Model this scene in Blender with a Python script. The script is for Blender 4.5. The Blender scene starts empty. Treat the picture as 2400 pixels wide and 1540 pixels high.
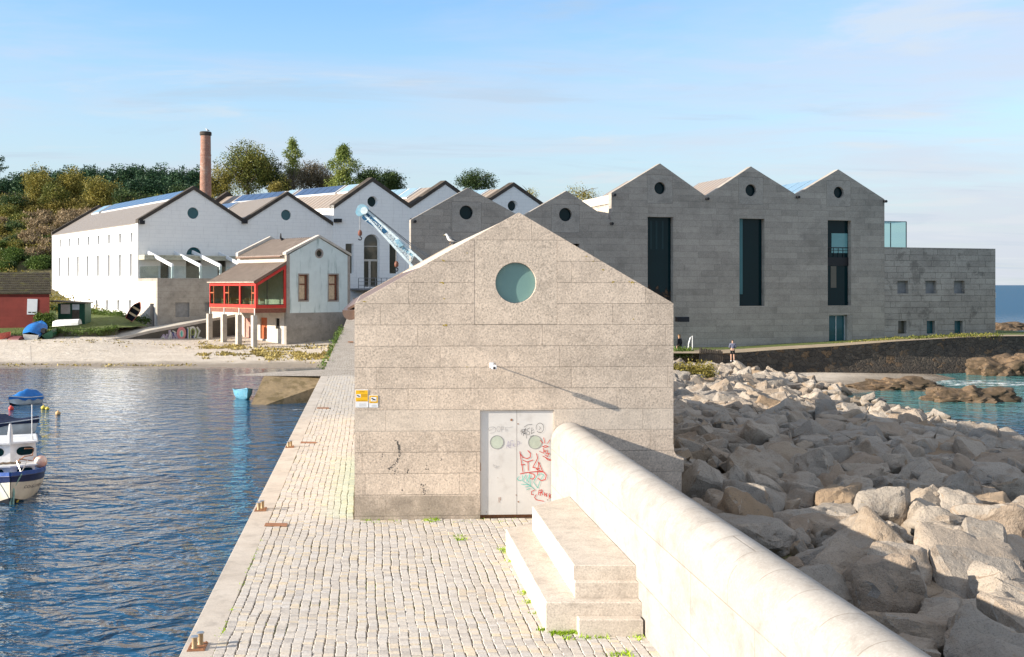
import bpy, math, random
import numpy as np
from mathutils import Vector, Matrix, noise
from mathutils.geometry import tessellate_polygon
rnd = random.Random(7)
S = bpy.context.scene
COL = S.collection
# ------------------------------------------------------------------ camera
F = 2623.0            # focal length in units of a 2400 px wide picture
HOR = 668.0           # horizon row in the same units
cam_d = bpy.data.cameras.new('camera')
cam = bpy.data.objects.new('camera', cam_d); COL.objects.link(cam)
cam.location = (0, 0, 5.0); cam.rotation_euler = (math.radians(90), 0, 0)
cam_d.sensor_width = 36; cam_d.sensor_fit = 'HORIZONTAL'; cam_d.lens = 36*F/2400
cam_d.shift_y = -102/2400; cam_d.clip_start = .1; cam_d.clip_end = 60000
S.camera = cam
# ------------------------------------------------------------------ sun and sky
SUN = Vector((1, .27, -.36)).normalized()      # the way the light travels
ELEV = math.asin(-SUN.z)
AZ = math.atan2(-SUN.x, -SUN.y)                # compass angle of the sun, from +Y towards +X
sun_d = bpy.data.lights.new('sun', 'SUN'); sun_d.energy = 4.4; sun_d.angle = math.radians(.5); sun_d.color = (1, .90, .77)
sun = bpy.data.objects.new('sun', sun_d); COL.objects.link(sun)
sun.rotation_euler = SUN.to_track_quat('-Z', 'Y').to_euler()
def nd(nt, typ, ins=None, **props):
    n = nt.nodes.new(typ)
    for k, v in props.items(): setattr(n, k, v)
    for k, v in (ins or {}).items():
        s = n.inputs[k]
        if isinstance(v, bpy.types.NodeSocket): nt.links.new(v, s)
        elif isinstance(v, bpy.types.Node): nt.links.new(v.outputs[0], s)
        else: s.default_value = v
    return n
def c4(c): return (c[0], c[1], c[2], 1)
def mth(nt, op, a, b=0.0, c=0.0, clamp=False):
    return nd(nt, 'ShaderNodeMath', {0: a, 1: b, 2: c}, operation=op, use_clamp=clamp).outputs[0]
def mixc(nt, f, a, b, blend='MIX'):
    n = nd(nt, 'ShaderNodeMix', data_type='RGBA', blend_type=blend)
    for i, v in ((0, f), (6, a), (7, b)):
        s = n.inputs[i]
        if isinstance(v, bpy.types.NodeSocket): nt.links.new(v, s)
        elif i == 0: s.default_value = v
        else: s.default_value = c4(v)
    return n.outputs[2]
def mapr(nt, v, a, b, c=0.0, d=1.0, smooth=True):
    return nd(nt, 'ShaderNodeMapRange', {0: v, 1: a, 2: b, 3: c, 4: d}, interpolation_type='SMOOTHSTEP' if smooth else 'LINEAR').outputs[0]
def nz(nt, vec, scale, detail=4, rough=.55, dist=0.0):
    return nd(nt, 'ShaderNodeTexNoise', {'Vector': vec, 'Scale': scale, 'Detail': detail, 'Roughness': rough, 'Distortion': dist}).outputs[0]
def mapping(nt, vec, sc=(1, 1, 1), rot=(0, 0, 0), loc=(0, 0, 0)):
    return nd(nt, 'ShaderNodeMapping', {'Vector': vec, 'Scale': sc, 'Rotation': rot, 'Location': loc}).outputs[0]
world = bpy.data.worlds.new('World'); S.world = world; world.use_nodes = True
nt = world.node_tree; nt.nodes.clear()
sky = nd(nt, 'ShaderNodeTexSky', sky_type='NISHITA', sun_disc=False, sun_elevation=ELEV, sun_rotation=AZ,
         altitude=10, air_density=1.0, dust_density=.35, ozone_density=2.2)
tc = nd(nt, 'ShaderNodeTexCoord').outputs['Generated']
sep = nd(nt, 'ShaderNodeSeparateXYZ', {0: tc})
el = sep.outputs[2]
# thin high cloud: noise on a flat layer seen in perspective
inv = mth(nt, 'DIVIDE', 1.0, mth(nt, 'ADD', mth(nt, 'MAXIMUM', el, 0.0), .06))
lay = nd(nt, 'ShaderNodeCombineXYZ', {0: mth(nt, 'MULTIPLY', sep.outputs[0], inv), 1: mth(nt, 'MULTIPLY', sep.outputs[1], inv), 2: 0.0}).outputs[0]
n1 = nz(nt, mapping(nt, lay, (.5, .75, 1), (0, 0, .35), (3.1, 1.7, 0)), 1.0, 8, .58, .5)
n2 = nz(nt, mapping(nt, lay, (.16, .22, 1), (0, 0, .2), (7.3, 4.0, 0)), 1.0, 4, .5)
side = mapr(nt, sep.outputs[0], -.25, .55)
dens = mth(nt, 'ADD', mth(nt, 'ADD', mth(nt, 'MULTIPLY', n1, .62), mth(nt, 'MULTIPLY', n2, .42)), mth(nt, 'MULTIPLY', side, .12))
cloud_fill = mth(nt, 'MAXIMUM', mapr(nt, dens, .47, .68, 0, .72), mapr(nt, el, .48, .75, 0, .72))  # cloud, plus an unseen overhead veil added to whiten the ambient light
low = mapr(nt, el, .0, .28, .92, 0)
skyc = mixc(nt, 1.0, sky.outputs[0], (1.2, 1.5, 1.68), 'MULTIPLY')
hz = mixc(nt, low, skyc, (4.1, 4.5, 4.7))
cl = mixc(nt, cloud_fill, hz, mixc(nt, mapr(nt, el, .45, .7), (4.5, 4.75, 5.45), (5.0, 4.85, 4.7)))
n3 = nz(nt, mapping(nt, lay, (.55, 1.5, 1), (0, 0, .15), (1.3, 9.2, 0)), 1.0, 9, .62, .8)
n4 = nz(nt, mapping(nt, lay, (.8, 1.4, 1), (0, 0, .3), (6.1, 2.2, 0)), 1.0, 9, .6, .5)
lp = mixc(nt, mth(nt, 'MULTIPLY', mapr(nt, n3, .52, .68), .40), cl, (3.4, 4.05, 4.85))
lp = mixc(nt, mth(nt, 'MULTIPLY', mapr(nt, mth(nt, 'ADD', n4, mth(nt, 'MULTIPLY', side, .09)), .57, .74), .6), lp, (4.9, 5.2, 5.5))
bg = nd(nt, 'ShaderNodeBackground', {'Color': lp, 'Strength': .072})
nt.links.new(bg.outputs[0], nd(nt, 'ShaderNodeOutputWorld').inputs[0])
S.view_settings.view_transform = 'Standard'; S.view_settings.look = 'None'
S.view_settings.exposure = 1.12; S.view_settings.gamma = 1
S.cycles.max_bounces = 6; S.cycles.transparent_max_bounces = 12
# ------------------------------------------------------------------ helpers: pixels of a 2400 wide picture to points
def W(x, y, Y): return ((x-1200)/F*Y, Y, 5-(y-HOR)/F*Y)
def G(x, y, z):
    Y = F*(5-z)/(y-HOR); return ((x-1200)/F*Y, Y, z)
M7 = -.1296                                   # the quay runs to a point left of centre
def Q(L, Y, z=0.0): return (L+M7*Y, Y, z)
class Fr:
    """a vertical reference plane: a along it, b behind it, z up"""
    def __init__(s, o, u, v=None):
        n = math.hypot(*u); s.o = o; s.u = (u[0]/n, u[1]/n)
        if v is None: v = (-s.u[1], s.u[0])
        n = math.hypot(*v); s.v = (v[0]/n, v[1]/n)
    def __call__(s, a, b, z): return (s.o[0]+a*s.u[0]+b*s.v[0], s.o[1]+a*s.u[1]+b*s.v[1], z)
    def a(s, x, b=0.0):
        k = (x-1200)/F; ox = s.o[0]+b*s.v[0]; oy = s.o[1]+b*s.v[1]
        return (k*oy-ox)/(s.u[0]-k*s.u[1])
    def p(s, x, y, b=0.0):
        a = s.a(x, b); Y = s.o[1]+a*s.u[1]+b*s.v[1]; return (a, 5-(y-HOR)*Y/F)
    def rect(s, x0, y0, x1, y1, b=0.0):
        a0, z1 = s.p(x0, y0, b); a1, z0 = s.p(x1, y1, b); return [(a0, z0), (a1, z0), (a1, z1), (a0, z1)]
    def circ(s, x, y, r, n=32, b=0.0):
        a, z = s.p(x, y, b); R = abs(s.p(x, y-r, b)[1]-z)
        return [(a+R*math.cos(2*math.pi*i/n), z+R*math.sin(2*math.pi*i/n)) for i in range(n)]
ID = lambda a, b, z: (a, b, z)
class MB:
    def __init__(s, T=None): s.T = T or ID; s.v = []; s.f = []; s.uv = []; s.k = {}
    def vt(s, p):
        w = s.T(*p); k = (round(w[0], 4), round(w[1], 4), round(w[2], 4))
        i = s.k.get(k)
        if i is None: i = len(s.v); s.k[k] = i; s.v.append(w)
        return i
    def face(s, pts, uvn=None):
        ix = [s.vt(p) for p in pts]
        out = []; pp = []
        for i, p in zip(ix, pts):
            if not out or (i != out[-1]): out.append(i); pp.append(p)
        if len(out) > 1 and out[0] == out[-1]: out.pop(); pp.pop()
        if len(set(out)) < 3: return
        if len(set(out)) != len(out): return
        if uvn is None:
            nx = ny = nz_ = 0
            for i in range(len(pp)):
                a, b = pp[i], pp[(i+1) % len(pp)]
                nx += (a[1]-b[1])*(a[2]+b[2]); ny += (a[2]-b[2])*(a[0]+b[0]); nz_ += (a[0]-b[0])*(a[1]+b[1])
            m = max(abs(nx), abs(ny), abs(nz_)); uvn = 0 if m == abs(nx) else (1 if m == abs(ny) else 2)
        s.f.append(out)
        s.uv += [(p[1], p[2]) if uvn == 0 else ((p[0], p[2]) if uvn == 1 else (p[0], p[1])) for p in pp]
    def hexa(s, lo, hi):
        """lo, hi: four points each, counter-clockwise seen from above"""
        s.face(list(reversed(lo))); s.face(hi)
        for i in range(len(lo)):
            j = (i+1) % len(lo); s.face([lo[i], lo[j], hi[j], hi[i]])
    def box(s, a0, a1, b0, b1, z0, z1):
        s.hexa([(a0, b0, z0), (a1, b0, z0), (a1, b1, z0), (a0, b1, z0)], [(a0, b0, z1), (a1, b0, z1), (a1, b1, z1), (a0, b1, z1)])
    def bbox(s, a0, a1, b0, b1, z0, z1, e=.01):
        """box with chamfered top edges"""
        lo = [(a0, b0, z0), (a1, b0, z0), (a1, b1, z0), (a0, b1, z0)]
        m = [(a0, b0, z1-e), (a1, b0, z1-e), (a1, b1, z1-e), (a0, b1, z1-e)]
        t = [(a0+e, b0+e, z1), (a1-e, b0+e, z1), (a1-e, b1-e, z1), (a0+e, b1-e, z1)]
        s.face(list(reversed(lo))); s.face(t)
        for i in range(4):
            j = (i+1) % 4; s.face([lo[i], lo[j], m[j], m[i]]); s.face([m[i], m[j], t[j], t[i]])
    def ext(s, poly, b0, b1, holes=(), caps=(1, 1)):
        """poly of (a,z) with holes, extruded from b0 to b1"""
        loops = [poly]+list(holes)
        flat = [p for l in loops for p in l]
        tris = tessellate_polygon([[Vector((p[0], p[1], 0)) for p in l] for l in loops]) if holes or len(poly) > 4 else None
        for b, c in ((b0, caps[0]), (b1, caps[1])):
            if not c: continue
            if tris is None: s.face([(p[0], b, p[1]) for p in poly], 1)
            else:
                for t in tris: s.face([(flat[i][0], b, flat[i][1]) for i in t], 1)
        for l in loops:
            for i in range(len(l)):
                p, q = l[i], l[(i+1) % len(l)]
                s.face([(p[0], b0, p[1]), (q[0], b0, q[1]), (q[0], b1, q[1]), (p[0], b1, p[1])])
    def tube(s, path, r, n=8, cap=True):
        """path of local points with a radius or a list of radii"""
        P = [Vector(p) for p in path]; rs = r if isinstance(r, (list, tuple)) else [r]*len(P)
        up = Vector((0, 0, 1)); rings = []
        for i, p in enumerate(P):
            t = (P[min(i+1, len(P)-1)]-P[max(i-1, 0)])
            if t.length < 1e-9: t = Vector((0, 0, 1))
            t.normalize()
            x = t.cross(up) if abs(t.z) < .95 else t.cross(Vector((1, 0, 0)))
            x.normalize(); y = x.cross(t)
            rings.append([tuple(p+x*rs[i]*math.cos(2*math.pi*k/n)+y*rs[i]*math.sin(2*math.pi*k/n)) for k in range(n)])
        for i in range(len(rings)-1):
            for k in range(n):
                j = (k+1) % n; s.face([rings[i][k], rings[i][j], rings[i+1][j], rings[i+1][k]])
        if cap: s.face(rings[0][::-1]); s.face(rings[-1])
    def lathe(s, c, prof, n=20):
        """prof of (r, z) about a vertical axis at c"""
        for i in range(len(prof)-1):
            (r0, z0), (r1, z1) = prof[i], prof[i+1]
            for k in range(n):
                a, b = 2*math.pi*k/n, 2*math.pi*(k+1)/n
                s.face([(c[0]+r0*math.cos(a), c[1]+r0*math.sin(a), c[2]+z0), (c[0]+r0*math.cos(b), c[1]+r0*math.sin(b), c[2]+z0),
                        (c[0]+r1*math.cos(b), c[1]+r1*math.sin(b), c[2]+z1), (c[0]+r1*math.cos(a), c[1]+r1*math.sin(a), c[2]+z1)])
    def bar(s, p, q, w, h=None):
        """square bar between two points"""
        h = h or w; P, R = Vector(p), Vector(q); t = (R-P).normalized()
        x = t.cross(Vector((0, 0, 1))) if abs(t.z) < .95 else Vector((1, 0, 0)); x.normalize(); y = x.cross(t)
        c = [(-1, -1), (1, -1), (1, 1), (-1, 1)]
        A = [tuple(P+x*i*w/2+y*j*h/2) for i, j in c]; B = [tuple(R+x*i*w/2+y*j*h/2) for i, j in c]
        s.hexa(A, B)
    def ribbon(s, pts, w, b=-.004):
        """flat stroke on the reference plane through (a,z) points"""
        for (a0, z0), (a1, z1) in zip(pts, pts[1:]):
            dx, dz = a1-a0, z1-z0; l = math.hypot(dx, dz) or 1; ex, ez = dx/l*w*.35, dz/l*w*.35; nx, nz_ = -dz/l*w/2, dx/l*w/2
            s.face([(a0-ex+nx, b, z0-ez+nz_), (a0-ex-nx, b, z0-ez-nz_), (a1+ex-nx, b, z1+ez-nz_), (a1+ex+nx, b, z1+ez+nz_)], 1)
            b -= .0002
    def sheetxy(s, poly):
        for t in tessellate_polygon([[Vector((p[0], p[1], 0)) for p in poly]]): s.face([poly[i] for i in t], 2)
ORG = {}
def link(o): COL.objects.link(o); return o
def finish(o, label, cat, group, kind):
    if label: o['label'] = label
    if cat: o['category'] = cat
    if group: o['group'] = group
    if kind: o['kind'] = kind
def build(mb, name, mat, parent=None, label=None, cat=None, group=None, kind=None, smooth=None, origin=None):
    V = np.array(mb.v, dtype=np.float64).reshape(-1, 3)
    if parent is not None: org = ORG[parent.name]
    elif origin is not None: org = origin
    else: org = ((V[:, 0].min()+V[:, 0].max())/2, (V[:, 1].min()+V[:, 1].max())/2, V[:, 2].min())
    me = bpy.data.meshes.new(name); me.from_pydata([tuple(p) for p in (V-np.array(org))], [], mb.f)
    uvl = me.uv_layers.new(name='uv'); uvl.data.foreach_set('uv', np.array(mb.uv, dtype=np.float32).ravel())
    if smooth is not None:
        me.polygons.foreach_set('use_smooth', [True]*len(me.polygons)); me.set_sharp_from_angle(angle=math.radians(smooth))
    me.materials.append(mat)
    o = link(bpy.data.objects.new(name, me)); ORG[o.name] = org
    if parent is not None: o.parent = parent
    else: o.location = org
    finish(o, label, cat, group, kind); return o
def thing(name, label, cat, loc, group=None):
    o = link(bpy.data.objects.new(name, None)); o.location = loc; o.empty_display_size = .2; ORG[o.name] = tuple(loc)
    finish(o, label, cat, group, None); return o
def copy_tree(o, parent=None):
    c = o.copy(); COL.objects.link(c); c.parent = parent; ORG[c.name] = ORG.get(o.name)
    for ch in list(o.children): copy_tree(ch, c)
    return c
def place(src, loc, rz=0, sc=1, label=None, first=False, group=None):
    c = src if first else copy_tree(src)
    c.location = loc; c.rotation_euler = (0, 0, rz); c.scale = (sc, sc, sc) if not isinstance(sc, tuple) else sc
    if label: c['label'] = label
    if group: c['group'] = group
    return c
def text_mb(txt, T, a, z, size, b=-.004, ital=0.0, ang=0.0):
    cu = bpy.data.curves.new('t', 'FONT'); cu.body = txt; cu.size = size; cu.shear = ital; cu.align_x = 'CENTER'; cu.align_y = 'CENTER'; cu.resolution_u = 3
    ob = bpy.data.objects.new('t', cu); me = bpy.data.meshes.new_from_object(ob)
    mb = MB(T); ca, sa = math.cos(ang), math.sin(ang)
    for p in me.polygons:
        mb.face([(a+me.vertices[i].co.x*ca-me.vertices[i].co.y*sa, b, z+me.vertices[i].co.x*sa+me.vertices[i].co.y*ca) for i in p.vertices], 1)
    bpy.data.objects.remove(ob); bpy.data.meshes.remove(me); bpy.data.curves.remove(cu)
    return mb
# ------------------------------------------------------------------ materials
def newmat(name):
    m = bpy.data.materials.new(name); m.use_nodes = True; nt = m.node_tree; return m, nt, nt.nodes['Principled BSDF']
def blocks(nt, h, w, j, v0=0.0, vary=.35, off=0.0):
    """rows of stones of random length in uv metres: returns (joint mask, tint)"""
    uv = nd(nt, 'ShaderNodeTexCoord').outputs['UV']; sp = nd(nt, 'ShaderNodeSeparateXYZ', {0: uv})
    vv = mth(nt, 'ADD', mth(nt, 'DIVIDE', sp.outputs[1], h), v0+200)
    row = mth(nt, 'FLOOR', vv)
    rn = nd(nt, 'ShaderNodeTexWhiteNoise', {'W': row}, noise_dimensions='1D').outputs[0]
    ww = mth(nt, 'MULTIPLY', mth(nt, 'ADD', mth(nt, 'MULTIPLY', rn, vary*2), 1-vary), w)
    cu = mth(nt, 'ADD', mth(nt, 'DIVIDE', mth(nt, 'ADD', sp.outputs[0], 300+off), ww), mth(nt, 'MULTIPLY', rn, 17.3))
    # uneven lengths inside a row
    colf = mth(nt, 'FLOOR', cu); fr = mth(nt, 'FRACT', cu)
    tint = nd(nt, 'ShaderNodeTexWhiteNoise', {'Vector': nd(nt, 'ShaderNodeCombineXYZ', {0: colf, 1: row}).outputs[0]}, noise_dimensions='2D').outputs[0]
    du = mth(nt, 'MULTIPLY', mth(nt, 'MINIMUM', fr, mth(nt, 'SUBTRACT', 1.0, fr)), ww)
    fv = mth(nt, 'FRACT', vv); dv = mth(nt, 'MULTIPLY', mth(nt, 'MINIMUM', fv, mth(nt, 'SUBTRACT', 1.0, fv)), h)
    d = mth(nt, 'MINIMUM', du, dv)
    return mapr(nt, d, j*.35, j, 1, 0), tint
def stone(name, c1, c2,  speck=.35, sp_scale=45, big=.5, rough=.85, bump=.3, blk=None, joint=(.09, .08, .07), tintamt=.18, stain=None, stainc=(.1, .09, .08), sp_dark=(.1, .09, .085), streak=0, jamt=.85, bl=1.0, base=0):
    m, nt, b = newmat(name); oc = nd(nt, 'ShaderNodeTexCoord').outputs['Object']
    big_n = nz(nt, oc, big, 6, .6)
    col = mixc(nt, mapr(nt, big_n, .35, .65), c1, c2)
    n_f = nz(nt, oc, sp_scale, 3, .7)
    col = mixc(nt, mth(nt, 'MULTIPLY', mapr(nt, n_f, .5, .68), speck), col, sp_dark)
    col = mixc(nt, mth(nt, 'MULTIPLY', mapr(nt, n_f, .5, .34), speck*.7), col, tuple(min(1, x*1.45) for x in c1))
    mid = nz(nt, mapping(nt, oc, (1, 1, 1.6)), big*5, 6, .65)
    blot = nz(nt, mapping(nt, oc, (1, 1, 1.3), loc=(9, 4, 2)), big*2.1, 7, .68, .4)
    col = mixc(nt, mapr(nt, blot, .5, .66, 0, .42*bl), col, tuple(x*.62 for x in c2)); col = mixc(nt, mapr(nt, blot, .46, .34, 0, .3*bl), col, tuple(min(1, x*1.22) for x in c1))
    col = mixc(nt, mapr(nt, mid, .5, .75, 0, .38*min(1, bl+.2)), col, tuple(x*.55 for x in c2))
    h = mth(nt, 'MULTIPLY', n_f, .006)
    if blk:
        jm, ti = blocks(nt, *blk)
        col = mixc(nt, tintamt, col, mixc(nt, ti, tuple(x*.45 for x in c2), tuple(min(1, x*1.35) for x in c1)))
        jn = mth(nt, 'MULTIPLY', jm, mapr(nt, nz(nt, oc, 2.5, 3), .3, .6, .35, 1))
        col = mixc(nt, mth(nt, 'MULTIPLY', jn, jamt), col, joint)
        h = mth(nt, 'SUBTRACT', h, mth(nt, 'MULTIPLY', jm, .012))
    if streak:
        sn = nz(nt, mapping(nt, oc, (3.5, 3.5, .35)), 1.0, 6, .65)
        col = mixc(nt, mapr(nt, sn, .56, .74, 0, streak), col, stainc)
    if stain:
        sn = nz(nt, oc, stain[0], 8, .72, .3)
        col = mixc(nt, mapr(nt, sn, stain[1], stain[1]+.07, 0, stain[2]), col, stainc)
    if base:
        vv = nd(nt, 'ShaderNodeSeparateXYZ', {0: nd(nt, 'ShaderNodeTexCoord').outputs['UV']}).outputs[1]
        col = mixc(nt, mth(nt, 'MULTIPLY', mapr(nt, vv, base+.006, base-.006), mapr(nt, nz(nt, oc, 1.6, 6), .3, .62, .2, .62)), col, (.24, .20, .155))
        col = mixc(nt, mth(nt, 'MULTIPLY', mth(nt, 'MULTIPLY', mapr(nt, vv, .75, .2), mapr(nt, vv, 4.7, 4.2, 1, 1)), mapr(nt, nz(nt, oc, 3, 5), .45, .7, 0, .25)), col, (.22, .18, .14))
        top_ = mth(nt, 'MULTIPLY', mapr(nt, vv, 2.33, 2.34, 1, 0), mapr(nt, vv, 1.86, 1.87, 0, 1)); col = mixc(nt, mth(nt, 'MULTIPLY', top_, .28), col, (.66, .59, .50))
    nt.links.new(col, b.inputs['Base Color']); b.inputs['Roughness'].default_value = rough
    b.inputs['Specular IOR Level'].default_value = .25
    if bump:
        bp = nd(nt, 'ShaderNodeBump', {'Strength': bump, 'Distance': 1.0, 'Height': h}); nt.links.new(bp.outputs[0], b.inputs['Normal'])
    return m
def plain(name, c, rough=.6, metal=0, var=.15, scale=3, c2=None, amt=.5, streak=0, bump=0, spec=.4, bscale=None, lo=.45, hi=.7):
    m, nt, b = newmat(name); oc = nd(nt, 'ShaderNodeTexCoord').outputs['Object']
    n = nz(nt, oc, scale, 6, .6)
    col = mixc(nt, mapr(nt, n, .3, .7), tuple(x*(1-var) for x in c), tuple(min(1, x*(1+var)) for x in c))
    if c2:
        n2 = nz(nt, mapping(nt, oc, (1, 1, 1 if not streak else .12), loc=(5, 3, 1)), scale*(2.2 if not streak else 1.6), 7, .68)
        col = mixc(nt, mapr(nt, n2, lo, hi, 0, amt), col, c2)
    nt.links.new(col, b.inputs['Base Color']); b.inputs['Roughness'].default_value = rough; b.inputs['Metallic'].default_value = metal
    b.inputs['Specular IOR Level'].default_value = spec
    if bump:
        bp = nd(nt, 'ShaderNodeBump', {'Strength': 1, 'Distance': bump, 'Height': nz(nt, oc, bscale or scale*6, 5, .6)}); nt.links.new(bp.outputs[0], b.inputs['Normal'])
    return m
def ribbed(name, c1, c2, pitch, rough=.5, dirt=(.2, .17, .14), amt=.35, axis=1, metal=0):
    """sheet with ribs running down the slope (colour of the ribs is theirs, and they are raised)"""
    m, nt, b = newmat(name); t = nd(nt, 'ShaderNodeTexCoord'); uv = nd(nt, 'ShaderNodeSeparateXYZ', {0: t.outputs['UV']}); oc = t.outputs['Object']
    f = mth(nt, 'FRACT', mth(nt, 'DIVIDE', uv.outputs[axis], pitch)); r = mapr(nt, mth(nt, 'ABSOLUTE', mth(nt, 'SUBTRACT', f, .5)), .1, .3)
    col = mixc(nt, r, c1, c2); col = mixc(nt, mapr(nt, nz(nt, oc, .5, 7, .65), .45, .7, 0, amt), col, dirt)
    nt.links.new(col, b.inputs['Base Color']); b.inputs['Roughness'].default_value = rough; b.inputs['Metallic'].default_value = metal
    bp = nd(nt, 'ShaderNodeBump', {'Strength': 1, 'Distance': .05, 'Height': r}); nt.links.new(bp.outputs[0], b.inputs['Normal'])
    return m
def glassm(name, c, rough=.05, spec=.8):
    m, nt, b = newmat(name); oc = nd(nt, 'ShaderNodeTexCoord').outputs['Object']
    nt.links.new(mixc(nt, nz(nt, oc, .5, 4), tuple(x*.7 for x in c), tuple(x*1.3 for x in c)), b.inputs['Base Color'])
    b.inputs['Roughness'].default_value = rough; b.inputs['Specular IOR Level'].default_value = spec
    bp = nd(nt, 'ShaderNodeBump', {'Strength': .25, 'Distance': .02, 'Height': nz(nt, oc, .8, 2)}); nt.links.new(bp.outputs[0], b.inputs['Normal'])
    return m
def thin_glass(name, tint, refl=.12):
    m = bpy.data.materials.new(name); m.use_nodes = True; nt = m.node_tree; nt.nodes.clear()
    fr = nd(nt, 'ShaderNodeLayerWeight', {'Blend': .5}); tr = nd(nt, 'ShaderNodeBsdfTransparent', {'Color': c4(tint)}); gl = nd(nt, 'ShaderNodeBsdfGlossy', {'Roughness': .03})
    f = mth(nt, 'ADD', mth(nt, 'MULTIPLY', mth(nt, 'POWER', fr.outputs[1], 4.0), .8), refl*.4)
    mx = nd(nt, 'ShaderNodeMixShader', {0: f, 1: tr.outputs[0], 2: gl.outputs[0]}); nt.links.new(mx.outputs[0], nd(nt, 'ShaderNodeOutputMaterial').inputs[0])
    return m
def leafm(name, cols, trans=.25):
    m, nt, b = newmat(name); g = nd(nt, 'ShaderNodeNewGeometry'); oi = nd(nt, 'ShaderNodeObjectInfo')
    oc = nd(nt, 'ShaderNodeTexCoord').outputs['Object']
    f = mth(nt, 'FRACT', mth(nt, 'ADD', g.outputs['Random Per Island'], oi.outputs['Random']))
    cl = mapr(nt, nz(nt, oc, .35, 3), .3, .7)
    ff = mth(nt, 'ADD', mth(nt, 'MULTIPLY', f, .55), mth(nt, 'MULTIPLY', cl, .45))
    cols = [tuple(min(1, x*1.75) for x in c) for c in cols]; r = nd(nt, 'ShaderNodeValToRGB', {0: ff}); e = r.color_ramp.elements
    e[0].color = c4(cols[0]); e[0].position = .1; e[1].color = c4(cols[-1]); e[1].position = .9
    for i, c in enumerate(cols[1:-1]): x = e.new(.1+.8*(i+1)/(len(cols)-1)); x.color = c4(c)
    nt.links.new(r.outputs[0], b.inputs['Base Color']); b.inputs['Roughness'].default_value = .6; b.inputs['Specular IOR Level'].default_value = .2
    tb = nd(nt, 'ShaderNodeBsdfTranslucent', {'Color': r.outputs[0]}); mx = nd(nt, 'ShaderNodeMixShader', {0: trans, 1: b.outputs[0], 2: tb.outputs[0]})
    nt.links.new(mx.outputs[0], nt.nodes['Material Output'].inputs[0]); return m
WARM = (.44, .375, .31); WARM2 = (.36, .30, .245)
mt = {}
mt['facade'] = stone('bush_hammered_granite', (.68, .56, .445), (.54, .445, .355), .6, 26, .8, .9, .9, (.4535, 2.35, .006, -.145, .35, .6), (.10, .085, .07), .10, (.85, .70, .5), (.17, .145, .12), sp_dark=(.22, .18, .15), jamt=.42, base=.49, bl=.8)
mt['panel'] = stone('granite_panel', (.68, .56, .445), (.57, .475, .38), .6, 26, .6, .9, .9, sp_dark=(.20, .165, .13))
mt['coping'] = stone('pale_granite_coping', (.58, .51, .43), (.47, .41, .34), .4, 30, 1, .85, .5)
mt['parapet'] = stone('pale_granite', (.41, .38, .345), (.355, .325, .29), .35, 34, .9, .85, .35, (.78, 2.6, .012, .1, .3), (.2, .165, .13), .08, sp_dark=(.33, .29, .25), jamt=.6, streak=.35, stainc=(.30, .255, .21))
mt['bench'] = stone('speckled_bench_granite', (.60, .53, .45), (.54, .47, .395), .45, 38, 1.2, .85, .4, sp_dark=(.22, .18, .15), streak=.0)
mt['kerb'] = stone('kerb_granite', (.56, .50, .43), (.49, .43, .365), .3, 40, .8, .8, .3, sp_dark=(.3, .26, .22))
mt['museum'] = stone('museum_granite_courses', (.40, .355, .305), (.325, .29, .25), .4, 14, .28, .85, .4, (.47, 2.1, .022, 0, .35), (.14, .13, .12), .2, (.35, .60, .35), (.19, .175, .165), streak=.24, jamt=.5, sp_dark=(.12, .11, .10))
mt['museumpanel'] = stone('museum_granite_panel', (.39, .35, .305), (.325, .295, .26), .35, 14, .5, .85, .3, sp_dark=(.12, .11, .10))
mt['extension'] = stone('weathered_granite_courses', (.40, .36, .315), (.32, .285, .25), .4, 14, .4, .85, .4, (.47, 1.7, .026, .2, .3), (.09, .08, .07), .2, (.5, .56, .5), (.09, .08, .07), streak=.4)
mt['plaster'] = stone('white_painted_blockwork', (.90, .87, .82), (.87, .84, .80), .05, 30, .2, .75, .12, (.42, 1.0, .016, 0, .1), (.5, .49, .48), .03, sp_dark=(.5, .49, .47), bl=.12, jamt=.5, streak=.32, stainc=(.50, .46, .41))
mt['whitewall'] = plain('white_paint', (.82, .81, .79), .7, var=.03, scale=.4)
mt['trim'] = stone('dark_stone_coping', (.09, .075, .062), (.06, .05, .042), .3, 20, 1, .9, .3, sp_dark=(.03, .025, .02))
mt['roofA'] = ribbed('fibre_cement_roof', (.26, .225, .19), (.20, .17, .145), .45)
mt['roofB'] = ribbed('ribbed_metal_roof', (.33, .28, .235), (.22, .18, .15), .8, dirt=(.3, .2, .12))
mt['seam'] = plain('tan_metal_roof', (.46, .38, .31), .5, .15, c2=(.25, .2, .16), scale=1.2)
mt['seamrib'] = plain('dark_roof_rib', (.17, .125, .10), .5, .15)
mt['browngutter'] = plain('brown_metal', (.20, .125, .09), .45, .3, c2=(.28, .2, .15), scale=2)
mt['solar'] = glassm('solar_panel_blue', (.04, .075, .15), .15)
mt['skylight'] = glassm('skylight_glass', (.22, .34, .42), .12)
mt['alu'] = plain('pale_metal_frame', (.62, .63, .63), .45, .3)
mt['darkglass'] = glassm('dark_window_glass', (.003, .020, .024), .03, .16)
mt['tealglass'] = glassm('teal_window_glass', (.025, .10, .115), .05, .4)
mt['inkteal2'] = glassm('deep_teal_pane', (.006, .03, .036), .1, .2); mt['inside'] = plain('rubble_reflection_tint', (.006, .007, .007), .6, c2=(.11, .06, .03), scale=1.6, amt=.9, lo=.52, hi=.6)  # second material: colours of the painted rock reflection
mt['litteal'] = glassm('bright_teal_pane', (.16, .36, .37), .1, .4); mt['litteal2'] = glassm('muted_teal_pane', (.05, .17, .19), .1, .3)
mt['porthole'] = glassm('frosted_porthole_glass', (.17, .30, .27), .28, .6)
mt['olive'] = glassm('brown_window_glass', (.085, .08, .06), .06, .5)
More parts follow.
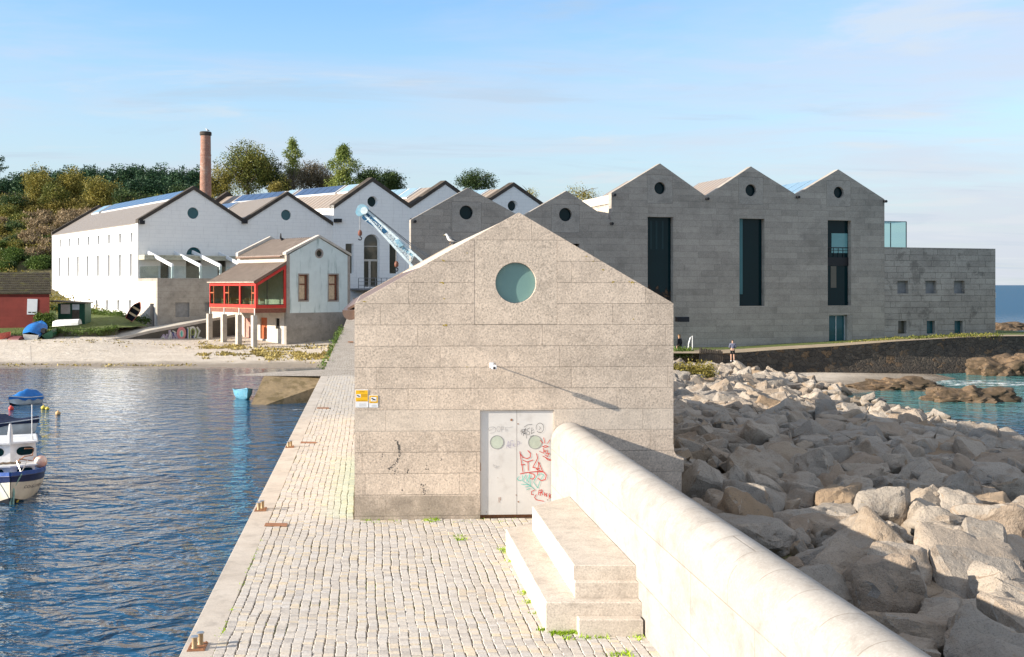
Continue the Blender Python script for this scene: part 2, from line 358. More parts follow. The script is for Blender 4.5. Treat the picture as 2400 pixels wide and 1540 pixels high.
mt['blackgap'] = plain('dark_interior', (.01, .01, .01), .9)
mt['clear'] = thin_glass('clear_pane', (.72, .80, .76), .1)
mt['lantern'] = thin_glass('teal_lantern_glass', (.70, .87, .86), .1)
mt['balustrade'] = thin_glass('balustrade_glass', (.84, .9, .9), .1)
mt['brick'] = stone('chimney_brick', (.36, .17, .115), (.28, .125, .085), .5, 9, 1.2, .9, .3, (.12, .3, .02, 0, .05), (.40, .34, .28), .35, (1.0, .55, .7), (.42, .33, .27), sp_dark=(.14, .08, .06))
mt['concrete'] = stone('board_marked_concrete', (.40, .36, .31), (.33, .295, .25), .2, 20, .6, .9, .2, (.62, 1.6, .012, 0, .3), (.2, .17, .15), .08, (.8, .60, .5), (.15, .13, .11), streak=.3)
mt['concretelight'] = stone('smooth_concrete', (.50, .46, .40), (.44, .40, .34), .2, 25, .8, .9, .2, streak=.15)
mt['darkwall'] = stone('dark_concrete', (.12, .108, .09), (.085, .075, .06), .2, 8, .5, .9, .2, stain=(.9, .58, .5), stainc=(.06, .07, .03))  # very dark concrete with olive stain patches
mt['teal'] = plain('pale_teal_render', (.66, .73, .70), .8, var=.05, scale=1.2, c2=(.14, .24, .215), amt=.85, streak=1, lo=.52, hi=.74)
mt['granitetrim'] = stone('granite_trim', (.40, .35, .30), (.33, .29, .25), .4, 25, 1, .9, .3)
mt['lowwall'] = stone('rough_cast_concrete', (.34, .31, .27), (.28, .255, .22), .25, 18, .7, .9, .3, streak=.3)
mt['palerender'] = stone('cream_render', (.60, .55, .48), (.54, .49, .42), .12, 20, .7, .9, .15, streak=.15)
mt['red'] = plain('red_paint', (.56, .035, .025), .4, var=.1, c2=(.35, .06, .04), scale=2, amt=.25)
mt['rustred'] = plain('rusty_beam', (.19, .06, .035), .7, c2=(.30, .18, .12), scale=4)
mt['orangedoor'] = plain('varnished_orange_door', (.42, .11, .035), .45, c2=(.25, .06, .02), scale=6)
mt['pinkdoor'] = plain('faded_pink_door', (.50, .25, .20), .7, c2=(.3, .12, .1), scale=4)
mt['wood'] = plain('pale_wood', (.62, .44, .24), .5)
mt['curtain'] = plain('tan_window_boarding', (.66, .50, .33), .8, c2=(.38, .28, .18), scale=6)
mt['redpaintwall'] = stone('red_painted_blocks', (.19, .034, .026), (.15, .028, .022), .1, 20, .4, .85, .1, (.95, 1.9, .02, 0, .2), (.20, .03, .022), .12, jamt=.5)
mt['moss'] = stone('mossy_roof_tiles', (.075, .065, .04), (.05, .042, .03), .6, 6, 1.5, 1, .8, (.22, .2, .05, 0, .02), (.012, .01, .008), .5, (2.0, .55, .7), (.10, .095, .03), sp_dark=(.02, .018, .012))
mt['green'] = plain('dark_green_paint', (.012, .085, .045), .6, c2=(.02, .05, .03), scale=3)
mt['rust'] = plain('rusty_steel', (.34, .16, .08), .65, .3, c2=(.18, .075, .04), scale=14, bump=.004)
mt['steel'] = plain('worn_steel', (.60, .58, .55), .3, .9, c2=(.45, .35, .25), scale=20)
mt['brass'] = plain('ochre_worn_metal', (.34, .24, .13), .5, .3, c2=(.25, .14, .06), scale=18)
mt['crane'] = plain('pale_blue_paint', (.25, .46, .56), .4, c2=(.62, .72, .74), scale=5, amt=.5)
mt['cranewhite'] = plain('bleached_crane_paint', (.72, .80, .80), .4, c2=(.45, .6, .65), scale=5)
mt['navy'] = plain('navy_canvas', (.008, .016, .05), .7, c2=(.02, .03, .08), scale=3, bump=.02, bscale=4)
mt['bluetarp'] = plain('bright_blue_tarpaulin', (.01, .16, .48), .55, c2=(.01, .1, .33), scale=4, bump=.03, bscale=5)
mt['whitehull'] = plain('white_hull_paint', (.74, .73, .69), .35, c2=(.55, .5, .42), scale=2.5, amt=.3)
mt['cream'] = plain('cream_hull_paint', (.66, .61, .50), .35, c2=(.5, .43, .32), scale=2.5, amt=.3)
mt['cabin'] = plain('white_cabin_paint', (.74, .73, .72), .35)
mt['navyhull'] = plain('navy_hull_paint', (.012, .02, .07), .3)
mt['royal'] = plain('royal_blue_paint', (.02, .07, .28), .4, c2=(.05, .1, .25), scale=3)
mt['blackhull'] = plain('black_antifouling', (.015, .016, .02), .5)
mt['skyblue'] = plain('light_blue_paint', (.12, .34, .46), .45, c2=(.4, .6, .66), scale=5, amt=.4)
mt['blueinside'] = plain('blue_boat_interior', (.01, .17, .36), .5)
mt['redbuoy'] = plain('red_buoy_plastic', (.62, .07, .05), .4)
mt['pinkbuoy'] = plain('faded_pink_fender', (.75, .42, .32), .4, c2=(.8, .72, .62), scale=2, amt=.9)
mt['yellowbuoy'] = plain('yellow_buoy_plastic', (.66, .52, .06), .5, c2=(.7, .62, .42), scale=6)
mt['orangebuoy'] = plain('sun_bleached_orange_buoy', (.62, .38, .16), .5)
mt['rope'] = plain('green_rope', (.25, .42, .36), .9, c2=(.3, .28, .2), scale=12)
mt['brownrope'] = plain('brown_rope', (.26, .19, .13), .9, scale=12)
mt['maroon'] = plain('maroon_hull_paint', (.13, .035, .035), .5, c2=(.2, .06, .05), scale=4)
mt['redhull'] = plain('red_hull_paint', (.50, .09, .06), .45, c2=(.6, .3, .25), scale=4)
mt['greenhull'] = plain('bottle_green_paint', (.015, .075, .035), .4, c2=(.03, .12, .06), scale=4)
mt['black'] = plain('black_plastic', (.012, .012, .014), .5)
mt['white'] = plain('white_plastic', (.78, .78, .78), .45, var=.04)
mt['dirtywhite'] = plain('scratched_white_metal', (.64, .615, .58), .55, var=.05, scale=1.2, c2=(.44, .40, .36), amt=.5, lo=.5, hi=.75)
mt['signyellow'] = plain('sign_yellow', (.85, .48, .015), .4, var=.03)
mt['signtext'] = plain('sign_dark_lettering', (.35, .17, .01), .5, var=.02)
mt['grey'] = plain('grey_metal', (.22, .22, .22), .5)
mt['inkblack'] = plain('black_marker', (.05, .05, .06), .7)
mt['inkgrey'] = plain('faded_grey_marker', (.34, .33, .33), .7)
mt['inkviolet'] = plain('violet_marker', (.30, .27, .42), .7)
mt['inkred'] = plain('red_spray_paint', (.58, .045, .03), .6)
mt['inkteal'] = plain('teal_spray_paint', (.10, .50, .42), .6)
mt['inkpink'] = plain('pink_spray_paint', (.62, .25, .25), .7)
mt['inkpale'] = plain('pale_spray_paint', (.55, .56, .50), .7)
mt['inklilac'] = plain('lilac_spray_paint', (.35, .30, .38), .7)
mt['inkgreen'] = plain('olive_spray_paint', (.22, .26, .09), .7)
mt['mossgreen'] = leafm('joint_weeds', [(.10, .16, .01), (.2, .3, .02), (.3, .42, .03)])
mt['skin'] = plain('skin', (.55, .33, .23), .6, var=.05)
mt['hair'] = plain('dark_hair', (.03, .02, .015), .7)
mt['blonde'] = plain('brown_blonde_hair', (.22, .13, .06), .7)
mt['hoodie'] = plain('grey_blue_jacket', (.13, .14, .20), .9, c2=(.09, .1, .15), scale=6)
mt['darkcloth'] = plain('black_cloth', (.01, .011, .015), .9)
mt['bark'] = plain('bark', (.10, .08, .06), .95, c2=(.18, .15, .12), scale=3)
mt['guano'] = plain('pale_feathers', (.80, .79, .77), .7, var=.03)
mt['wing'] = plain('grey_feathers', (.12, .13, .14), .7)
# cobbles: each stone has its own tone; green lens-flare patch painted in by the shed wall
m, nt, b = newmat('granite_setts'); g = nd(nt, 'ShaderNodeNewGeometry'); oc = nd(nt, 'ShaderNodeTexCoord').outputs['Object']
r = nd(nt, 'ShaderNodeValToRGB', {0: g.outputs['Random Per Island']}); e = r.color_ramp.elements
e[0].color = (.43, .395, .36, 1); e[1].color = (.60, .52, .42, 1); x = e.new(.45); x.color = (.55, .50, .44, 1); x = e.new(.75); x.color = (.52, .49, .46, 1); x = e.new(.9); x.color = (.58, .49, .36, 1)
col = mixc(nt, mapr(nt, nz(nt, oc, 60, 3, .7), .5, .7, 0, .35), r.outputs[0], (.27, .245, .22))
col = mixc(nt, mapr(nt, nz(nt, mapping(nt, oc, (.6, .25, 1)), 1.5, 5), .5, .72, 0, .28), col, (.40, .34, .27))
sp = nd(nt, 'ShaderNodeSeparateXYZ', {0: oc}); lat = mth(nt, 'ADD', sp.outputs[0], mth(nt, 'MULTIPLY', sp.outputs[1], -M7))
flare_tint = mth(nt, 'MULTIPLY', mth(nt, 'MULTIPLY', mapr(nt, lat, -1.3, -.32), mapr(nt, lat, -.2, -.3)), mth(nt, 'MULTIPLY', mapr(nt, sp.outputs[1], 34, 31), mapr(nt, sp.outputs[1], 23.6, 24.4)))
col = mixc(nt, mth(nt, 'MULTIPLY', flare_tint, .32), col, (.36, .56, .34))
nt.links.new(col, b.inputs['Base Color']); b.inputs['Roughness'].default_value = .85; b.inputs['Specular IOR Level'].default_value = .2
bp = nd(nt, 'ShaderNodeBump', {'Strength': .7, 'Distance': .01, 'Height': nz(nt, oc, 22, 4)}); nt.links.new(bp.outputs[0], b.inputs['Normal'])
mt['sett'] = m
mt['settfar'] = stone('granite_setts_far', (.50, .45, .39), (.46, .41, .35), .3, 20, .6, .9, .5, (.148, .16, .03, 0, .1), (.20, .16, .12), .3)
m, nt, b = newmat('sandy_joint_soil'); oc = nd(nt, 'ShaderNodeTexCoord').outputs['Object']
col = mixc(nt, mapr(nt, nz(nt, oc, .9, 5, .6), .48, .62), (.27, .22, .165), (.17, .19, .06))
nt.links.new(col, b.inputs['Base Color']); b.inputs['Roughness'].default_value = 1; mt['soil'] = m
# boulders
m, nt, b = newmat('granite_boulder'); g = nd(nt, 'ShaderNodeNewGeometry'); oi = nd(nt, 'ShaderNodeObjectInfo'); oc = nd(nt, 'ShaderNodeTexCoord').outputs['Object']
f = mth(nt, 'FRACT', mth(nt, 'ADD', g.outputs['Random Per Island'], oi.outputs['Random']))
r = nd(nt, 'ShaderNodeValToRGB', {0: f}); e = r.color_ramp.elements
e[0].color = (.29, .265, .235, 1); e[1].color = (.35, .25, .16, 1)
for p_, c_ in ((.2, (.45, .395, .335)), (.4, (.36, .32, .275)), (.6, (.47, .405, .335)), (.75, (.37, .29, .22)), (.88, (.42, .355, .285))): x = e.new(p_); x.color = c4(c_)
wp = nd(nt, 'ShaderNodeNewGeometry').outputs['Position']
col = mixc(nt, mapr(nt, nz(nt, wp, 1.3, 6, .65), .48, .66, 0, .6), r.outputs[0], (.27, .20, .14))
col = mixc(nt, mapr(nt, nz(nt, wp, 34, 3, .7), .5, .68, 0, .5), col, (.15, .135, .12))
col = mixc(nt, mapr(nt, nz(nt, wp, 4.5, 6, .7), .58, .7, 0, .4), col, (.16, .14, .12))
col = mixc(nt, mapr(nt, nz(nt, wp, 7, 5, .7), .66, .72, 0, .6), col, (.32, .22, .06))
wz = nd(nt, 'ShaderNodeSeparateXYZ', {0: wp}).outputs[2]
col = mixc(nt, mapr(nt, mth(nt, 'ADD', wz, mth(nt, 'MULTIPLY', nz(nt, wp, 2, 3), .3)), -.75, -1.1, 0, .7), col, (.10, .075, .045))
col = mixc(nt, 1.0, col, (.94, .93, .91), 'MULTIPLY')
nt.links.new(col, b.inputs['Base Color']); b.inputs['Roughness'].default_value = .88; b.inputs['Specular IOR Level'].default_value = .25
hh = mth(nt, 'ADD', mth(nt, 'MULTIPLY', nz(nt, wp, 5, 6, .65), .09), mth(nt, 'MULTIPLY', nz(nt, wp, 40, 3, .7), .012))
bp = nd(nt, 'ShaderNodeBump', {'Strength': .8, 'Distance': 1.3, 'Height': hh}); nt.links.new(bp.outputs[0], b.inputs['Normal'])
mt['rock'] = m
mt['shorerock'] = stone('ochre_shore_rock', (.165, .11, .065), (.115, .08, .05), .5, 6, .8, .8, 1.2, stain=(1.2, .48, .8), stainc=(.07, .05, .03))
mt['rubble'] = None
m, nt, b = newmat('rubble_seawall'); oc = nd(nt, 'ShaderNodeTexCoord').outputs['Object']
vo = nd(nt, 'ShaderNodeTexVoronoi', {'Vector': nd(nt, 'ShaderNodeVectorMath', {0: mapping(nt, oc, (1, 1, 1.5)), 1: nd(nt, 'ShaderNodeTexNoise', {'Vector': oc, 'Scale': 1.2}).outputs[1]}, operation='ADD').outputs[0], 'Scale': 2.3}, feature='DISTANCE_TO_EDGE')
vc = nd(nt, 'ShaderNodeTexVoronoi', {'Vector': nd(nt, 'ShaderNodeVectorMath', {0: mapping(nt, oc, (1, 1, 1.5)), 1: nd(nt, 'ShaderNodeTexNoise', {'Vector': oc, 'Scale': 1.2}).outputs[1]}, operation='ADD').outputs[0], 'Scale': 2.3})
bw = nd(nt, 'ShaderNodeSeparateXYZ', {0: vc.outputs['Color']})
col = mixc(nt, bw.outputs[0], (.06, .048, .036), (.115, .092, .066)); col = mixc(nt, mapr(nt, bw.outputs[1], .8, .95, 0, .7), col, (.22, .13, .06))
col = mixc(nt, mapr(nt, vo.outputs[0], .0, .06, .35, 0), col, (.085, .075, .06))
col = mixc(nt, mapr(nt, nz(nt, oc, 1.6, 6), .5, .7, 0, .6), col, (.03, .027, .022))
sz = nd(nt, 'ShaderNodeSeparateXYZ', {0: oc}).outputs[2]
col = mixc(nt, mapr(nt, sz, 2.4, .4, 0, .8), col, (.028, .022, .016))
nt.links.new(col, b.inputs['Base Color']); b.inputs['Roughness'].default_value = .95
bp = nd(nt, 'ShaderNodeBump', {'Strength': 1, 'Distance': .06, 'Height': mth(nt, 'ADD', mapr(nt, vo.outputs[0], 0, .15), nz(nt, oc, 5, 5))}); nt.links.new(bp.outputs[0], b.inputs['Normal'])
mt['rubble'] = m
# sand, grass, scrub ground
m, nt, b = newmat('beach_sand'); wp = nd(nt, 'ShaderNodeNewGeometry').outputs['Position']; z = nd(nt, 'ShaderNodeSeparateXYZ', {0: wp}).outputs[2]
n = nz(nt, wp, .5, 7, .65)
col = mixc(nt, mapr(nt, n, .35, .65), (.52, .45, .365), (.61, .54, .45))
col = mixc(nt, mapr(nt, nz(nt, wp, 9, 5, .7), .5, .7, 0, .4), col, (.38, .31, .24))
col = mixc(nt, mapr(nt, nz(nt, mapping(nt, wp, (.35, 1.1, 1)), 1.2, 7, .7), .60, .68, 0, .7), col, (.24, .17, .08))
col = mixc(nt, mapr(nt, mth(nt, 'ADD', z, mth(nt, 'MULTIPLY', n, .15)), -.98, -1.15), col, (.27, .225, .175))
nt.links.new(col, b.inputs['Base Color']); nt.links.new(mapr(nt, z, -1.27, -1.33, .9, .15), b.inputs['Roughness'])
bp = nd(nt, 'ShaderNodeBump', {'Strength': 1, 'Distance': .12, 'Height': nz(nt, wp, 2.2, 6, .65)}); nt.links.new(bp.outputs[0], b.inputs['Normal'])
mt['sand'] = m
mt['turf'] = plain('short_turf', (.10, .13, .025), 1, c2=(.045, .065, .015), scale=1.5, amt=.8, bump=.15, bscale=4)
mt['track'] = plain('dirt_path', (.33, .26, .18), 1, c2=(.22, .19, .1), scale=1.2, bump=.03)
mt['hill'] = plain('scrub_ground', (.09, .085, .03), 1, c2=(.16, .11, .06), scale=.12, amt=.8, bump=.5, bscale=1)
mt['seaweed'] = leafm('dry_seaweed', [(.08, .06, .02), (.19, .15, .045), (.30, .24, .09)], .05)
# sea
m, nt, b = newmat('sea_water'); wp = nd(nt, 'ShaderNodeNewGeometry').outputs['Position']; sp = nd(nt, 'ShaderNodeSeparateXYZ', {0: wp})
X, Y_ = sp.outputs[0], sp.outputs[1]
cove = mth(nt, 'MULTIPLY', mapr(nt, X, 8, 14), mth(nt, 'MULTIPLY', mapr(nt, mth(nt, 'ADD', Y_, mth(nt, 'MULTIPLY', nz(nt, wp, .12, 4), 14)), 54, 66), mapr(nt, Y_, 100, 84)))
far = mapr(nt, Y_, 90, 400)
col = mixc(nt, cove, (.006, .055, .12), (.05, .17, .17)); col = mixc(nt, far, col, (.03, .10, .20)); nt.links.new(mapr(nt, Y_, 60, 300, .5, .03), b.inputs['Specular IOR Level'])
shal = mth(nt, 'MULTIPLY', mapr(nt, X, 10, 0), mapr(nt, Y_, 76, 84)); col = mixc(nt, mth(nt, 'MULTIPLY', shal, .6), col, (.12, .12, .10))
fo = nz(nt, mapping(nt, wp, (.55, 1.6, 1), (0, 0, .1)), 1.3, 9, .75)
# breaking wash on the rocks of the cove, at the slipway foot and on the reef out at sea
m1 = mth(nt, 'MULTIPLY', mth(nt, 'MULTIPLY', mapr(nt, X, 21, 25), mapr(nt, X, 40, 34)), mth(nt, 'MULTIPLY', mapr(nt, Y_, 68.5, 71.5), mapr(nt, Y_, 77, 73)))
m2 = mth(nt, 'MULTIPLY', mapr(nt, mth(nt, 'ABSOLUTE', mth(nt, 'SUBTRACT', Y_, mth(nt, 'ADD', mth(nt, 'MULTIPLY', X, .17), 58.8))), .5, .05), mth(nt, 'MULTIPLY', mapr(nt, X, -17, -14.5), mapr(nt, X, -9.5, -10.5)))
m3 = mth(nt, 'MULTIPLY', mth(nt, 'MULTIPLY', mapr(nt, X, 68, 74), mapr(nt, X, 110, 95)), mth(nt, 'MULTIPLY', mapr(nt, Y_, 146, 154), mapr(nt, Y_, 172, 164)))
fm = mth(nt, 'ADD', mth(nt, 'ADD', mth(nt, 'MULTIPLY', m1, .6), mth(nt, 'MULTIPLY', m2, .5)), m3)
foam = mapr(nt, mth(nt, 'ADD', fo, mth(nt, 'MULTIPLY', fm, .22)), .64, .72)
foam = mth(nt, 'MULTIPLY', foam, mapr(nt, fm, .1, .5))
edge2 = mapr(nt, nz(nt, mapping(nt, wp, (1.2, 2.2, 1)), 2.2, 8, .75), .70, .76, 0, .5)
foam = mth(nt, 'MAXIMUM', foam, mth(nt, 'MULTIPLY', edge2, mapr(nt, far, .9, 1, 1, 0)))
col = mixc(nt, foam, col, (.85, .87, .88))
nt.links.new(col, b.inputs['Base Color']); b.inputs['IOR'].default_value = 1.33
nt.links.new(mapr(nt, foam, 0, 1, .045, .8), b.inputs['Roughness'])
w1 = nz(nt, mapping(nt, wp, (1.05, 1.45, 1), (0, 0, .25)), 1.15, 3, .5, .4)
w2 = nz(nt, mapping(nt, wp, (.95, 1.2, 1), (0, 0, -.2)), .45, 3, .5, .3)
w3 = nz(nt, mapping(nt, wp, (1, 1.6, 1), (0, 0, .1)), 4.5, 2, .5)
calm = mth(nt, 'MULTIPLY', mapr(nt, X, 4, -6), mapr(nt, Y_, 24, 62, 0, .78)); amp = mth(nt, 'SUBTRACT', 1.0, calm)
hgt = mth(nt, 'MULTIPLY', mth(nt, 'ADD', mth(nt, 'ADD', mth(nt, 'MULTIPLY', w1, .40), mth(nt, 'MULTIPLY', w2, .28)), mth(nt, 'MULTIPLY', w3, .035)), amp)
bp = nd(nt, 'ShaderNodeBump', {'Strength': 1, 'Distance': 1.0, 'Height': hgt}); nt.links.new(bp.outputs[0], b.inputs['Normal'])
df = nd(nt, 'ShaderNodeBsdfDiffuse', {'Color': mixc(nt, foam, (.03, .105, .19), (.8, .82, .85))}); mx = nd(nt, 'ShaderNodeMixShader', {0: mapr(nt, Y_, 80, 260, 0, .8), 1: b.outputs[0], 2: df.outputs[0]}); nt.links.new(mx.outputs[0], nt.nodes['Material Output'].inputs[0])
mt['sea'] = m
# ================================================================== SEA, QUAY
def grid_mesh(name, xs, ys, fn, mat, kind='structure', smooth=True):
    V = [(x, y, fn(x, y)) for y in ys for x in xs]; n = len(xs)
    Fc = [(j*n+i, j*n+i+1, (j+1)*n+i+1, (j+1)*n+i) for j in range(len(ys)-1) for i in range(n-1)]
    me = bpy.data.meshes.new(name); me.from_pydata(V, [], Fc); me.materials.append(mat)
    if smooth: me.polygons.foreach_set('use_smooth', [True]*len(Fc))
    o = link(bpy.data.objects.new(name, me)); o['kind'] = kind; return o
SEA = -1.35
grid_mesh('sea', [-20000, -120, 120, 20000], [-60, 100, 1000, 40000], lambda x, y: SEA, mt['sea'], smooth=False)
def TQ(L, y, z): return (L+M7*y, y, z)
def qz(Y): return 0.0 if Y < 66 else (Y-66)*.055
def qL(Y): return float(np.interp(Y, [0, 66, 80, 90, 108, 130], [-2.53, -2.53, -2.25, -2.0, -1.75, -1.6]))
mb = MB(TQ)
mb.ext([(-2.50, -4), (8.5, -4), (8.5, -.3), (4.8, -.022), (-2.50, -.022)], -6, 66)
build(mb, 'quay', mt['soil'], kind='structure')
# kerb stones along the water
mb = MB(TQ); y = -4.0; r_ = random.Random(3)
while y < 61.2:
    l = 1.9+r_.random()*.5; y2 = min(y+l, 61.4)
    mb.bbox(-2.53, -2.08, y+.004, y2-.004, -.45, 0, .008); y = y2
build(mb, 'quay_kerb', mt['kerb'], kind='structure')
mb = MB(TQ); mb.ext([(-2.52, -3), (-2.2, -3), (-2.2, -.46), (-2.52, -.46)], -4, 66)
build(mb, 'quay_wall_face', mt['darkwall'], kind='structure')
# setts, each modelled
def setts(rng, rows, y0f, y1f, seed):
    V = []; Fc = []
    R = random.Random(seed)
    for L0, L1 in rows:
        w0 = L1-L0; y = y0f((L0+L1)/2)+R.random()*.1; yend = y1f((L0+L1)/2)
        while y < yend:
            l = R.uniform(.075, .125); yy = y+l
            if yy > yend: break
            def wob(L, Y): return .010*math.sin(Y*.9+L*1.1)+.005*math.sin(Y*3.1+L*5)+.026*noise.noise(Vector((L*2, Y*1.5, 0)))
            g = .003+R.random()**2*.009; gy = .0025+R.random()*.004
            zt = R.uniform(-.004, .005)+.006*noise.noise(Vector((L0*.8, y*.8, 4))); tl = R.uniform(-.003, .003)
            cx = wob(L0, y); j = [R.uniform(-.005, .005) for _ in range(8)]
            lo = [(L0+g+cx+j[0], y+gy), (L1-g+cx+j[1], y+gy), (L1-g+cx+j[2], yy-gy), (L0+g+cx+j[3], yy-gy)]
            i0 = len(V); e = .010; ey = .006
            for (p, q) in lo: V.append(TQ(p, q, -.05))
            for (p, q) in lo: V.append(TQ(p, q, zt-.006))
            tops = [(lo[0][0]+e, lo[0][1]+ey), (lo[1][0]-e, lo[1][1]+ey), (lo[2][0]-e, lo[2][1]-ey), (lo[3][0]+e, lo[3][1]-ey)]
            for k, (p, q) in enumerate(tops): V.append(TQ(p, q, zt+(tl if k in (0, 3) else -tl)))
            for k in range(4):
                n = (k+1) % 4; Fc.append((i0+k, i0+n, i0+4+n, i0+4+k)); Fc.append((i0+4+k, i0+4+n, i0+8+n, i0+8+k))
            Fc.append((i0+8, i0+9, i0+10, i0+11)); y = yy
    return V, Fc
rows = [(-2.075+.148*i, -2.075+.148*(i+1)) for i in range(41)]
FX = lambda L: 23.85+(L+.264)*.0508-.02
V, Fc = setts(None, rows, lambda L: 12.5, lambda L: (FX(L) if L > -.28 else 62.0) if L < 3.96 else 0, 11)
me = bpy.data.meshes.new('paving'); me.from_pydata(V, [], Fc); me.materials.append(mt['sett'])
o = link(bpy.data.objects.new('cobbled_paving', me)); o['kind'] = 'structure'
# farther on: the same setts as a sheet, rising to the buildings, with the cobbled spur above the slipway
mb = MB(TQ); ys = [61.4, 66, 72, 80, 90, 100, 108, 118, 130]
for y0, y1 in zip(ys, ys[1:]):
    mb.face([(qL(y0), y0, qz(y0)-.002), (8.5, y0, qz(y0)-.002), (8.5, y1, qz(y1)-.002), (qL(y1), y1, qz(y1)-.002)], 2)
    mb.face([(qL(y0), y0, -3), (qL(y0), y0, qz(y0)), (qL(y1), y1, qz(y1)), (qL(y1), y1, -3)])
build(mb, 'upper_paving', mt['settfar'], kind='structure')
mb = MB(TQ); mb.box(-.26, 6.6, 42.6, 66, -.05, -.004); build(mb, 'yard_paving', mt['settfar'], kind='structure')
# spur and slipway
sl = [G(622, 861, -.02), G(765, 861, -.02)]
mb = MB()
ft = [(-13.55, 61.1), (-10.0, 61.1)]
mb.sheetxy([(-15.6, 62.2, -.03), (-10.2, 61.6, -.02), (-9.8, 67.5, -.02), (-15.4, 72, -.6)])
build(mb, 'cobbled_spur', mt['settfar'], kind='structure')
mb = MB()
top = [G(615, 863, -.035), G(760, 863, -.035)]; bot = [G(582, 958, -1.5), G(712, 958, -1.5)]
tl = (-13.75, 62.0, -.04); tr = (-10.1, 62.0, -.04); bl = (bot[0][0], bot[0][1], -1.62); br = (-9.6, bot[0][1]+2.5, -1.62)
mb.hexa([(bl[0], bl[1], -3), (br[0]+1, br[1], -3), (tr[0]+1, tr[1], -3), (tl[0], tl[1], -3)], [bl, (br[0]+1, br[1], br[2]), (tr[0]+1, tr[1], tr[2]), tl])
mt['slip'] = stone('weedy_slipway_concrete', (.27, .20, .115), (.20, .15, .085), .25, 6, .6, .7, .6, stain=(1.3, .52, .6), stainc=(.10, .075, .03))
build(mb, 'slipway', mt['slip'], kind='structure')
# rusty plates let into the paving
for i, (x, y, w, lab) in enumerate([(647, 1231, .47, 'rusty steel plate in the setts beside the small shed corner'), (723, 1038, .50, 'rusty steel plate in the setts just past the third bollard'),
        (757, 957, .50, 'thin rusty strip across the setts level with the yellow signs'), (789, 861, .46, 'rusty strip across the setts at the head of the slipway'), (822, 801, .4, 'farthest rusty strip across the rising paving')]):
    p = G(x, y, 0 if y > 850 else .9); mb = MB(lambda a, b, z, p=p: (p[0]+a+M7*b, p[1]+b-.06*a, p[2]+z))
    mb.bbox(-w/2, w/2, -.13 if i < 2 else -.18, .13 if i < 2 else .18, .004 if i < 4 else -.04, .022, .006)
    build(mb, 'cover_plate', mt['rust'], label=lab, cat='steel plate', group='rusty plates in the paving', origin=p)
# ================================================================== SHED
sh = Fr((-3.355, 23.85), (6.845, .35), (M7, 1)); LEN = 18.6
shed = thing('stone_shed', 'granite gabled shed with a round window and a graffitied white double door, on the quay', 'shed', (-.0, 24.0, 0))
aR, zR = sh.p(1578, 711); aP, zP = sh.p(1216, 498); zL = 4.6; aR = 6.854
pl = [(aR, 1.55), (aR+.02, 1.40), (aR+.07, 1.31), (aR+.14, 1.27), (aR+.225, 1.25), (aR+.225, .96), (aR+.18, .95), (aR+.18, -1.2)]
outl = [(0, -.045), (aR+.18, -.045)] ; outl = [(0, -.045)]+[(aR+.18, -.045)]+pl[::-1][1:]+[(aR, zR), (aP, zP), (0, zL)]
sq = sh.rect(1112, 562, 1306, 760); door = sh.rect(1125, 962, 1298, 1214); door[0] = (door[0][0], -.045); door[1] = (door[1][0], -.045)
n_out = [(0, -.045), (door[0][0], -.045), door[3], door[2], (door[1][0], -.045)]+outl[1:]
mb = MB(sh); mb.ext(n_out, 0, .5, [sq]); build(mb, 'front_wall', mt['facade'], shed)
ci = sh.circ(1209, 663, 48, 48); e = .005
sq2 = [(sq[0][0]+e, sq[0][1]+e), (sq[1][0]-e, sq[1][1]+e), (sq[2][0]-e, sq[2][1]-e), (sq[3][0]+e, sq[3][1]-e)]
mb = MB(sh); mb.ext(sq2, .002, .45, [ci]); build(mb, 'window_surround', mt['panel'], shed)
cx, cz = sh.p(1209, 663); R_ = abs(ci[0][0]-cx)
win = build((lambda m_: (m_.ext([(cx+(p[0]-cx)*1.02, cz+(p[1]-cz)*1.02) for p in ci], .10, .12), m_)[1])(MB(sh)), 'round_window', mt['porthole'], shed)
mb = MB(sh); rin = [(cx+(p[0]-cx)*.975, cz+(p[1]-cz)*.975) for p in ci]; mb.ext(ci, .085, .13, [rin]); build(mb, 'window_rim', mt['grey'], win)
# side walls, back gable, roof
mb = MB(sh); mb.ext([(0, -.04), (.3, -.04), (.3, zL), (0, zL)], .5, LEN-.5); build(mb, 'side_wall', mt['facade'], shed)
mb = MB(sh); mb.ext([(aR-.3, -1.2)]+[pl[-1]]+pl[::-1][1:]+[(aR, zR), (aR-.3, zR)], .5, LEN-.5); mb.ext([(aR-.3, -1.3), (aR+.18, -1.3), (aR+.18, -.045), (aR-.3, -.045)], -.0, .5)
build(mb, 'side_wall', mt['facade'], shed)
mb = MB(sh); mb.ext([(0, -.045), (aR, -.045), (aR, zR), (aP, zP), (0, zL)], LEN-.5, LEN); build(mb, 'back_wall', mt['facade'], shed)
def lerp2(p, q, t): return (p[0]+(q[0]-p[0])*t, p[1]+(q[1]-p[1])*t)
El, Er, Pk = (-.16, zL-.10), (aR+.16, zR-.10), (aP, zP)
mb = MB(sh)
for E in (El, Er):
    q0 = lerp2(E, Pk, 0); q1 = lerp2((E[0], E[1]), (Pk[0], Pk[1]-.08), .5)
    mb.ext([(q0[0], q0[1]-.06), (q1[0], q1[1]-.06), (q1[0], q1[1]), (q0[0], q0[1])], .62, LEN-.42)
build(mb, 'metal_roof', mt['browngutter'], shed)
mb = MB(sh)
for E in (El, Er):
    q1 = lerp2(E, (Pk[0], Pk[1]-.03), .48)
    mb.ext([(q1[0], q1[1]-.10), (Pk[0], Pk[1]-.13), (Pk[0], Pk[1]-.03), (q1[0], q1[1])], .5, LEN-.5)
build(mb, 'stone_ridge_slabs', mt['coping'], shed)
mb = MB(sh)
